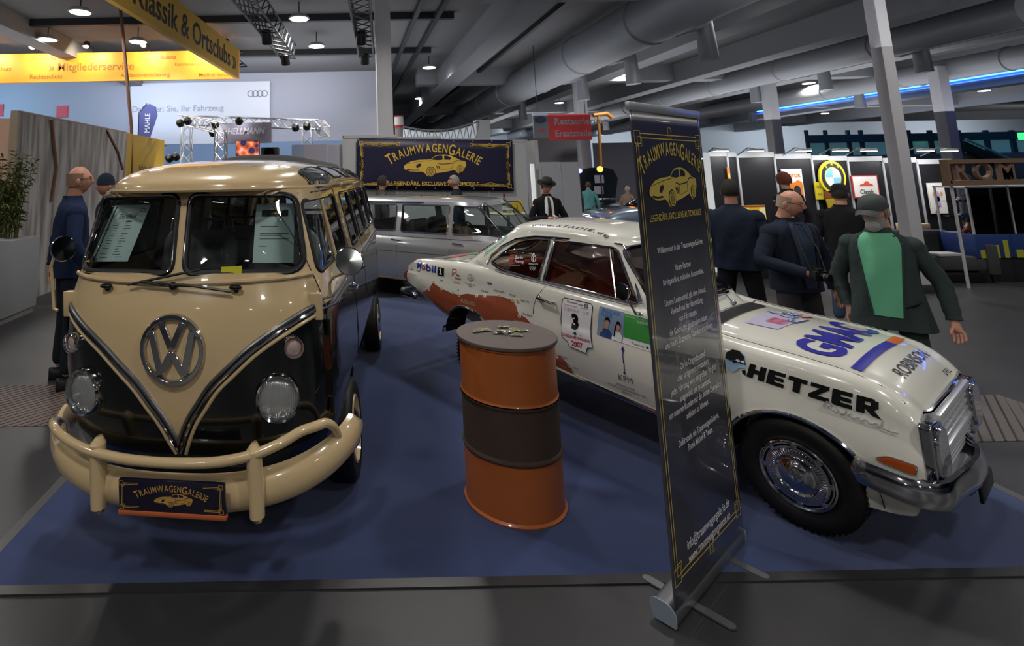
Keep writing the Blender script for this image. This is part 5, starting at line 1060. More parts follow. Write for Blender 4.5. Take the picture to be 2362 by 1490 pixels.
M.add([p for r in G2 for p in r], [(i * 10 + j, (i + 1) * 10 + j, (i + 1) * 10 + j + 1, i * 10 + j + 1) for i in range(NN) for j in range(9)]); mp_ = M.obj('route_map', M_ORA, CAR, fix=False)
M = MB(); M2 = MB(); disc = lambda r, n_=14: poly2([(r * cos(2 * PI * a / n_), r * sin(2 * PI * a / n_)) for a in range(n_)])
for u, z in [(-3.539, .783), (-3.474, .871), (-3.351, .823), (-3.197, .813), (-3.116, .801), (-2.895, .835), (-2.807, .849), (-2.641, .874), (-2.5, .864), (-2.45, .868), (-2.42, .753), (-2.09, .518), (-1.989, .474)]:
    M = MB(); put(M, disc(.0165), lambda x, y: onside(u + x, z + y, .0026)); M.obj('map_stop', M_PWH, mp_, fix=False); M = MB(); put(M, disc(.0095), lambda x, y: onside(u + x, z + y, .0032)); M.obj('map_stop_centre', mat('stop_yellow', 'c0a020'), mp_, fix=False)
M = MB()
for s_, u, z, h_ in (('Omsk', -3.37, .895, .018), ('Bensukut', -2.81, .885, .022), ('Krasnojarsk', -2.645, .913, .022), ('Irkutsk', -2.50, .905, .022), ('Ulan Ude', -2.375, .878, .022), ('Ulan-Bator', -2.345, .777, .022), ('Bautou', -2.03, .527, .02), ('Xi’an', -1.93, .47, .018), ('Kasan', -3.60, .80, .018), ('Ufa', -3.13, .845, .018)):
    put(M, text_geo(s_, h_ * 1.3, .0), lambda x, y: onside(u + x * .85, z + y, .002))
M.obj('map_names', M_PGR, mp_, smooth=0, fix=False); M = MB()
for s_, u, z, h_ in (('RUSSLAND', -3.0, .755, .05), ('MONGOLEI', -2.41, .70, .035), ('Perm', -3.36, .79, .016), ('Tomsk', -2.9, .795, .016), ('Moskau', -3.47, .82, .015), ('CHINA', -2.05, .45, .02)): put(M, text_geo(s_, h_, .01, sx=.75), lambda x, y: onside(u + x, z + y, .003))
M.obj('map_countries', mat('print_rose2', 'c49a8c'), mp_, smooth=0, fix=False)
# start number
Q3 = [(-2.003, .968), (-1.785, .962), (-1.771, .945), (-1.790, .79), (-1.783, .734), (-1.776, .658), (-1.816, .648), (-1.831, .607), (-1.965, .624), (-1.980, .654), (-2.026, .682), (-2.037, .81), (-2.02, .955)]
def fillpoly(P, fn, off, n_=7):
    M = MB(); c = Vector((sum(p[0] for p in P) / len(P), sum(p[1] for p in P) / len(P))); vs_ = []; fs = []; m_ = len(P)
    PD = []
    for i in range(m_):
        for k_ in range(3): a = Vector(P[i]).lerp(Vector(P[(i + 1) % m_]), k_ / 3); PD.append(a)
    m_ = len(PD)
    for j in range(1, n_ + 1):
        for p in PD: q = c.lerp(p, j / n_); vs_.append(fn(q.x, q.y, off))
    vs_.append(fn(c.x, c.y, off))
    for j in range(n_ - 1):
        for i in range(m_): fs.append((j * m_ + i, j * m_ + (i + 1) % m_, (j + 1) * m_ + (i + 1) % m_, (j + 1) * m_ + i))
    fs += [(len(vs_) - 1, i, (i + 1) % m_) for i in range(m_)]; M.add(vs_, fs); return M
pl3 = fillpoly(Q3, onside, .002).obj('start_number_plate', M_PWH, CAR, fix=False)
M = MB(); M.tube([onside(u, z, .003) for u, z in Q3], .0028, 5, closed=True); M.obj('plate_outline', M_PBLK, pl3)
M = MB(); place(M, T_('3', bold=.06), rq(-1.945, .752, -1.888, .868), onside, .003); place(M, T_('ThyssenKrupp', bold=.012), [(-1.985, .938), (-1.845, .931), (-1.845, .947), (-1.985, .955)], onside, .003); M.obj('numeral', M_PBLK, pl3, smooth=0, fix=False)
M = MB(); place(M, T_('DÜSSELDORF–SHANGHAI', bold=.025), rq(-2.02, .688, -1.792, .712), onside, .003); place(M, T_('2007', bold=.03), rq(-1.945, .632, -1.855, .672), onside, .003); M.obj('red_lettering', M_REDP, pl3, smooth=0, fix=False)
M = MB(); place(M, T_('Дюссельдорф · Шанхай'), rq(-2.01, .910, -1.80, .928), onside, .003); place(M, T_('杜塞尔多夫 · 上海'), rq(-2.01, .875, -1.80, .902), onside, .003); M.obj('pink_lettering', mat('print_pink', 'b89aa8'), pl3, smooth=0, fix=False)
M = MB(); put(M, strip2([(.014 * cos(a * PI / 8), .014 * sin(a * PI / 8)) for a in range(16)], .006, True), lambda x, y: onside(-1.822 + x, .94 + y, .003)); put(M, disc(.007), lambda x, y: onside(-1.822 + x, .94 + y, .003)); put(M, disc(.012), lambda x, y: onside(-1.912 + x, .728 + y, .003)); put(M, disc(.005), lambda x, y: onside(-1.865 + x, .722 + y, .003)); M.obj('round_seals', mat('seal_blue', '2f4466'), pl3, smooth=0, fix=False)
# poster with two children
ps = decal('photo_sticker', cells(6, 6), [(-1.745, .757), (-1.556, .744), (-1.534, .947), (-1.718, .958)], mat('poster_sky', '7d98b8', rough=.35, coat=.4))
def pq(geo, nm, m_, off): 
    M = MB(); Q = [(-1.745, .757), (-1.556, .744), (-1.534, .947), (-1.718, .958)]
    def fn(x, y): a = [(Q[0][i] * (1 - x) + Q[1][i] * x) * (1 - y) + (Q[3][i] * (1 - x) + Q[2][i] * x) * y for i in (0, 1)]; return onside(a[0], a[1], off)
    put(M, geo, fn); return M.obj(nm, m_, ps, smooth=0, fix=False)
EL = lambda x, y, a, b_, n_=20: poly2([(x + a * cos(2 * PI * k_ / n_), y + b_ * sin(2 * PI * k_ / n_)) for k_ in range(n_)])
pq(merge(poly2([(.12, 0), (.55, -.0), (.60, .16), (.50, .28), (.42, .31), (.30, .31), (.22, .26), (.14, .14)])), 'boy_shirt', mat('shirt_blue', '2a4a80'), .003); pq(merge(poly2([(.60, 0), (.97, 0), (.98, .2), (.90, .30), (.82, .33), (.76, .33), (.68, .28), (.60, .14)])), 'girl_shirt', M_PWH, .003)
pq(merge(EL(.38, .50, .085, .13), EL(.81, .49, .075, .125), poly2([(.33, .30), (.43, .30), (.43, .4), (.33, .4)]), poly2([(.77, .30), (.86, .30), (.86, .4), (.77, .4)]), EL(.17, .25, .05, .12)), 'faces', SKIN, .0036)
pq(merge(poly2([(.27, .50), (.28, .62), (.34, .70), (.44, .70), (.49, .62), (.49, .52), (.46, .58), (.40, .61), (.32, .59)]), poly2([(.72, .45), (.73, .60), (.78, .67), (.86, .66), (.91, .58), (.91, .42), (.88, .52), (.82, .58), (.76, .54)]), strip2([(.73, .50), (.71, .38), (.69, .25), (.68, .12)], .05)), 'hair', M_PBLK, .0042)
pq(merge(xf(text_geo('蒂森克虏伯', .15, .004), dx=.48, dy=.90), xf(text_geo('科技周', .15, .004), dx=.33, dy=.75)), 'blue_lettering', mat('poster_blue_text', '4a78b0'), .0034)
gs_ = decal('green_sticker', cells(5, 5), [(-1.547, .783), (-1.34, .774), (-1.345, .932), (-1.531, .944)], mat('sticker_green', '3f9a4a', rough=.35, coat=.4)); decal('sticker_lettering', merge(T_('上海科技馆'), ), [(-1.45, .895), (-1.36, .893), (-1.36, .915), (-1.45, .917)], M_PWH, off=.003, par=gs_); decal('sticker_lettering', T_('Innovation · Technik'), [(-1.52, .924), (-1.40, .920), (-1.40, .930), (-1.52, .934)], mat('pale_green_print', 'a8d0a8'), off=.003, par=gs_)
gs_ = decal('white_sticker_strip', cells(5, 2), [(-1.556, .744), (-1.34, .728), (-1.34, .774), (-1.549, .783)], M_PWH); decal('sticker_lettering', T_('ThyssenKrupp', bold=.01), [(-1.49, .748), (-1.405, .743), (-1.405, .757), (-1.49, .763)], M_PBLK, off=.003, par=gs_); M = MB(); put(M, disc(.009), lambda x, y: onside(-1.385 + x, .752 + y, .003)); M.obj('round_seal', mat('seal_blue', '2f4466'), gs_, fix=False)
# porcelain maker: sceptre and name
M = MB(); put(M, merge(strip2([(0, 0), (.004, .05), (-.001, .10), (.003, .15)], .006), disc(.008), xf(disc(.006), dx=.002, dy=.075), poly2([(-.012, .150), (.016, .150), (.008, .165), (.003, .178), (-.004, .165)]), xf(disc(.006), dx=.003, dy=.142)), lambda x, y: onside(-1.551 + x - .0, .548 + y, .002)); M.obj('sceptre_emblem', mat('sceptre_blue', '26206e'), CAR, fix=False)
decal('sponsor_lettering', T_('KPM'), [(-1.598, .488), (-1.500, .49), (-1.500, .528), (-1.598, .528)], M_PGR); decal('sponsor_lettering', T_('KÖNIGLICHE\nPORZELLAN-MANUFAKTUR\nBERLIN'), [(-1.69, .405), (-1.42, .395), (-1.42, .462), (-1.69, .468)], M_PGR)
# front wing
R4 = lambda *r: [poly2(rq(*q)) for q in r]
HZ = {'H': R4((0, 0, .36, 1), (.64, 0, 1, 1), (.3, .36, .7, .66)), 'E': R4((0, 0, .40, 1), (.3, 0, .95, .26), (.3, .38, .90, .62), (.3, .75, .95, 1)), 'T': R4((0, .72, 1, 1), (.30, 0, .68, .75)), 'Z': R4((.05, .74, .98, 1), (0, 0, 1, .26)) + [poly2([(0, .22), (.38, .22), (.98, .80), (.58, .80)])], 'R': R4((0, 0, .38, 1), (.3, .76, .82, 1), (.3, .34, .86, .56), (.64, .45, .98, .90)) + [poly2([(.32, .40), (.70, .45), (1.12, -.12), (.66, 0)])]}
tess = lambda g_: g_
hz = merge(*[xf(merge(*HZ[c_]), 1, 1, i * 1.12) for i, c_ in enumerate('HETZER')])
def fine(geo, L_):
    bm = bmesh.new()
    for f in geo[1]: bm.faces.new([bm.verts.new((geo[0][i][0], geo[0][i][1], 0)) for i in f])
    for _ in range(3):
        e = [e for e in bm.edges if e.calc_length() > L_]
        if not e: break
        bmesh.ops.subdivide_edges(bm, edges=e, cuts=1, use_grid_fill=True)
    bmesh.ops.triangulate(bm, faces=bm.faces[:]); bm.verts.index_update(); r = [(v.co.x, v.co.y) for v in bm.verts], [[v.index for v in f.verts] for f in bm.faces]; bm.free(); return r
decal('sponsor_lettering', fine(hz, .25), [(-.826, .722), (-.268, .672), (-.260, .762), (-.800, .808)], M_PBLK)
f_ = decal('swimmer_logo', poly2([(.0, .15), (.30, .0), (.52, .12), (.62, .25), (.95, .3), (.98, .62), (.95, .85), (.7, 1.0), (.4, 1.0), (.1, .85), (0, .6)]), rq(-.925, .735, -.822, .862), mat('logo_pale_blue', '9cc0dc', coat=.5)); decal('swim_cap', merge(poly2([(.0, .62), (.08, .85), (.35, 1.0), (.68, 1.0), (.92, .84), (.98, .60), (.6, .66), (.25, .58)]), strip2([(.35, .55), (.6, .6), (.98, .56)], .07), poly2([(.78, .3), (.97, .35), (.94, .14), (.8, .18)])), rq(-.925, .735, -.822, .862), M_PBLK, off=.003, par=f_)
decal('goggles', merge(EL(.55, .58, .12, .07), EL(.82, .57, .11, .07)), rq(-.870, .800, -.825, .815), M_PWH, off=.0036, par=f_)
def script_tube(P2, fn, par=CAR, r=.0028): M = MB(); M.tube([fn(u, z, .004) for u, z in P2], r, 6); return M.obj('chrome_script', M_GA, par)
RK = [(0, .35), (.06, .9), (.02, .2), (.06, .95), (.14, .9), (.12, .6), (.07, .5), (.17, .15), (.22, .3), (.25, .45), (.21, .45), (.23, .15), (.30, .25), (.34, .95), (.33, .2), (.39, .5), (.35, .35), (.42, .15), (.47, .35), (.51, .48), (.49, .2), (.54, .25), (.58, .5), (.62, .42), (.62, .18), (.68, .3), (.75, .45), (.70, .4), (.71, .15), (.77, .25), (.82, 1.0), (.80, .2), (.9, .12), (1.0, .2)]
script_tube([(-.485 + .27 * a, .665 - .045 * a + .045 * b_) for a, b_ in RK], onside)
script_tube([(-2.99 + .17 * a, 1.098 + .03 * b_) for a, b_ in RK[:22]], lambda u, z, o_: ongs(u, z, .006), r=.0025)
# bonnet
g = merge(xf(T_('GMAC', bold=.035, spacing=1.02, sub=.08)))
decal('sponsor_lettering', g, [(-.449, .255), (-.452, 1.15), (-.688, 1.135), (-.667, .25)], M_BLUE, fn=lambda u, v, o_: ontop(u, v, o_), off=.0025)
ot = lambda u, v, o_: ontop(u, v, o_)
decal('bonnet_stripe', merge(xf(cells(10, 3), 1, .55), ), [(-.352, .215), (-.342, .90), (-.385, .88), (-.396, .20)], M_BLUE, fn=ot, off=.0025); decal('bonnet_stripe', cells(4, 3), [(-.342, .90), (-.352, 1.15), (-.400, 1.13), (-.385, .88)], mat('stripe_orange', 'c8682a', rough=.3, coat=.5), fn=ot, off=.0025)
decal('sponsor_lettering', merge(T_("ROBINSON", bold=.004), xf(poly2([(0, 0), (.25, .5), (0, 1), (.1, .5)]), .35, .8, 2.75, -.38)), [(-.223, .43), (-.226, 1.10), (-.281, 1.07), (-.28, .41)], M_PBLK, fn=ot, off=.0025)
d = decal('event_sticker', cells(6, 6), [(-.80, .50), (-.77, .90), (-.97, .93), (-.965, .46)], mat('sticker_lilac', 'b8b4d0', rough=.3, coat=.4), fn=ot); decal('sticker_lettering', T_('WWWW', bold=.03), [(-.80, .60), (-.79, .78), (-.90, .76), (-.90, .60)], mat('print_pinkred', 'c05a78'), fn=ot, off=.003, par=d)
for k_, (Q, s_, m_) in enumerate((([(-.86, .95), (-.83, 1.08), (-.89, 1.10), (-.92, .97)], 'ICE', M_BLUE), ([(-.93, .86), (-.88, .97), (-.94, .99), (-.98, .88)], 'GP', mat('sticker_navy', '1f4a80')), ([(-.80, .99), (-.775, 1.08), (-.82, 1.09), (-.84, .99)], 'WWW', M_REDP), ([(-.775, .74), (-.755, .94), (-.83, .93), (-.83, .74)], 'Classic', mat('sticker_navy', '1f4a80')), ([(-.85, .84), (-.83, .94), (-.88, .95), (-.90, .85)], 'RC', mat('sticker_navy', '1f4a80')))):
    d = decal('small_sticker', cells(3, 3), Q, m_, fn=ot, off=.003); decal('sticker_lettering', T_(s_, bold=.02), [tuple(Vector(Q[i]).lerp(sum((Vector(q) for q in Q), Vector((0, 0))) / 4, .22)) for i in range(4)], M_PWH, fn=ot, off=.0038, par=d)
M = MB(); put(M, text_geo('OPEL', .05, .006, spacing=1.3), lambda x, y: ontop(-.165 - y * .5, 1.0 + x, .006)); M.obj('chrome_letters', CHROME, CAR, smooth=0, fix=False)
# roof side, pillar, quarter glass, boot
decal('sponsor_lettering', T_('www.STADIE.de', bold=.01, shear=.3, spacing=1.25), [(-2.44, 0), (-1.745, 0), (-1.745, 1), (-2.44, 1)], mat('print_navy', '20284a'), fn=lambda u, t_, o_: onroofc(u, .262 + .035 * t_ + .012 * sin((u + 2.44) / .7 * PI) - .0, .003))
M = MB(); Q = [(-2.90, 1.165), (-2.68, 1.350), (-2.715, 1.385), (-2.945, 1.215)]; place(M, T_('fleesensee', shear=.3), Q, lambda u, z, o_: ongs(u, z, .004), 0); M.obj('sponsor_lettering', mat('print_turquoise', '30a090'), CAR, smooth=0, fix=False)
qf = lambda u, z, o_: ongs(u, z, o_ + .002)
for k_, z_ in enumerate((1.197, 1.158)):
    d = decal('flag_sticker', cells(1, 3), [(-2.592, z_), (-2.548, z_ + .002), (-2.544, z_ + .028), (-2.588, z_ + .026)], mat('flag_red', 'a83024'), fn=qf, par=CAR)
    if k_ == 0: decal('black_stripe', cells(1, 1), [(-2.589, z_ + .018), (-2.545, z_ + .020), (-2.544, z_ + .029), (-2.588, z_ + .027)], M_PBLK, fn=qf, off=.001, par=d); decal('gold_stripe', cells(1, 1), [(-2.592, z_ - .001), (-2.548, z_ + .001), (-2.547, z_ + .009), (-2.591, z_ + .008)], mat('flag_gold', 'c8a030'), fn=qf, off=.001, par=d)
decal('glass_lettering', T_('Berlin', bold=.01), [(-2.532, 1.192), (-2.455, 1.197), (-2.452, 1.224), (-2.53, 1.219)], M_PWH, fn=qf); decal('glass_lettering', T_('Peking', bold=.01), [(-2.532, 1.154), (-2.44, 1.16), (-2.438, 1.188), (-2.53, 1.183)], M_PWH, fn=qf); decal('glass_lettering', T_('Volkswagen und mehr'), [(-2.59, 1.13), (-2.47, 1.137), (-2.47, 1.145), (-2.59, 1.139)], M_PWH, fn=qf)
decal('seal_emblem', merge(EL(.5, .86, .16, .13), strip2([(.15, .15), (.1, .55), (.3, .72), (.5, .5), (.75, .7), (.9, .5), (.8, .12), (.5, .05), (.15, .15)], .12), strip2([(.5, .55), (.35, .3), (.55, .1)], .14)), [(-2.365, 1.185), (-2.315, 1.19), (-2.328, 1.262), (-2.375, 1.257)], M_PWH, fn=qf); decal('glass_lettering', T_('Beijing 2008'), [(-2.385, 1.160), (-2.295, 1.166), (-2.295, 1.182), (-2.385, 1.176)], M_PWH, fn=qf)
decal('five_rings', merge(*[strip2([(x + .11 * cos(a * PI / 8), y + .2 * sin(a * PI / 8)) for a in range(16)], .035, True) for x, y in ((.15, .65), (.5, .65), (.85, .65), (.32, .4), (.67, .4))]), [(-2.372, 1.118), (-2.308, 1.122), (-2.31, 1.152), (-2.374, 1.148)], M_PWH, fn=qf)
d = decal('boot_sticker', cells(3, 3), [(-3.50, .36), (-3.50, .60), (-3.58, .60), (-3.60, .36)], M_REDP, fn=ot); decal('boot_sticker', cells(3, 3), [(-3.44, .62), (-3.40, .95), (-3.52, 1.0), (-3.56, .62)], mat('sticker_green', '3f9a4a'), fn=ot); decal('boot_lettering', T_('OEIR', bold=.02), [(-3.50, .20), (-3.50, .36), (-3.58, .36), (-3.60, .2)], M_PBLK, fn=ot)
for v in (.35, .50): M = MB(); M.box((-1.27, v, .958), (-1.18, v + .09, .966), .002); o = M.obj('yellow_card', mat('card_yellow', 'c8c020'), CAR)
# ------------------------------------------------------------------ oil drum table with sweets
DR = thing('oil_drum', 'orange and dark brown oil drum used as a table, between bus and coupe', 'drum', (.969, 3.44, .008))
M_DO = mat('drum_orange', 'ac5e2c', rough=.38, noise=.05, nscale=4, coat=.2); M_DB = mat('drum_brown', '43352c', rough=.8, noise=.15, nscale=14, bump=.2, bscale=200)
def dprof(z0, z1):
    P = []
    zz = z0
    while zz <= z1 + 1e-6:
        r = .285 + .009 * max(0, 1 - abs(zz - .61) / .018)**.6 + .009 * max(0, 1 - abs(zz - .32) / .018)**.6; P.append((r, zz)); zz += .006
    return P
t = MB(); t.lathe(dprof(.62, .908) + [(.293, .912), (.295, .92), (.290, .924), (.0, .924)], 96); t.obj('upper_shell', M_DO, DR)
t = MB(); t.lathe(dprof(.314, .616), 96, caps=False); t.obj('brown_band', M_DB, DR)
t = MB(); t.lathe([(0, .006), (.288, .004), (.294, .0), (.296, .008), (.289, .016)] + dprof(.02, .31), 96); t.obj('lower_shell', M_DO, DR)
t = MB(); t.lathe([(.0, .9235), (.299, .9235), (.303, .928), (.303, .942), (.300, .946), (0, .946)], 96); t.obj('lid_board', mat('lid_brown', '5e5350', rough=.6, noise=.12, nscale=9, bump=.1, bscale=120), DR)
SWG = 'clear wrapped sweets on the drum lid'; rs = random.Random(5)
for k, (x, y, a, dz) in enumerate(((-.075, .04, 5, 0), (-.07, .02, -8, 0), (.03, .07, 0, 0), (-.11, .005, 15, 0), (-.02, -.02, 20, 0), (.045, -.01, 50, 0), (.07, .02, -35, 0), (.10, .0, 10, 0), (.05, -.065, -12, 0), (.0, -.03, -25, .012))):
    if k == 0:
        s0 = thing('wrapped_sweet', 'small clear wrapped sweet with gold print lying on the drum lid', 'sweet', (0, 0, 0), 0, SWG)
        M = MB(); M.grid(lambda u, v: ((u - .5) * .058, .011 * cos(2 * PI * v) * (.6 + .4 * abs(sin(PI * u))**.3 if .18 < u < .82 else 1.1), .007 + .006 * sin(2 * PI * v) * (1 if .18 < u < .82 else .25)), 14, 10, cv=True); M.obj('wrapper', mat('clear_wrap', (.72, .74, .72), rough=.12, metal=.35), s0)
        M = MB(); M.box((-.016, -.005, .0125), (.016, .005, .0138)); M.obj('gold_print', mat('sweet_gold', 'c8b060', metal=.6, rough=.3), s0, smooth=0); s = s0
    else: s = copy_tree(s0)
    s.scale = (1.25,) * 3; s.location = (.969 + x * 1.35 - .02, 3.44 + y * 1.35 + .02, .9545 + dz); s.rotation_euler = (0, 0, rad(a))
# ------------------------------------------------------------------ roll-up banner
RU = thing('rollup_banner', 'tall dark roll-up banner with golden car and white text before the rally coupe', 'banner', (1.363, 2.513, .0), .646)
M = MB(); M.prism([(0, p[0], p[1]) for p in rpoly([(-.004, .012), (.085, .010), (.095, .085), (.02, .088), (-.006, .06)], [.01, .02, .03, .02, .02], 4)], (.855, 0, 0)); cs_ = M.obj('base_cassette', mat('cassette_alu', (.60, .61, .63), rough=.28, metal=.9), RU)
M = MB(); M.prism([(-.006, p[0], p[1]) for p in rpoly([(-.008, .008), (.090, .006), (.100, .089), (.02, .092), (-.010, .062)], [.01, .02, .03, .02, .02], 4)], (.007, 0, 0)); M.obj('end_cap', mat('cap_grey', '7d8a98', rough=.4), cs_); M = MB(); M.prism([(.854, p[0], p[1]) for p in rpoly([(-.008, .008), (.090, .006), (.100, .089), (.02, .092), (-.010, .062)], [.01, .02, .03, .02, .02], 4)], (.007, 0, 0)); M.obj('end_cap', mat('cap_grey', '7d8a98'), cs_)
for u in (.2, .65):
    M = MB(); P = [(u + .022 * cos(a * PI / 8), -.135 + .022 * sin(a * PI / 8)) for a in range(8, 17)] + [(u + .022 * cos(a * PI / 8), .20 + .022 * sin(a * PI / 8)) for a in range(0, 9)]; M.prism([(x, y, .004) for x, y in P], (0, 0, .007)); M.obj('foot', mat('foot_alu', (.55, .56, .58), rough=.3, metal=.8), RU)
M = MB(); M.tube([(.43, .05, .085), (.43, .05, 2.25)], .012, 10); M.obj('support_pole', SATIN, RU)
ZT = 2.272
M = MB(); M.box((-.006, -.010, ZT - .032), (.861, .012, ZT + .012), .004); M.obj('top_rail', mat('rail_alu', (.78, .80, .82), rough=.3, metal=.7), RU)
M_RUB = mat('rollup_print', '14142a', rough=.36, spec=.9, coat=.8, ior=1.9)
M = MB(); M.grid(lambda u, v: (.85 * u, -.002 + .0015 * sin(u * 13) * sin(v * PI), .07 + (ZT - .10) * v), 30, 40); M.obj('sheet', M_RUB, RU, solid=.0015)
ra = lambda M, g, sx_, dx, dz, y=-.006, sy=None: put(M, g, lambda x, z: (dx + x * sx_, y, dz + z * (sy or sx_)))
M = MB(); g = []; x0, x1, z0, z1 = .035, .815, .17, 2.13; b_ = .045
for (X, sx_) in ((x0, 1), (x1, -1)):
    for (Z, sz) in ((z0, 1), (z1, -1)):
        for k_ in (0, .022): g += [strip2([(X + sx_ * b_, Z + sz * (k_)), ((x0 + x1) / 2, Z + sz * k_)], .005), strip2([(X + sx_ * k_, Z + sz * b_), (X + sx_ * k_, (z0 + z1) / 2)], .005)]
        for o_, h_ in ((0, .05), (.028, .034)): g.append(strip2([(X + sx_ * o_ - .012 * sx_, Z + sz * o_ - .012 * sz), (X + sx_ * (o_ + h_), Z + sz * o_ - .012 * sz), (X + sx_ * (o_ + h_), Z + sz * (o_ + h_)), (X + sx_ * o_ - .012 * sx_, Z + sz * (o_ + h_))], .005, True))
for Z in (z0 - .01, z1 + .01): g.append(strip2([((x0 + x1) / 2 - .018, Z - .025), ((x0 + x1) / 2 + .018, Z - .025), ((x0 + x1) / 2 + .018, Z + .03), ((x0 + x1) / 2 - .018, Z + .03)], .005, True))
ra(M, merge(*g), 1, 0, 0); M_RG = mat('rollup_gold', 'c2ac54', rough=.35); M.obj('gold_frame', M_RG, RU, smooth=0, fix=False)
M = MB(); ra(M, arc_text('TRAUMWAGENGALERIE', .098, .72, 0, 0, bold=.012, caps=(0, 10), sx=.60), 1, .42, 2.055); bd, dk, rg = sports_car(); ra(M, bd, .29, .42, 1.84, -.0055); ra(M, text_geo('LEGENDÄRE, EXCLUSIVE AUTOMOBILE', .046, .012, sx=.78), 1, .42, 1.715); M.obj('golden_print', M_RG, RU, smooth=0, fix=False)
M = MB(); ra(M, dk, .29, .42, 1.84, -.0068); M.obj('car_cutout_print', M_RUB, RU, smooth=0, fix=False); M = MB(); ra(M, rg, .29, .42, 1.84, -.0078); M.obj('wheel_print', M_RG, RU, smooth=0, fix=False)
M = MB()
for s_, z in (('Willkommen in der TraumwagenGalerie', 1.560), ('Ihrem Partner', 1.462), ('für legendäre, exklusive Automobile.', 1.408), ('Unsere Leidenschaft gilt dem Ankauf,', 1.312), ('Verkauf und der Vermittlung', 1.266), ('von Fahrzeugen,', 1.220), ('die Geschichte geschrieben haben', 1.172), ('und heute als zeitlose Klassiker erstrahlen.', 1.124), ('Ob im Originalzustand', 1.005), ('oder fachgerecht restauriert,', .960), ('jedes Fahrzeug wird mit größter Sorgfalt', .914), ('ausgewählt und präsentiert,', .868), ('um unseren Kunden nur die besten Exemplare', .822), ('anbieten zu können.', .776), ('Dafür steht die TraumwagenGalerie,', .683), ('Frank Michel & Team.', .640)):
    M = MB(); ra(M, text_geo(s_, .042, .004, sx=.80), 1, .43, z); M.obj('text_line', M_PWH, RU, smooth=0, fix=False)
M = MB()
ra(M, text_geo('info@traumwagengalerie.de', .056, .006, sx=.82), 1, .43, .262); ra(M, text_geo('www.traumwagengalerie.de', .056, .006, sx=.82), 1, .43, .206); M.obj('white_text', M_PWH, RU, smooth=0, fix=False)
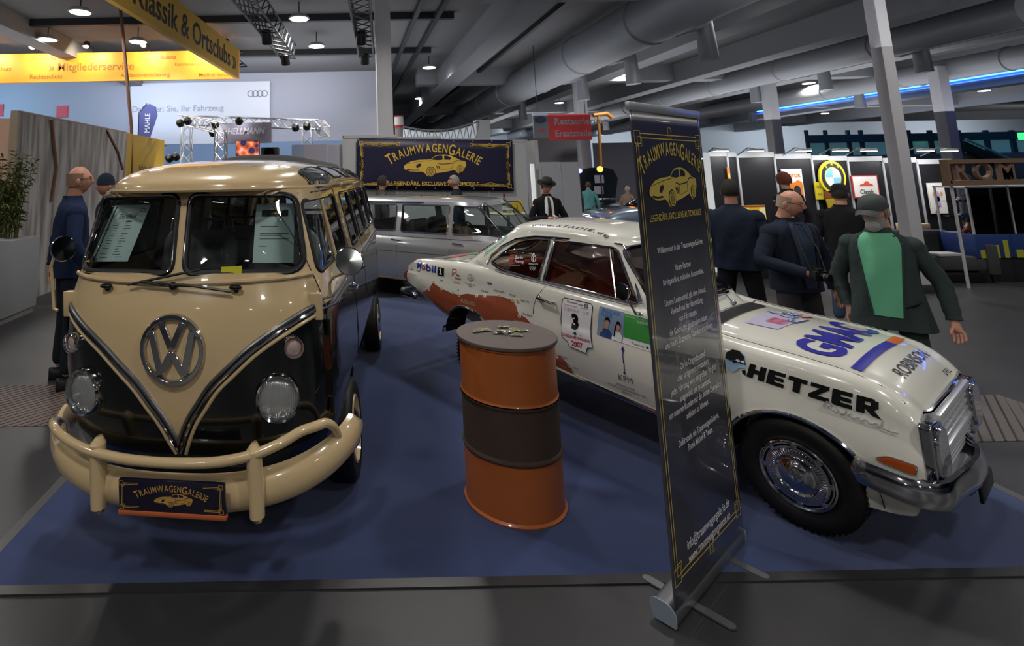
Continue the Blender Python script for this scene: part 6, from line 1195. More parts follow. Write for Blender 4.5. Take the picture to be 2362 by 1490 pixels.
# ------------------------------------------------------------------ further cars
def gen_car(t, paint, L0, L1, W, zs, zb, gh, zr, wins, wheels, wr=.31, ws=None, chrome=True, detail=True):
    """L0..L1 along local x (nose at L1), 0..W away; gh=(back base, front base, back top, front top, inset)"""
    vc = W / 2
    def sec(u):
        e = min(1, (u - L0) / .18, (L1 - u) / .22); e = max(0, e); i_ = .12 * (1 - math.sqrt(1 - (1 - e)**2)) if e < 1 else 0; Z, B = smo(zs, u), smo(zb, u) ; h = Z - B
        P = [(vc, B), (.16 + i_, B), (.05 + i_, B + .06 * h), (.01 + i_, B + .25 * h), (i_, B + .5 * h), (.012 + i_, B + .72 * h), (.035 + i_, B + .88 * h), (.07 + i_, Z - .03 * h), (.13 + i_, Z), (.3, Z + .015), (vc, Z + .02)]
        return P + [(W - v, z) for v, z in reversed(P[1:-1])]
    us = [L0, L0 + .02, L0 + .07, L0 + .14] + [L0 + .2 + (L1 - L0 - .4) * k / 30 for k in range(31)] + [L1 - .14, L1 - .07, L1 - .02, L1]; R = [sec(u) for u in us]; k = len(R[0]); M = MB()
    M.add([(u, v, z) for u, P in zip(us, R) for v, z in P], [(i * k + j, i * k + (j + 1) % k, (i + 1) * k + (j + 1) % k, (i + 1) * k + j) for i in range(len(us) - 1) for j in range(k)] + [tuple(range(k)), tuple(range((len(us) - 1) * k, len(us) * k))[::-1]]); body = M.obj('body', paint, t)
    B0, B1, T0, T1, ins = gh; M = MB(); rings = []; n_ = 6
    for q in (0, .15, .4, .7, .9, 1, 1.1, 1.3, 1.5, 1.7, 1.9):
        if q <= 1: U0, U1, H = B0 + (T0 - B0) * q, B1 + (T1 - B1) * q, vc - .05 - ins * q
        else: r = cos((q - 1) * PI / 2)**.6; m_ = (T0 + T1) / 2; U0, U1, H = m_ + (T0 - m_) * r, m_ + (T1 - m_) * r, (vc - .05 - ins) * r
        P = []
        for i in range(64):
            a = 2 * PI * i / 64; c, s = cos(a), sin(a); uu = (U0 + U1) / 2 + (U1 - U0) / 2 * math.copysign(abs(c)**(2 / n_), c); z0 = smo(zs, uu) - .03; P.append((uu, vc + H * math.copysign(abs(s)**(2 / n_), s), z0 + (zr - z0) * min(1, q) + (.09 * sin((q - 1) * PI / 2) if q > 1 else 0)))
        rings.append(P)
    M.add([p for r in rings for p in r], [(i * 64 + j, i * 64 + (j + 1) % 64, (i + 1) * 64 + (j + 1) % 64, (i + 1) * 64 + j) for i in range(len(rings) - 1) for j in range(64)] + [tuple(range((len(rings) - 1) * 64, len(rings) * 64))]); g = M.obj('greenhouse', paint, t, smooth=50); gb_ = bvh(g); bb_ = bvh(body)
    def side(u, z, off=0, far=0, b=gb_): h = b.ray_cast(Vector((u, 3 if far else -1, z)), Vector((0, -1 if far else 1, 0))); return h[0] + Vector((0, off if far else -off, 0)) if h[0] else Vector((u, W if far else 0, z))
    def fb(v, z, off=0, rear=0): h = gb_.ray_cast(Vector((L0 - 1 if rear else L1 + 1, v, z)), Vector((1 if rear else -1, 0, 0))); return h[0] + Vector((-off if rear else off, 0, 0)) if h[0] else Vector((B1, v, z))
    apply_mod(g, 'SOLIDIFY', thickness=.02, offset=-1)
    def cc(P, d, a, b_): M = MB(); M.prism([((p[0], a, p[1]) if d == 'v' else (a, p[0], p[1])) for p in P], (0, b_ - a, 0) if d == 'v' else (b_ - a, 0, 0)); return M.obj('c', BLACK, t, smooth=0)
    WN = [rpoly(w, .035, 4) for w in wins]; zf = smo(zs, B1) + .02; FR = rpoly([(.13, zf), (W - .13, zf), (W - .12 - ins, zr - .04), (.12 + ins, zr - .04)], .07, 4)
    zf2 = smo(zs, B0) + .05; RR = rpoly([(.16, zf2), (W - .16, zf2), (W - .14 - ins, zr - .05), (.14 + ins, zr - .05)], .07, 4)
    cut(g, [cc(w, 'v', -.5, W + .5) for w in WN] + [cc(FR, 'u', T1 - .45, L1), cc(RR, 'u', L0 - .2, T0 + .3)])
    cab = MB().box((B0 + .15, .12, zb[0][1] + .25), (B1 - .25, W - .12, zr)).obj('c', BLACK, t, smooth=0)
    ar = [cc([(u + (wr + .05) * cos(a * PI / 16), wr + (wr + .04) * sin(a * PI / 16)) for a in range(17)] + [(u - wr - .05, .0), (u + wr + .05, .0)], 'v', *s) for u in wheels for s in ((-.3, .26), (W - .26, W + .3))]
    cut(body, [cab] + ar)
    def gl(P2, fn, nm, n2):
        P = [fn(*q) for q in P2]; M = MB(); pane(M, P2, fn, 4); w = M.obj(nm, GLASS, t, smooth=60); M = MB(); M.tube([p + n2 for p in P], .012, 6, closed=True); M.obj('chrome_frame', CHROME if chrome else BLACK, w)
    for far in (0, 1):
        for w in WN: gl(w, lambda u, z: side(u, z, -.008, far), 'side_window', Vector((0, .013 if far else -.013, 0)))
        for u in wheels: wheel(t, (u, .03 if not far else W - .03, wr), wr, .17, -1 if not far else 1, wr * .62, paint, axis='y', cover=CHROME if chrome else SATIN)
        M = MB(); M.tube([side(u, smo(zs, u) - .012, .006, far, bb_) for u in [L0 + .25 + (L1 - L0 - .5) * k / 30 for k in range(31)]], .007, 5); M.obj('waist_trim', CHROME, t)
        M = MB(); M.tube([side(u, smo(zb, u) + .05, .004, far, bb_) for u in [wheels[0] + wr + .08 + (wheels[1] - wheels[0] - 2 * wr - .16) * k / 10 for k in range(11)]], .012, 5); M.obj('sill_trim', CHROME, t)
    gl(FR, lambda v, z: fb(v, z, -.008), 'windscreen', Vector((.012, 0, .004))); gl(RR, lambda v, z: fb(v, z, -.008, 1), 'rear_window', Vector((-.012, 0, .004)))
    for x_, d in ((L1 + .02, 1), (L0 - .02, -1)): M = MB(); M.tube([(x_ - d * .35, -.01, .48), (x_ - d * .1, -.01, .47), (x_ + d * .04, .1, .46), (x_ + d * .07, vc, .46), (x_ + d * .04, W - .1, .46), (x_ - d * .1, W + .01, .47), (x_ - d * .35, W + .01, .48)], .05, 8); M.obj('bumper', CHROME, t)
    for v in (.18, W - .18): M = MB(); M.lathe([(.10, -.02), (.105, .02), (.09, .03), (.05, .05), (0, .055)], 24, loc(L1 - .03, v, smo(zs, L1) - .12) @ rot('Y', 90)); M.obj('headlamp', M_LENS, t); M = MB(); M.box((L0 - .02, v - .06, .62), (L0 + .02, v + .06, .80), .015); M.obj('tail_lamp', MATS['tail_red'], t)
    M = MB(); M.box((L1 - .02, .38, .52), (L1 + .02, W - .38, smo(zs, L1) - .04), .01); [M.tube([(L1 + .022, .42, .56 + k_ * .045), (L1 + .022, W - .42, .56 + k_ * .045)], .008, 5) for k_ in range(6)]; M.obj('grille', CHROME, t)
    M = MB(); M.box((B1 - .5, .14, .8), (B1 - .27, W - .14, smo(zs, B1) - .02), .03); M.obj('dashboard', BLACK, t)
    return body, g, lambda u, z, off=0, far=0: side(u, z, off, far, bb_), side
M_SILV = mat('silver_paint', 'a8aaae', rough=.25, metal=.5, coat=1)
t = thing('estate_car', 'silver vintage estate car parked across the stand behind bus and coupe', 'car', (.55, 8.75, .008), -.66)
b_, g_, bs, gs2 = gen_car(t, M_SILV, -1.75, 3.35, 1.58, [(-1.75, .97), (-1.2, 1.0), (1.9, 1.0), (2.4, .985), (3.1, .93), (3.35, .82)], [(-1.75, .38), (-.9, .26), (2.6, .24), (3.35, .36)], (-1.68, 2.36, -1.45, 1.62, .12), 1.50,
    [[(-1.45, 1.05), (-.62, 1.05), (-.62, 1.44), (-1.30, 1.44)], [(-.50, 1.05), (.20, 1.05), (.20, 1.46), (-.50, 1.46)], [(.31, 1.04), (1.13, 1.04), (1.15, 1.46), (.31, 1.46)], [(1.22, 1.04), (2.0, 1.04), (1.72, 1.455), (1.22, 1.46)]], (-.75, 2.45), wr=.31)
for far in (0, 1):
    for u in (.25, 1.18, 2.12): M = MB(); M.tube([bs(u + q_, z, .001, far) for q_, z in ((0, .97), (0, .8), (-.01, .6), (-.02, .34))], .004, 5); M.obj('door_seam', BLACK, t)
    for u in (.16, 1.24): M = MB(); M.tube([bs(u, .915, .0, far), bs(u, .915, .035, far), bs(u + .16, .905, .035, far), bs(u + .16, .905, .0, far)], .011, 8); M.obj('door_handle', CHROME, t)
    M = MB(); M.tube([gs2(1.80, 1.05, .002, far), gs2(1.66, 1.44, .002, far)], .009, 6); M.obj('vent_window_bar', CHROME, t)
    M = MB(); M.tube([bs(-1.5 + .16 * k, .735, .002, far) for k in range(29)], .003, 5); M.obj('crease_line', BLACK, t)
    M = MB(); M.tube([gs2(u, z, .012, far) for u, z in ((-1.60, 1.1), (-1.45, 1.49), (-.6, 1.495), (.6, 1.50), (1.62, 1.49), (1.85, 1.33), (2.2, 1.06))], .012, 6); M.obj('gutter_trim', CHROME, t)
M = MB(); M.box((.45, .2, .62), (.95, .7, .78), .05); M.box((.35, .2, .7), (.48, .7, 1.22), .05); M.obj('front_seat', mat('seat_brown', '3a2c24', rough=.5), t); M = MB(); M.box((.35, .85, .62), (.95, 1.35, .78), .05); M.box((.35, .85, .7), (.48, 1.35, 1.22), .05); M.obj('front_seat', mat('seat_brown', '3a2c24'), t)
M = MB(); M.box((-.5, .2, .7), (-.35, 1.35, 1.18), .05); M.obj('rear_seat', mat('seat_brown', '3a2c24'), t)
T = loc(1.35, .45, 1.02) @ rot('Y', 62); M = MB(); M.tube([(.2 * cos(a * PI / 14), .2 * sin(a * PI / 14), 0) for a in range(28)], .012, 8, closed=True, T=T); M.tube([(-.2, 0, 0), (.2, 0, 0)], .012, 6, T=T); M.obj('steering_wheel', BLACK, t)
# pale blue coupe farther back
p = at(1398, 500, 13.6); t = thing('coupe', 'pale blue coupe in the background left of the roll-up banner', 'car', (p.x + 0, 13.6, 0), PI)
M_PB = mat('pale_blue_paint', '7f93a8', rough=.25, metal=.4, coat=1)
t.scale = (1, -1, 1)
gen_car(t, M_PB, -4.4, .05, 1.6, [(-4.4, .95), (-3.6, 1.0), (-1.7, .98), (-.3, .88), (.05, .78)], [(-4.4, .35), (-3.8, .26), (-.8, .24), (.05, .34)], (-3.9, -1.0, -3.0, -1.75, .14), 1.36, [[(-3.2, 1.03), (-1.35, 1.03), (-1.85, 1.32), (-2.9, 1.32)]], (-3.45, -.72), wr=.31)
# dark car with its bonnet open, facing the visitors
p = at(1414, 470, 17.5); t = thing('car_with_open_bonnet', 'dark blue car with raised bonnet carrying two sheets of paper, in the background', 'car', (p.x - .8, 17.5, 0), -PI / 2)
gen_car(t, mat('dark_blue_paint', '1c2834', rough=.25, coat=1), -4.2, 0.0, 1.65, [(-4.2, .95), (-3.6, 1.0), (-1.5, .98), (-.3, .88), (0, .8)], [(-4.2, .35), (0, .32)], (-4.0, -1.2, -3.2, -1.95, .14), 1.40, [[(-3.4, 1.03), (-1.7, 1.03), (-2.0, 1.34), (-3.1, 1.34)]], (-3.35, -.75), wr=.31)
M = MB(); M.prism([(-1.15, .12 + .05, 1.02), (-1.15, 1.53 - .05, 1.02), (-.98, 1.53, 1.7), (-.9, 1.35, 2.02), (-.88, 1.1, 2.08), (-.88, .55, 2.08), (-.9, .3, 2.02), (-.98, .12, 1.7)], (-.05, 0, .01)); M.obj('bonnet', mat('dark_blue_paint', '1c2834'), t)
for k, z in enumerate((1.68, 1.3)): M = MB(); M.box((-1.02 + (z - 1.3) * .25 + .02, .68, z - .13), (-1.01 + (z - 1.3) * .25 + .02, 1.0, z + .14)); M.obj('paper_sheet', mat('paper_white', 'c8ccd8', rough=.6), t, smooth=0)
# ------------------------------------------------------------------ people
def skinned(nm, m_, par, pts, edges, radii, root=0, sub=2, T=None):
    me = bpy.data.meshes.new(nm); me.from_pydata([tuple(p) for p in pts], edges, []); o = bpy.data.objects.new(nm, me); COL.objects.link(o)
    if T is not None: me.transform(T)
    if par is not None: o.parent = par
    sk = o.modifiers.new('s', 'SKIN'); sk.use_smooth_shade = True; sk.branch_smoothing = .4
    for i, r in enumerate(radii):
        d = me.skin_vertices[0].data[i]; d.radius = r if isinstance(r, tuple) else (r, r); d.use_root = (i == root)
    ss = o.modifiers.new('u', 'SUBSURF'); ss.levels = ss.render_levels = sub; bpy.context.view_layer.update()
    m2 = bpy.data.meshes.new_from_object(o.evaluated_get(bpy.context.evaluated_depsgraph_get())); o.modifiers.clear(); o.data = m2; m2.name = nm; m2.materials.clear(); m2.materials.append(m_); m2.polygons.foreach_set('use_smooth', [True] * len(m2.polygons)); bpy.data.meshes.remove(me); return o
def person(lb, p, rz, H=1.75, coat='2a3040', trousers='26262a', skin=None, hair='5a4a3a', hairstyle='short', shirt=None, tie=None, armL=None, armR=None, lean=0., headrot=0., headtilt=0., coatlen=.0, fat=1., hat=None, glasses=False, beard=None, legspread=.1, shoe='1a1a1c', bulky=1., group=None, tiltx=0):
    """figure facing local -y; arms are (elbow, wrist) in local metres for a 1.75 m figure"""
    t = thing('person', lb, 'person', (p[0], p[1], 0), rz, group); S = H / 1.75; sk = skin or SKIN
    def P(x, y, z): return Vector((x * S, (y - lean * max(0, z - .95)) * S, z * S))
    L = armL or ((.27, .03, 1.12), (.29, -.03, .87)); R = armR or ((-.27, .03, 1.12), (-.29, -.03, .87))
    pts = [P(0, 0, .96), P(0, .0, 1.15), P(0, .01, 1.34), P(0, .0, 1.46), P(0, -.02, 1.54)]; ed = [(0, 1), (1, 2), (2, 3), (3, 4)]; rd = [(.10 * S, .075 * S), (.09 * S, .07 * S), (.12 * S, .08 * S), (.07 * S, .06 * S), (.052 * S, .052 * S)]
    for sx_, A in ((1, L), (-1, R)):
        i = len(pts); el, wr = Vector(A[0]), Vector(A[1]); pts += [P(.17 * sx_, .01, 1.40), P(*el), P(*wr)]; ed += [(2, i), (i, i + 1), (i + 1, i + 2)]; rd += [.052 * S, .038 * S, .027 * S]
        d = (wr - el).normalized(); dn = Vector(A[2]).normalized() if len(A) > 2 else d; hnd = wr + dn * .045; j = len(pts); sd = dn.cross(Vector((0, 1, 0)) if abs(dn.y) < .8 else Vector((0, 0, 1))).normalized()
        pts.append(P(*hnd)); ed.append((i + 2, j)); rd.append((.036 * S, .020 * S)); cd_ = Vector((-sx_ * .35, -.25, -.2)) if len(A) < 4 else Vector(A[3])
        for q, (o_, l1, l2) in enumerate(((-.030, .036, .030), (-.010, .042, .036), (.010, .040, .033), (.029, .032, .026))):
            k = len(pts); b_ = hnd + dn * .035 + sd * o_; m_ = b_ + dn * l1; e_ = m_ + (dn + cd_ * .9).normalized() * l2; pts += [P(*b_), P(*m_), P(*e_)]; ed += [(j, k), (k, k + 1), (k + 1, k + 2)]; rd += [.0105 * S, .0095 * S, .008 * S]
        k = len(pts); b_ = hnd - sd * .032 * sx_ * 0 + Vector((-sx_ * .02, -.02, 0)); e_ = b_ + (dn * .6 + Vector((-sx_ * .45, -.45, 0))).normalized() * .03; f_ = e_ + (dn * .9 + Vector((-sx_ * .1, -.2, 0))).normalized() * .03; pts += [P(*b_), P(*e_), P(*f_)]; ed += [(j, k), (k, k + 1), (k + 1, k + 2)]; rd += [.013 * S, .0115 * S, .009 * S]
    for sx_ in (1, -1):
        i = len(pts); pts += [P(.09 * sx_, 0, .90), P((.09 + legspread * .4) * sx_, -.01, .50), P((.09 + legspread * .7) * sx_, .02, .09)]; ed += [(0, i), (i, i + 1), (i + 1, i + 2)]; rd += [.07 * S, .05 * S, .038 * S]
    body = skinned('body', sk, t, pts, ed, rd)
    # head
    hc = P(0, -.035, 1.645); HT = Matrix.Translation(hc) @ Matrix.Rotation(headrot, 4, 'Z') @ Matrix.Rotation(headtilt, 4, 'X') @ Matrix.Scale(S, 4)
    M = MB(); nv, nu = 26, 32
    def hd(u, v):
        a, b_ = 2 * PI * u, PI * (.02 + .96 * v); x, y, z = sin(b_) * sin(a), -sin(b_) * cos(a), cos(b_); X, Y, Z = .077 * x, .096 * y, .118 * z
        if z < 0: X *= 1 - .30 * z * z * (1 if y < 0 else .6); Y += .012 * z * (1 if y > 0 else -.35)
        if y < -.2:
            fx = abs(x)
            Y -= .026 * math.exp(-(x / .13)**2) * math.exp(-((Z + .012) / .022)**2) + .010 * math.exp(-(x / .12)**2) * math.exp(-((Z - .018) / .03)**2)      # nose
            Y += .010 * math.exp(-((fx - .38) / .16)**2) * math.exp(-((Z - .012) / .014)**2)                   # eye sockets
            Y -= .005 * math.exp(-(x / .28)**2) * math.exp(-((Z + .055) / .011)**2) + .007 * math.exp(-(x / .3)**2) * math.exp(-((Z + .092) / .016)**2)
            Y -= .004 * math.exp(-((Z - .034) / .01)**2) * (fx < .7)
        return (X, Y, Z)
    M.grid(hd, nu, nv, cu=True); M.tube([(0, .02, -.07), (0, .03, -.15)], [.055, .058], 16)
    for s in (1, -1): M.ball((.079 * s, .012, -.005), (.010, .019, .030), T=rot('Y', 8 * s))
    M.v = [HT @ v for v in M.v]; h_ = M.obj('head', sk, body, smooth=70)
    E_ = lambda mb, nm, m_: (setattr(mb, 'v', [HT @ v for v in mb.v]), mb.obj(nm, m_, h_, smooth=60))[1]
    for s in (1, -1):
        M = MB(); M.ball((.030 * s, -.078, .012), (.013, .009, .008)); e = E_(M, 'eye', mat('eye_white', 'cfc8c0', rough=.2)); M = MB(); M.ball((.030 * s, -.0855, .012), (.006, .003, .006)); M.v = [HT @ v for v in M.v]; M.obj('iris', mat('iris', '3a3028'), e)
        M = MB(); M.tube([(.014 * s, -.090, .030), (.03 * s, -.090, .036), (.048 * s, -.078, .031)], [.003, .004, .002], 6); E_(M, 'eyebrow', mat('brow_' + hair, hair, rough=.9))
    M = MB(); M.tube([(-.024, -.083, -.053), (-.01, -.092, -.050), (0, -.0925, -.052), (.01, -.092, -.050), (.024, -.083, -.053)], [.002, .005, .004, .005, .002], 6); E_(M, 'lips', mat('lips', 'a05a50', rough=.5))
    hm = mat('hair_' + hair, hair, rough=.8, noise=.3 if hairstyle != 'bald' else .1, nscale=60, bump=.5 if hairstyle != 'bald' else 0, bscale=120)
    if hairstyle:
        def hf(u, v):
            a, b_ = 2 * PI * u, PI * v * (.62 if hairstyle != 'bald' else .5); fr_ = -cos(a); lim = 1.
            x, y, z = sin(b_) * sin(a), -sin(b_) * cos(a), cos(b_); k = 1.075 + (.03 * math.sin(a * 9 + b_ * 7) if hairstyle == 'curly' else .006 * sin(a * 23))
            if hairstyle == 'curly': k += .08
            Z = .118 * z * k; back = (y > -.35)
            if not back: Z = max(Z, .055 + .02 * (x * x))
            return (.079 * x * k, .098 * y * k + .004, Z)
        if hairstyle == 'bald':
            M = MB(); M.grid(lambda u, v: (.0815 * sin(PI * (.42 + 1.16 * u)) * (1 - .10 * v * v), -.104 * cos(PI * (.42 + 1.16 * u)) * (1 - .04 * v), .058 - .11 * v), 26, 6)
        else: M = MB(); M.grid(hf, 40, 16, cu=True)
        E_(M, 'hair', hm)
    if beard: M = MB(); M.grid(lambda u, v: (.070 * (1 - .35 * v) * sin(PI * (u - .5)), -.087 * cos(PI * (u - .5) * .9) - .016 + .02 * v, -.035 - .10 * v * (1 if beard == 'long' else .72) + (.018 if abs(u - .5) < .16 and v < .2 else 0)), 24, 8); M.ball((0, -.082, -.10), (.048, .03, .05 if beard == 'long' else .03)); E_(M, 'beard', mat('beard_grey', '9c9a98', rough=.95, bump=.6, bscale=90))
    if hat == 'fedora': M = MB(); M.lathe([(.0, .14), (.05, .145), (.075, .135), (.085, .10), (.092, .055), (.13, .050), (.145, .058), (.14, .046), (.09, .044)], 32, caps=False); E_(M, 'hat', mat('hat_black', '1c1c1e', rough=.7)); M = MB(); M.lathe([(.0935, .056), (.091, .080)], 32, caps=False); E_(M, 'hat_band', mat('hat_band', '0c0c0e', rough=.4))
    if hat == 'beanie': M = MB(); M.lathe([(0, .15), (.04, .142), (.075, .11), (.094, .06), (.099, .02), (.101, .015), (.098, .012)], 28, T=Matrix.Diagonal((.9, 1.06, 1, 1)), caps=False); E_(M, 'beanie', mat('beanie_' + hair, '1e2c3c', rough=.95, bump=.4, bscale=150))
    if hat == 'blackcap': M = MB(); M.lathe([(0, .135), (.05, .128), (.082, .10), (.096, .045), (.098, .03)], 28, T=Matrix.Diagonal((.9, 1.06, 1, 1)), caps=False); E_(M, 'cap', mat('cap_black', '161618', rough=.9))
    if hat == 'cap': 
        M = MB(); M.lathe([(0, .135), (.05, .130), (.085, .105), (.10, .05), (.10, .028)], 28, T=Matrix.Diagonal((.9, 1.08, 1, 1)), caps=False); M.grid(lambda u, v: ((u - .5) * .17 * (1 - .25 * v), -.085 - .10 * v * (1 - (2 * u - 1)**2 * .35), .045 - .02 * v - .03 * (2 * u - 1)**2), 14, 6); E_(M, 'cap', mat('cap_grey_green', '3c4444', rough=.8))
    if glasses:
        M = MB(); gm = mat('glasses_' + str(glasses), 'a83040' if glasses == 'red' else '141416', rough=.3)
        for s in (1, -1): M.tube([(.031 * s + .022 * cos(a * PI / 8), -.098 + .006 * abs(cos(a * PI / 8)), .010 + .016 * sin(a * PI / 8)) for a in range(16)], .0028 if glasses == 'red' else .0018, 5, closed=True); M.tube([(.053 * s, -.093, .014), (.080 * s, -.02, .012), (.082 * s, .02, .005)], .002, 5)
        M.tube([(-.009, -.100, .014), (.009, -.100, .014)], .002, 5); E_(M, 'glasses', gm)
    # clothes
    b2 = bulky; cm_ = mat('cloth_' + coat, coat, rough=.9, noise=.12, nscale=8, bump=.6, bscale=11, spec=.2)
    TZ = [(.86 - coatlen, .178 * fat + coatlen * .25, .128 * fat), (.98, .172 * fat, .126 * fat), (1.14, .172 * (.5 + .5 * fat), .124 * fat), (1.28, .186, .122 * (.5 + .5 * fat)), (1.37, .190, .110), (1.425, .165, .097), (1.458, .115, .085), (1.485, .072, .072), (1.515, .066, .066)]
    fx_ = lambda z: smo([(a, b_) for a, b_, c in TZ], z); fy_ = lambda z: smo([(a, c) for a, b_, c in TZ], z); z0_ = TZ[0][0]
    M = MB(); M.grid(lambda u, v: P((fx_(z0_ + (1.515 - z0_) * v) * b2 + .004 * sin(u * 44 + v * 9)) * cos(2 * PI * u), .008 + (fy_(z0_ + (1.515 - z0_) * v) * b2 + .005 * sin(u * 37 - v * 11)) * math.copysign(abs(sin(2 * PI * u))**.85, sin(2 * PI * u)), z0_ + (1.515 - z0_) * v), 44, 34, cu=True)
    for sx_, A in ((1, L), (-1, R)):
        el, wr = Vector(A[0]), Vector(A[1]); sh = Vector((.158 * sx_ * b2, .01, 1.372)); e2 = el.lerp(wr, .96); path = []
        for q in range(17):
            k_ = q / 16 * 2; p_ = sh.lerp(el, k_) if k_ <= 1 else el.lerp(e2, k_ - 1)
            if abs(k_ - 1) < .22: w_ = 1 - abs(k_ - 1) / .22; p_ = p_.lerp((sh.lerp(el, .85) + el.lerp(e2, .15)) / 2, w_ * .6)
            path.append(P(*p_))
        M.tube(path, [(.062 - .021 * q / 16 + (.003 * sin(q * 2.4))) * S * b2 for q in range(17)], 16); M.ball(path[0], [.070 * S * b2] * 3)
    c_ = M.obj('jacket', cm_, t, smooth=80)
    tp_ = [P(0, 0, 1.02)]; te = []; tr_ = [.125 * S * fat]
    for sx_ in (1, -1): i = len(tp_); tp_ += [P(.095 * sx_, 0, .86), P((.095 + legspread * .4) * sx_, -.01, .50), P((.095 + legspread * .7) * sx_, .02, .10)]; te += [(0, i), (i, i + 1), (i + 1, i + 2)]; tr_ += [.098 * S, .074 * S, .062 * S]
    skinned('trousers', mat('cloth_' + trousers, trousers, rough=.9, noise=.1, bump=.4, bscale=9, spec=.2), t, tp_, te, tr_)
    for sx_ in (1, -1): x = (.09 + legspread * .7) * sx_ * S; M = MB(); M.grid(lambda u, v: (x + .046 * S * sin(2 * PI * v) * (1 - abs(2 * u - 1)**3 * .6), (.09 - .28 * u) * S, max(0, (.035 + .05 * (1 - u)**.7 * cos(2 * PI * v) + (.035 - .02) * cos(2 * PI * v))) * S), 12, 14, cv=True); o = M.obj('shoe', mat('shoe_' + shoe, shoe, rough=.5), t); bm = bmesh.new(); bm.from_mesh(o.data); bmesh.ops.holes_fill(bm, edges=[e for e in bm.edges if e.is_boundary]); bm.to_mesh(o.data); bm.free()
    if shirt:       # open front: shirt panel on the chest following the jacket surface
        jb = bvh(c_); M = MB(); w0, w1, zlo = (.045, .075, .98) if tie else ((.085, .14, .84) if fat > 1.1 else (.06, .12, .90))
        def sp_(u, v, off=.006): x = (2 * u - 1) * (w0 + (w1 - w0) * (v if not tie else (1 - abs(2 * v - 1.1) * .5))) * S * (.35 + .65 * min(1, (1 - v) * 5 + .45)); z = (zlo + (1.475 - zlo) * v) * S; h = jb.ray_cast(Vector((x, -2, z)), Vector((0, 1, 0))); return (h[0] if h[0] else Vector((x, -.12 * S, z))) + Vector((0, -off, 0))
        M.grid(sp_, 10, 18); so = M.obj('shirt', mat('cloth_' + shirt, shirt, rough=.85, bump=.2, bscale=12), c_, fix=False)
        if tie: M = MB(); M.grid(lambda u, v: sp_(.5 + (u - .5) * (.34 if v > .95 else .5 - .2 * v), .02 + .95 * v, .012), 4, 14); M.obj('tie', mat('tie_black', '141416', rough=.6), so, fix=False)
        else: M = MB(); [M.tube([sp_(s_, k_ / 12, .008) for k_ in range(13)], .006 * S, 6) for s_ in (0, 1)]; M.obj('jacket_edge', cm_, c_)
    return t
pp = lambda x, y, Y: (at(x, y, Y).x, Y)
person('bald man in navy jacket behind the bus at left, seen from behind', pp(168, 500, 5.4), PI - .9 , 2.08, '1c2844', '20242c', hair='9a7866', hairstyle='bald', glasses=True, headrot=-.15, bulky=1.08, armL=((.29, .06, 1.14), (.22, .10, .92)), armR=((-.29, .04, 1.14), (-.27, -.08, .93)))
person('person with a dark blue beanie half hidden behind the bus roof at the left', pp(252, 400, 7.0), -.7, 2.0, '2a3038', hat='beanie', hair='3a3a40', hairstyle=None)
person('curly dark-haired man in a grey jacket left of the booth banner text', pp(880, 430, 10.95), PI / 2 + .2, 1.92, '4a4844', shirt='6a2c2c', hair='2c2420', hairstyle='curly')
person('grey-haired man in a dark suit in front of the banner, looking left', pp(1052, 430, 10.8), -PI / 2 - .25, 1.91, '1c2430', shirt='d8dce0', tie=True, hair='8a8278', hairstyle='short')
HM = person('man in black suit, white shirt and black hat looking down at his phone', pp(1262, 470, 9.1), -.05, 1.83, '161618', '1a1a1c', shirt='d4d4d8', tie=True, hat='fedora', hair='3a302a', headtilt=.42, armL=((.29, -.02, 1.10), (.06, -.30, 1.12), (-.8, -.45, .1)), armR=((-.29, -.02, 1.10), (-.07, -.29, 1.15), (.8, -.5, -.1)))
q = bpy.data.objects.new('q', None)
o = MB().box((-.035, -.006, -.07), (.035, .006, .07), .004).obj('phone', mat('phone_black', '101014', rough=.15, coat=1)); bpy.data.objects.remove(q); hx, hy = pp(1262, 470, 9.1); o.location = (hx - .01, hy - .345, 1.18); o.rotation_euler = (rad(-50), 0, .2); tag(o, 'black phone held by the man in the black hat', 'phone')
person('person in turquoise jacket and beige trousers far back beside the white column', pp(1360, 470, 16.7), PI - .5, 1.62, '6aa8a4', '8a7a6a', hair='5a4a40')
person('person in a dark jacket behind the one in turquoise', pp(1349, 470, 22), 1.2, 1.6, '28282e', '24242a', hair='7a6a5a')
person('person in a beige coat with white hair bending beside the pale blue coupe', pp(1449, 470, 17), PI / 2 + .6, 1.45, 'a08c7c', '6a5a50', hair='c8c0b8')
person('black haired man in navy jacket seen from behind, right beside the rollup banner', pp(1690, 500, 5.8), PI - .7, 1.82, '1c2433', '1e1e22', hair='1c1816', bulky=1.2, hairstyle='short')
GM = person('balding man in dark jacket and grey trousers holding a camera', pp(1826, 560, 4.95), .1, 1.73, '1e2432', '3c3a3c', shirt='2c3a52', hair='a88e80', hairstyle='bald', bulky=1.22, glasses=True, headrot=.5, headtilt=.25, armR=((-.34, .0, 1.13), (-.15, -.27, 1.05), (.8, -.5, -.1)), armL=((.35, .03, 1.12), (.33, -.05, .85)))
cx_, cy_ = pp(1826, 560, 4.95); t = thing('camera', 'black camera held in the hand of the balding man', 'camera', (cx_ - .10, cy_ - .36, 1.04), .1)
M = MB(); M.box((-.065, -.03, -.045), (.065, .03, .04), .01); M.obj('camera_body', BLACK, t); M = MB(); M.box((-.025, -.025, .03), (.025, .025, .062), .008); M.obj('viewfinder_hump', BLACK, t); M = MB(); M.lathe([(.03, .0), (.032, .05), (.03, .07), (.024, .07)], 24, loc(0, -.03, -.005) @ rot('X', 90)); ln = M.obj('camera_lens', BLACK, t); M = MB(); M.lathe([(.031, .03), (.0325, .035), (.031, .04)], 24, loc(0, -.03, -.005) @ rot('X', 90), caps=False); M.obj('silver_ring', SATIN, ln)
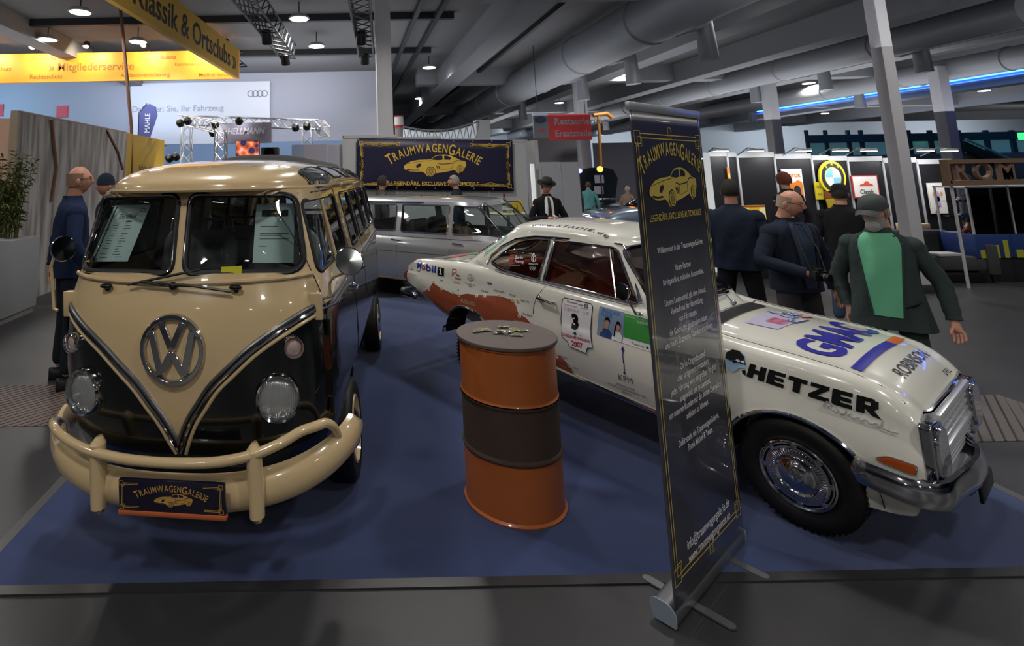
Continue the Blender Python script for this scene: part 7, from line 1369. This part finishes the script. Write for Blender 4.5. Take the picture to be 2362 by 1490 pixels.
M = MB(); M.tube([(-.065, 0, .03), (-.08, .06, .25), (-.02, .16, .42), (.08, .17, .40), (.09, .06, .2), (.065, 0, .03)], .006, 6); M.obj('camera_strap', BLACK, t)
person('person in black cap and dark jacket with blue jeans, standing behind the man in green', pp(1953, 560, 6.6), PI - .8, 1.72, '1c1d20', '34475e', hat='blackcap', hair='2a2522', bulky=1.15)
person('person with reddish hair standing at the poster booth behind the balding man', pp(1816, 450, 8.8), PI, 1.86, '2a2a30', hair='6a3428', hairstyle='curly')
GR = person('bearded man in green shirt, dark parka and grey cap beside the coupe bonnet', pp(2035, 600, 4.25), -.85, 1.70, '343f3f', '2e3a34', shirt='62ac88', hair='7a7672', hat='cap', glasses='red', beard='long', fat=1.12, bulky=1.10, headrot=-.35, headtilt=.25, coatlen=.12, armR=((-.29, .06, 1.10), (-.24, .0, .86)), armL=((.31, .05, 1.10), (.34, -.02, .84)))
person('person with grey hair leaning over the showcase at the far right', pp(2290, 480, 10.3), PI / 2 + .8, 1.72, '7a7c80', hair='5a5450', armL=((.3, -.2, 1.2), (.25, -.42, 1.05)), armR=((-.3, -.2, 1.2), (-.2, -.42, 1.05)))
person('man in dark clothes standing at the left end of the showcase', pp(2238, 450, 10.1), PI + .5, 1.76, '22262e', hair='241f1c')
# ------------------------------------------------------------------ black poster booth and the right side of the hall
YP = 11.2
M_BLK = mat('black_wall', '1e1e22', rough=.4, noise=.1); M_RAIL = mat('rail_white', 'b4b6ba', rough=.35)
XS = [(1634, 1677), (1677, 1700), (1700, 1786), (1786, 1872), (1872, 1912), (1912, 1955), (1955, 2036), (2036, 2115), (2115, 2196)]
for k, (a, b) in enumerate(XS):
    yt = 353 + (a - 1634) * .036
    t = thing('poster_wall', ['black wall panel next to the lit edge of the poster booth', 'narrow black wall panel with the small orange poster', 'wide plain black wall panel behind the lit map', 'black wall panel carrying the big orange poster', 'narrow black wall panel with the small yellow plate', 'black wall panel with the round yellow ring emblem', 'black wall panel with the red framed sign', 'black wall panel behind the grey column', 'black wall panel with the purple figure poster'][k], 'wall panel')
    panel('panel', a + 2, yt + 4, b - 1, 600, YP, M_BLK, .04, t, toz=0); panel('post', a - 2, yt, a + 2, 600, YP - .02, M_RAIL, .06, t, toz=0); panel('top_rail', a, yt - 3, b, yt + 7, YP - .03, M_RAIL, .08, t)
for k, px_ in enumerate((1660, 1740, 1850, 1935, 2000, 2130, 2185)):
    if k == 0:
        s = s9 = thing('clip_lamp', 'small clip lamp shining down on the black poster wall', 'lamp', (0, 0, 0), 0, 'clip lamps on the rail of the poster booth'); M = MB(); M.tube([(0, .55, 0), (0, .2, .16), (0, 0, .12)], .012, 6); M.obj('arm', SATIN, s); M = MB(); M.box((-.14, -.06, .08), (.14, .06, .13), .02); M.obj('head', M_RAIL, s); M = MB(); M.box((-.12, -.05, .072), (.12, .05, .08)); M.obj('light_face', mat('clip_glow', (1, 1, 1), emit=22), s)
    else: s = copy_tree(s9)
    p = at(px_, 358, YP - .5); s.location = (p.x, YP - .55, p.z - .0 + (-.0)); area_light('clip_light', (p.x, YP - .55, p.z + .03), .2, 5, (1, 1, 1), target=(p.x, YP, 1.2))
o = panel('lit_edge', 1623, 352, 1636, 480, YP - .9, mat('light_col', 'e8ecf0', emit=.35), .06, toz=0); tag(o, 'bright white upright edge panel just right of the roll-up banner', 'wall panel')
def poster(nm, lb, x0, y0, x1, y1, c, cat='poster', Y=YP - .06, arts=(), d=.02):
    t = thing(nm, lb, cat); panel('board', x0, y0, x1, y1, Y, c, d, t)
    for k, (an, geo, m_) in enumerate(arts):
        A, B = at(x0, y0, Y), at(x1, y1, Y); M = MB(); put(M, geo, lambda x, y: (A.x + (B.x - A.x) * x, Y - .003 - .002 * k, B.z + (A.z - B.z) * y)); M.obj(an, m_, t, smooth=0, fix=False)
    return t
OR = mat('poster_orange', 'e08030', rough=.4); PW = mat('poster_white', 'e8e4e0', rough=.4); DKB = mat('poster_dark', '2a2a30', rough=.5)
poster('poster', 'small orange poster at the left of the black poster booth', 1677, 386, 1686, 422, OR, arts=(('yellow_field', rq(0, .3, 1, .55) and poly2(rq(.1, .35, .9, .6)), mat('poster_yellow', 'e8c840')),))
poster('poster', 'big white and orange poster on the black wall behind the balding man', 1802, 390, 1859, 470, PW, arts=(('orange_field', poly2([(.05, .05), (.95, .05), (.95, .62), (.75, .68), (.5, .6), (.3, .68), (.05, .62)]), OR), ('dark_figure', merge(EL(.66, .36, .18, .17), poly2([(.5, .02), (.85, .02), (.8, .3), (.55, .3)])), DKB), ('orange_lettering', xf(T_('MOTOR', bold=.03), .22, .13, .5, .80), OR)))
poster('enamel_plate', 'small yellow enamel plate on the black wall', 1878, 420, 1902, 460, mat('plate_yellow', 'c8b82c', rough=.3), 'sign', arts=(('dark_lettering', merge(xf(T_('OIL'), .4, .22, .5, .7), xf(T_('SAE'), .35, .2, .5, .3)), DKB),))
t = thing('round_sign', 'round yellow ringed sign with blue and white quarters on the black wall', 'sign'); c = at(1921, 409, YP - .1); r = .345
fld = lambda nm, g, m_, y, par: (lambda M: (put(M, g, lambda x, z: (c.x + x * r * .8, YP - .1 - y, c.z + z * r)), M.obj(nm, m_, par, smooth=0, fix=False))[1])(MB())
M = MB(); M.lathe([(0, 0), (r, 0), (r, .04), (0, .04)], 48, Matrix.Translation((c.x, YP - .06, c.z)) @ rot('X', 90) @ Matrix.Diagonal((.8, 1, 1, 1))); M.obj('disc', mat('ring_yellow', 'd8c838', rough=.3), t); fld('black_ring', EL(0, 0, .86, .86, 40), DKB, .004, t); fld('inner_yellow_ring', EL(0, 0, .62, .62, 40), mat('ring_yellow', 'd8c838'), .006, t); fld('white_disc', EL(0, 0, .58, .58, 40), PW, .008, t)
qd = lambda a0: poly2([(0, 0)] + [(.57 * cos(rad(a0 + k * 9)), .57 * sin(rad(a0 + k * 9))) for k in range(11)]); fld('blue_quarters', merge(qd(90), qd(270)), mat('quarter_blue', '78b4dc'), .010, t)
fld('ring_lettering', merge(*[xf(([(x * .8 * cos(-a) - (y + .78) * sin(-a) * 1.0, x * .8 * sin(-a) + (y + .78) * cos(-a)) for x, y in text_geo(ch, .24, .02)[0]], text_geo(ch, .24, .02)[1])) for ch, a in (('B', -.6), ('M', 0), ('W', .6))]), mat('ring_yellow', 'd8c838'), .012, t)
t = thing('pennant', 'yellow pointed pennant with a brown top bar under the round sign', 'pennant'); panel('top_bar', 1902, 441, 1951, 457, YP - .1, mat('pennant_brown', '7a4420'), .03, t)
A, B = at(1905, 457, YP - .1), at(1951, 457, YP - .1); C_ = at(1917, 502, YP - .1); M = MB(); M.prism([A, B, at(1935, 490, YP - .1), C_], (0, .02, 0)); M.obj('cloth', mat('pennant_yellow', 'a89020', rough=.6), t)
poster('framed_sign', 'white sign with red car and red frame on the black wall', 1963, 405, 2031, 456, mat('frame_red', 'b83a3a'), 'sign', arts=(('white_field', poly2(rq(.04, .05, .96, .95)), PW), ('red_car', poly2([(.25, .52), (.3, .6), (.42, .63), (.5, .74), (.6, .74), (.66, .64), (.76, .6), (.8, .52)]), mat('frame_red2', 'd85040')), ('lettering', xf(T_('Classic', bold=.02), .2, .26, .52, .27), DKB)))
poster('poster', 'white poster with a purple and orange figure on the black wall right of the column', 2138, 422, 2188, 492, PW, arts=(('purple_figure', merge(EL(.5, .55, .16, .18), poly2([(.35, .2), (.65, .2), (.6, .55), (.4, .55)]), poly2([(.3, .4), (.5, .5), (.48, .58), (.25, .5)])), mat('figure_purple', 'b4a0cc')), ('orange_patches', merge(EL(.3, .62, .1, .08), EL(.75, .64, .08, .07)), mat('figure_orange', 'd8a04c')), ('dark_figure', poly2([(.2, .02), (.4, .02), (.5, .22), (.42, .30), (.35, .22)]), mat('figure_navy', '202048'))))
t = poster('lit_map_table', 'brightly lit yellow and white display table between the men at right', 1706, 474, 1768, 506, mat('map_lit', 'e8dca0', emit=.5), 'display', Y=9.6, arts=(('yellow_print', poly2([(.3, .1), (.8, .1), (.75, .9), (.35, .85)]), mat('map_yellow', 'e0b030', emit=.4)), ('orange_print', poly2([(0, .85), (1, .85), (1, 1), (0, 1)]), OR)))
panel('cabinet', 1704, 508, 1772, 620, 9.65, M_BLK, .5, t, toz=0)
# letter sign, showcase, lounge furniture
t = thing('letter_sign', 'wooden framed see-through letter sign reading ROM at the right edge', 'sign'); YR = 8.6; WD = mat('sign_wood', '6a5440', rough=.7, noise=.2)
for (x0, y0, x1, y1) in ((2188, 368, 2400, 374), (2190, 417, 2402, 425), (2188, 368, 2194, 425)): panel('frame_bar', x0, y0, x1, y1, YR, WD, .12, t)
for ch, X in (('R', 2222), ('O', 2275), ('M', 2328)): p = at(X, 397, YR); v, f = text_geo(ch, .42, .004, ext=.03, three=True); M = MB(); M.add([(p.x + q.x * .9, YR + .05 + q.z, p.z + q.y) for q in v], f); M.obj('letter', mat('letter_brown', '6e564c', rough=.6), t, smooth=0)
p0_, p1_ = at(2190, 420, YR + .05), at(2400, 420, YR + .05)
for X in (p0_.x + .03, p1_.x): M = MB(); M.tube([(X, YR + .06, 0), (X, YR + .06, p0_.z)], .02, 8); M.obj('post', M_BPOST, t)
t = thing('showcase', 'glass showcase with shelves of model cars and a blue yellow base at the right edge', 'showcase'); YS = 9.0; a, b = at(2228, 430, YS), at(2420, 430, YS); x0, x1 = a.x, b.x; zt_ = a.z; zb_ = at(2300, 540, YS).z; zc_ = at(2300, 595, YS).z
M = MB(); M.box((x0, YS + .02, 0), (x1, YS + .5, zc_ + .0), .01); M.obj('black_plinth', M_BLK, t); M = MB(); M.box((x0, YS, zc_), (x1, YS + .52, zb_), .01); M.obj('blue_base', mat('base_blue', '24386c', rough=.4), t)
M = MB(); g = []; rr = random.Random(2)
for k in range(7): X = x0 + .05 + k * .2; M.box((X, YS - .004, zc_ + .0), (X + .08 + .04 * (k % 2), YS, zc_ + .13 + .08 * (k % 3)))
M.obj('yellow_pattern', mat('base_yellow', '9a9a30'), t, smooth=0)
M = MB(); [M.box((X - .012, Yk - .012, zb_), (X + .012, Yk + .012, zt_)) for X in (x0 + .012, (x0 + x1) / 2, x1 - .012) for Yk in (YS + .012, YS + .5)]; M.box((x0, YS, zt_ - .03), (x1, YS + .52, zt_)); M.obj('frame', M_BPOST, t)
M = MB(); M.box((x0 + .02, YS + .004, zb_), (x1 - .02, YS + .008, zt_ - .03)); M.obj('glass_front', GLASS, t, smooth=0)
for k in range(2): zz = zb_ + (zt_ - zb_) * (k + 1) / 3; M = MB(); M.box((x0 + .02, YS + .03, zz), (x1 - .02, YS + .48, zz + .008)); M.obj('shelf', GLASS, t, smooth=0)
CL = ['8a2a2a', '3a5a8a', 'c8c8cc', '2a5a3a', 'b8a030', '303034', '6a6a70', '9a5a3a']; cn = 0
CN = ['red', 'blue', 'white', 'green', 'yellow', 'black', 'grey', 'brown']
for lv in range(3):
    for k in range(6):
        zz = zb_ + (zt_ - zb_) * lv / 3 + (.012 if lv else .002); c = CL[(k * 3 + lv) % 8]; cm = CN[(k * 3 + lv) % 8]
        t2 = thing('model_car', cm + ' model car in the showcase, number %s from the left on the %s shelf' % (('one', 'two', 'three', 'four', 'five', 'six')[k], ('lowest', 'middle', 'top')[lv]), 'model car', (x0 + .12 + k * (x1 - x0 - .2) / 6, YS + .22, zz), 0)
        M = MB(); M.box((-.08, -.035, .012), (.08, .035, .04), .012); M.box((-.04, -.03, .038), (.045, .03, .065), .014); M.obj('car_shell', mat('model_' + c, c, rough=.25, coat=.8), t2)
        M = MB(); [M.lathe([(.0, -.008), (.014, -.008), (.014, .008), (0, .008)], 10, loc(x_, y_, .014) @ rot('X', 90)) for x_ in (-.05, .05) for y_ in (-.03, .03)]; M.obj('wheels', RUBBER, t2)
t = thing('armchair', 'dark grey lounge armchair in front of the poster booth at right', 'armchair', (at(2172, 600, 9.35).x, 9.35, 0), -.15); MS = mat('sofa_grey', '34363a', rough=.85)
M = MB(); M.box((-.42, -.30, .18), (.42, .38, .42), .05); M.obj('seat', MS, t); M = MB(); M.box((-.42, .26, .2), (.42, .42, .80), .05); M.obj('backrest', MS, t)
for s in (1, -1): M = MB(); M.box((s * .5 - .09, -.32, .12), (s * .5 + .09, .42, .62), .04); M.obj('armrest', MS, t)
M = MB(); M.box((-.36, -.32, .02), (.36, .3, .16), .01); M.obj('base', BLACK, t)
for s in (1, -1):
    for q in (1, -1): M = MB(); M.tube([(s * .48, q * .28, 0), (s * .48, q * .28, .14)], .02, 8); M.obj('leg', BLACK, t)
t = thing('side_table', 'black cabinet with a pale box on top left of the armchair', 'cabinet', (at(2112, 560, 10.3).x, 10.3, 0)); M = MB(); M.box((-.28, -.2, 0), (.28, .2, .72), .01); M.obj('case', M_BLK, t); M = MB(); M.box((-.26, -.205, .1), (.26, -.2, .66)); M.obj('door', BLACK, t)
o = MB().box((-.2, -.13, 0), (.2, .13, .13), .01).obj('cardboard_box', mat('box_cream', 'c0a888', rough=.8)); o.location = (at(2112, 560, 10.3).x, 10.3, .721); tag(o, 'pale cream box lying on the black cabinet', 'box')
o = MB().box((-.2, -.12, 0), (.2, .12, .05), .01).obj('paper_stack', mat('paper_grey', 'a8a8aa')); o.location = (at(2172, 600, 9.35).x - .12, 9.2, .421); tag(o, 'pale folded paper stack lying on the grey armchair', 'paper')
# glazed gallery with railings far right
MG = mat('gallery_frame', '2c4a50', rough=.5); t = thing('glazed_gallery', 'teal glazed gallery with dark frames far behind the black poster booth', 'gallery')
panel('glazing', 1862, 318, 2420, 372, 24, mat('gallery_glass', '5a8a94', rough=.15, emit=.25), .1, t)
for k, X in enumerate((1864, 1908, 1960, 1990, 2050, 2100, 2150, 2185, 2216, 2280, 2340)): panel('upright', X, 300, X + 5, 380, 23.9, MG, .1, t)
panel('lintel', 1862, 312, 2420, 320, 23.85, MG, .12, t); panel('parapet', 1862, 360, 2420, 372, 23.8, mat('parapet_grey', '6a7478'), .1, t, toz=0)
t = thing('escalator', 'dark slanting escalator inside the glazed gallery at the right edge', 'escalator'); M = MB(); A, B = at(2225, 325, 23.6), at(2330, 372, 23.6); M.prism([A, B, B + Vector((0, 0, -.45)), A + Vector((0, 0, -.45))], (0, .15, 0)); M.obj('balustrade', mat('escalator_dark', '24343c'), t); M = MB(); M.tube([A + Vector((0, -.05, .08)), B + Vector((0, -.05, .08))], .05, 6); M.obj('handrail', mat('rail_teal', '8ac0c8'), t); M = MB(); M.box((B.x - .1, 23.6, 0), (B.x + .1, 23.75, B.z)); M.obj('support', MG, t)
t = thing('exit_sign', 'green glowing sign at the upper right edge', 'sign'); panel('face', 2350, 306, 2372, 322, 22, mat('exit_green', '30c060', emit=3), .06, t)
for k in range(7):
    X = (1880, 1935, 2000, 2090, 2140, 2060, 1975)[k]; p = at(X, 326, 30); s = copy_tree(lamp0); s.location = (p.x, 30, 5.95)
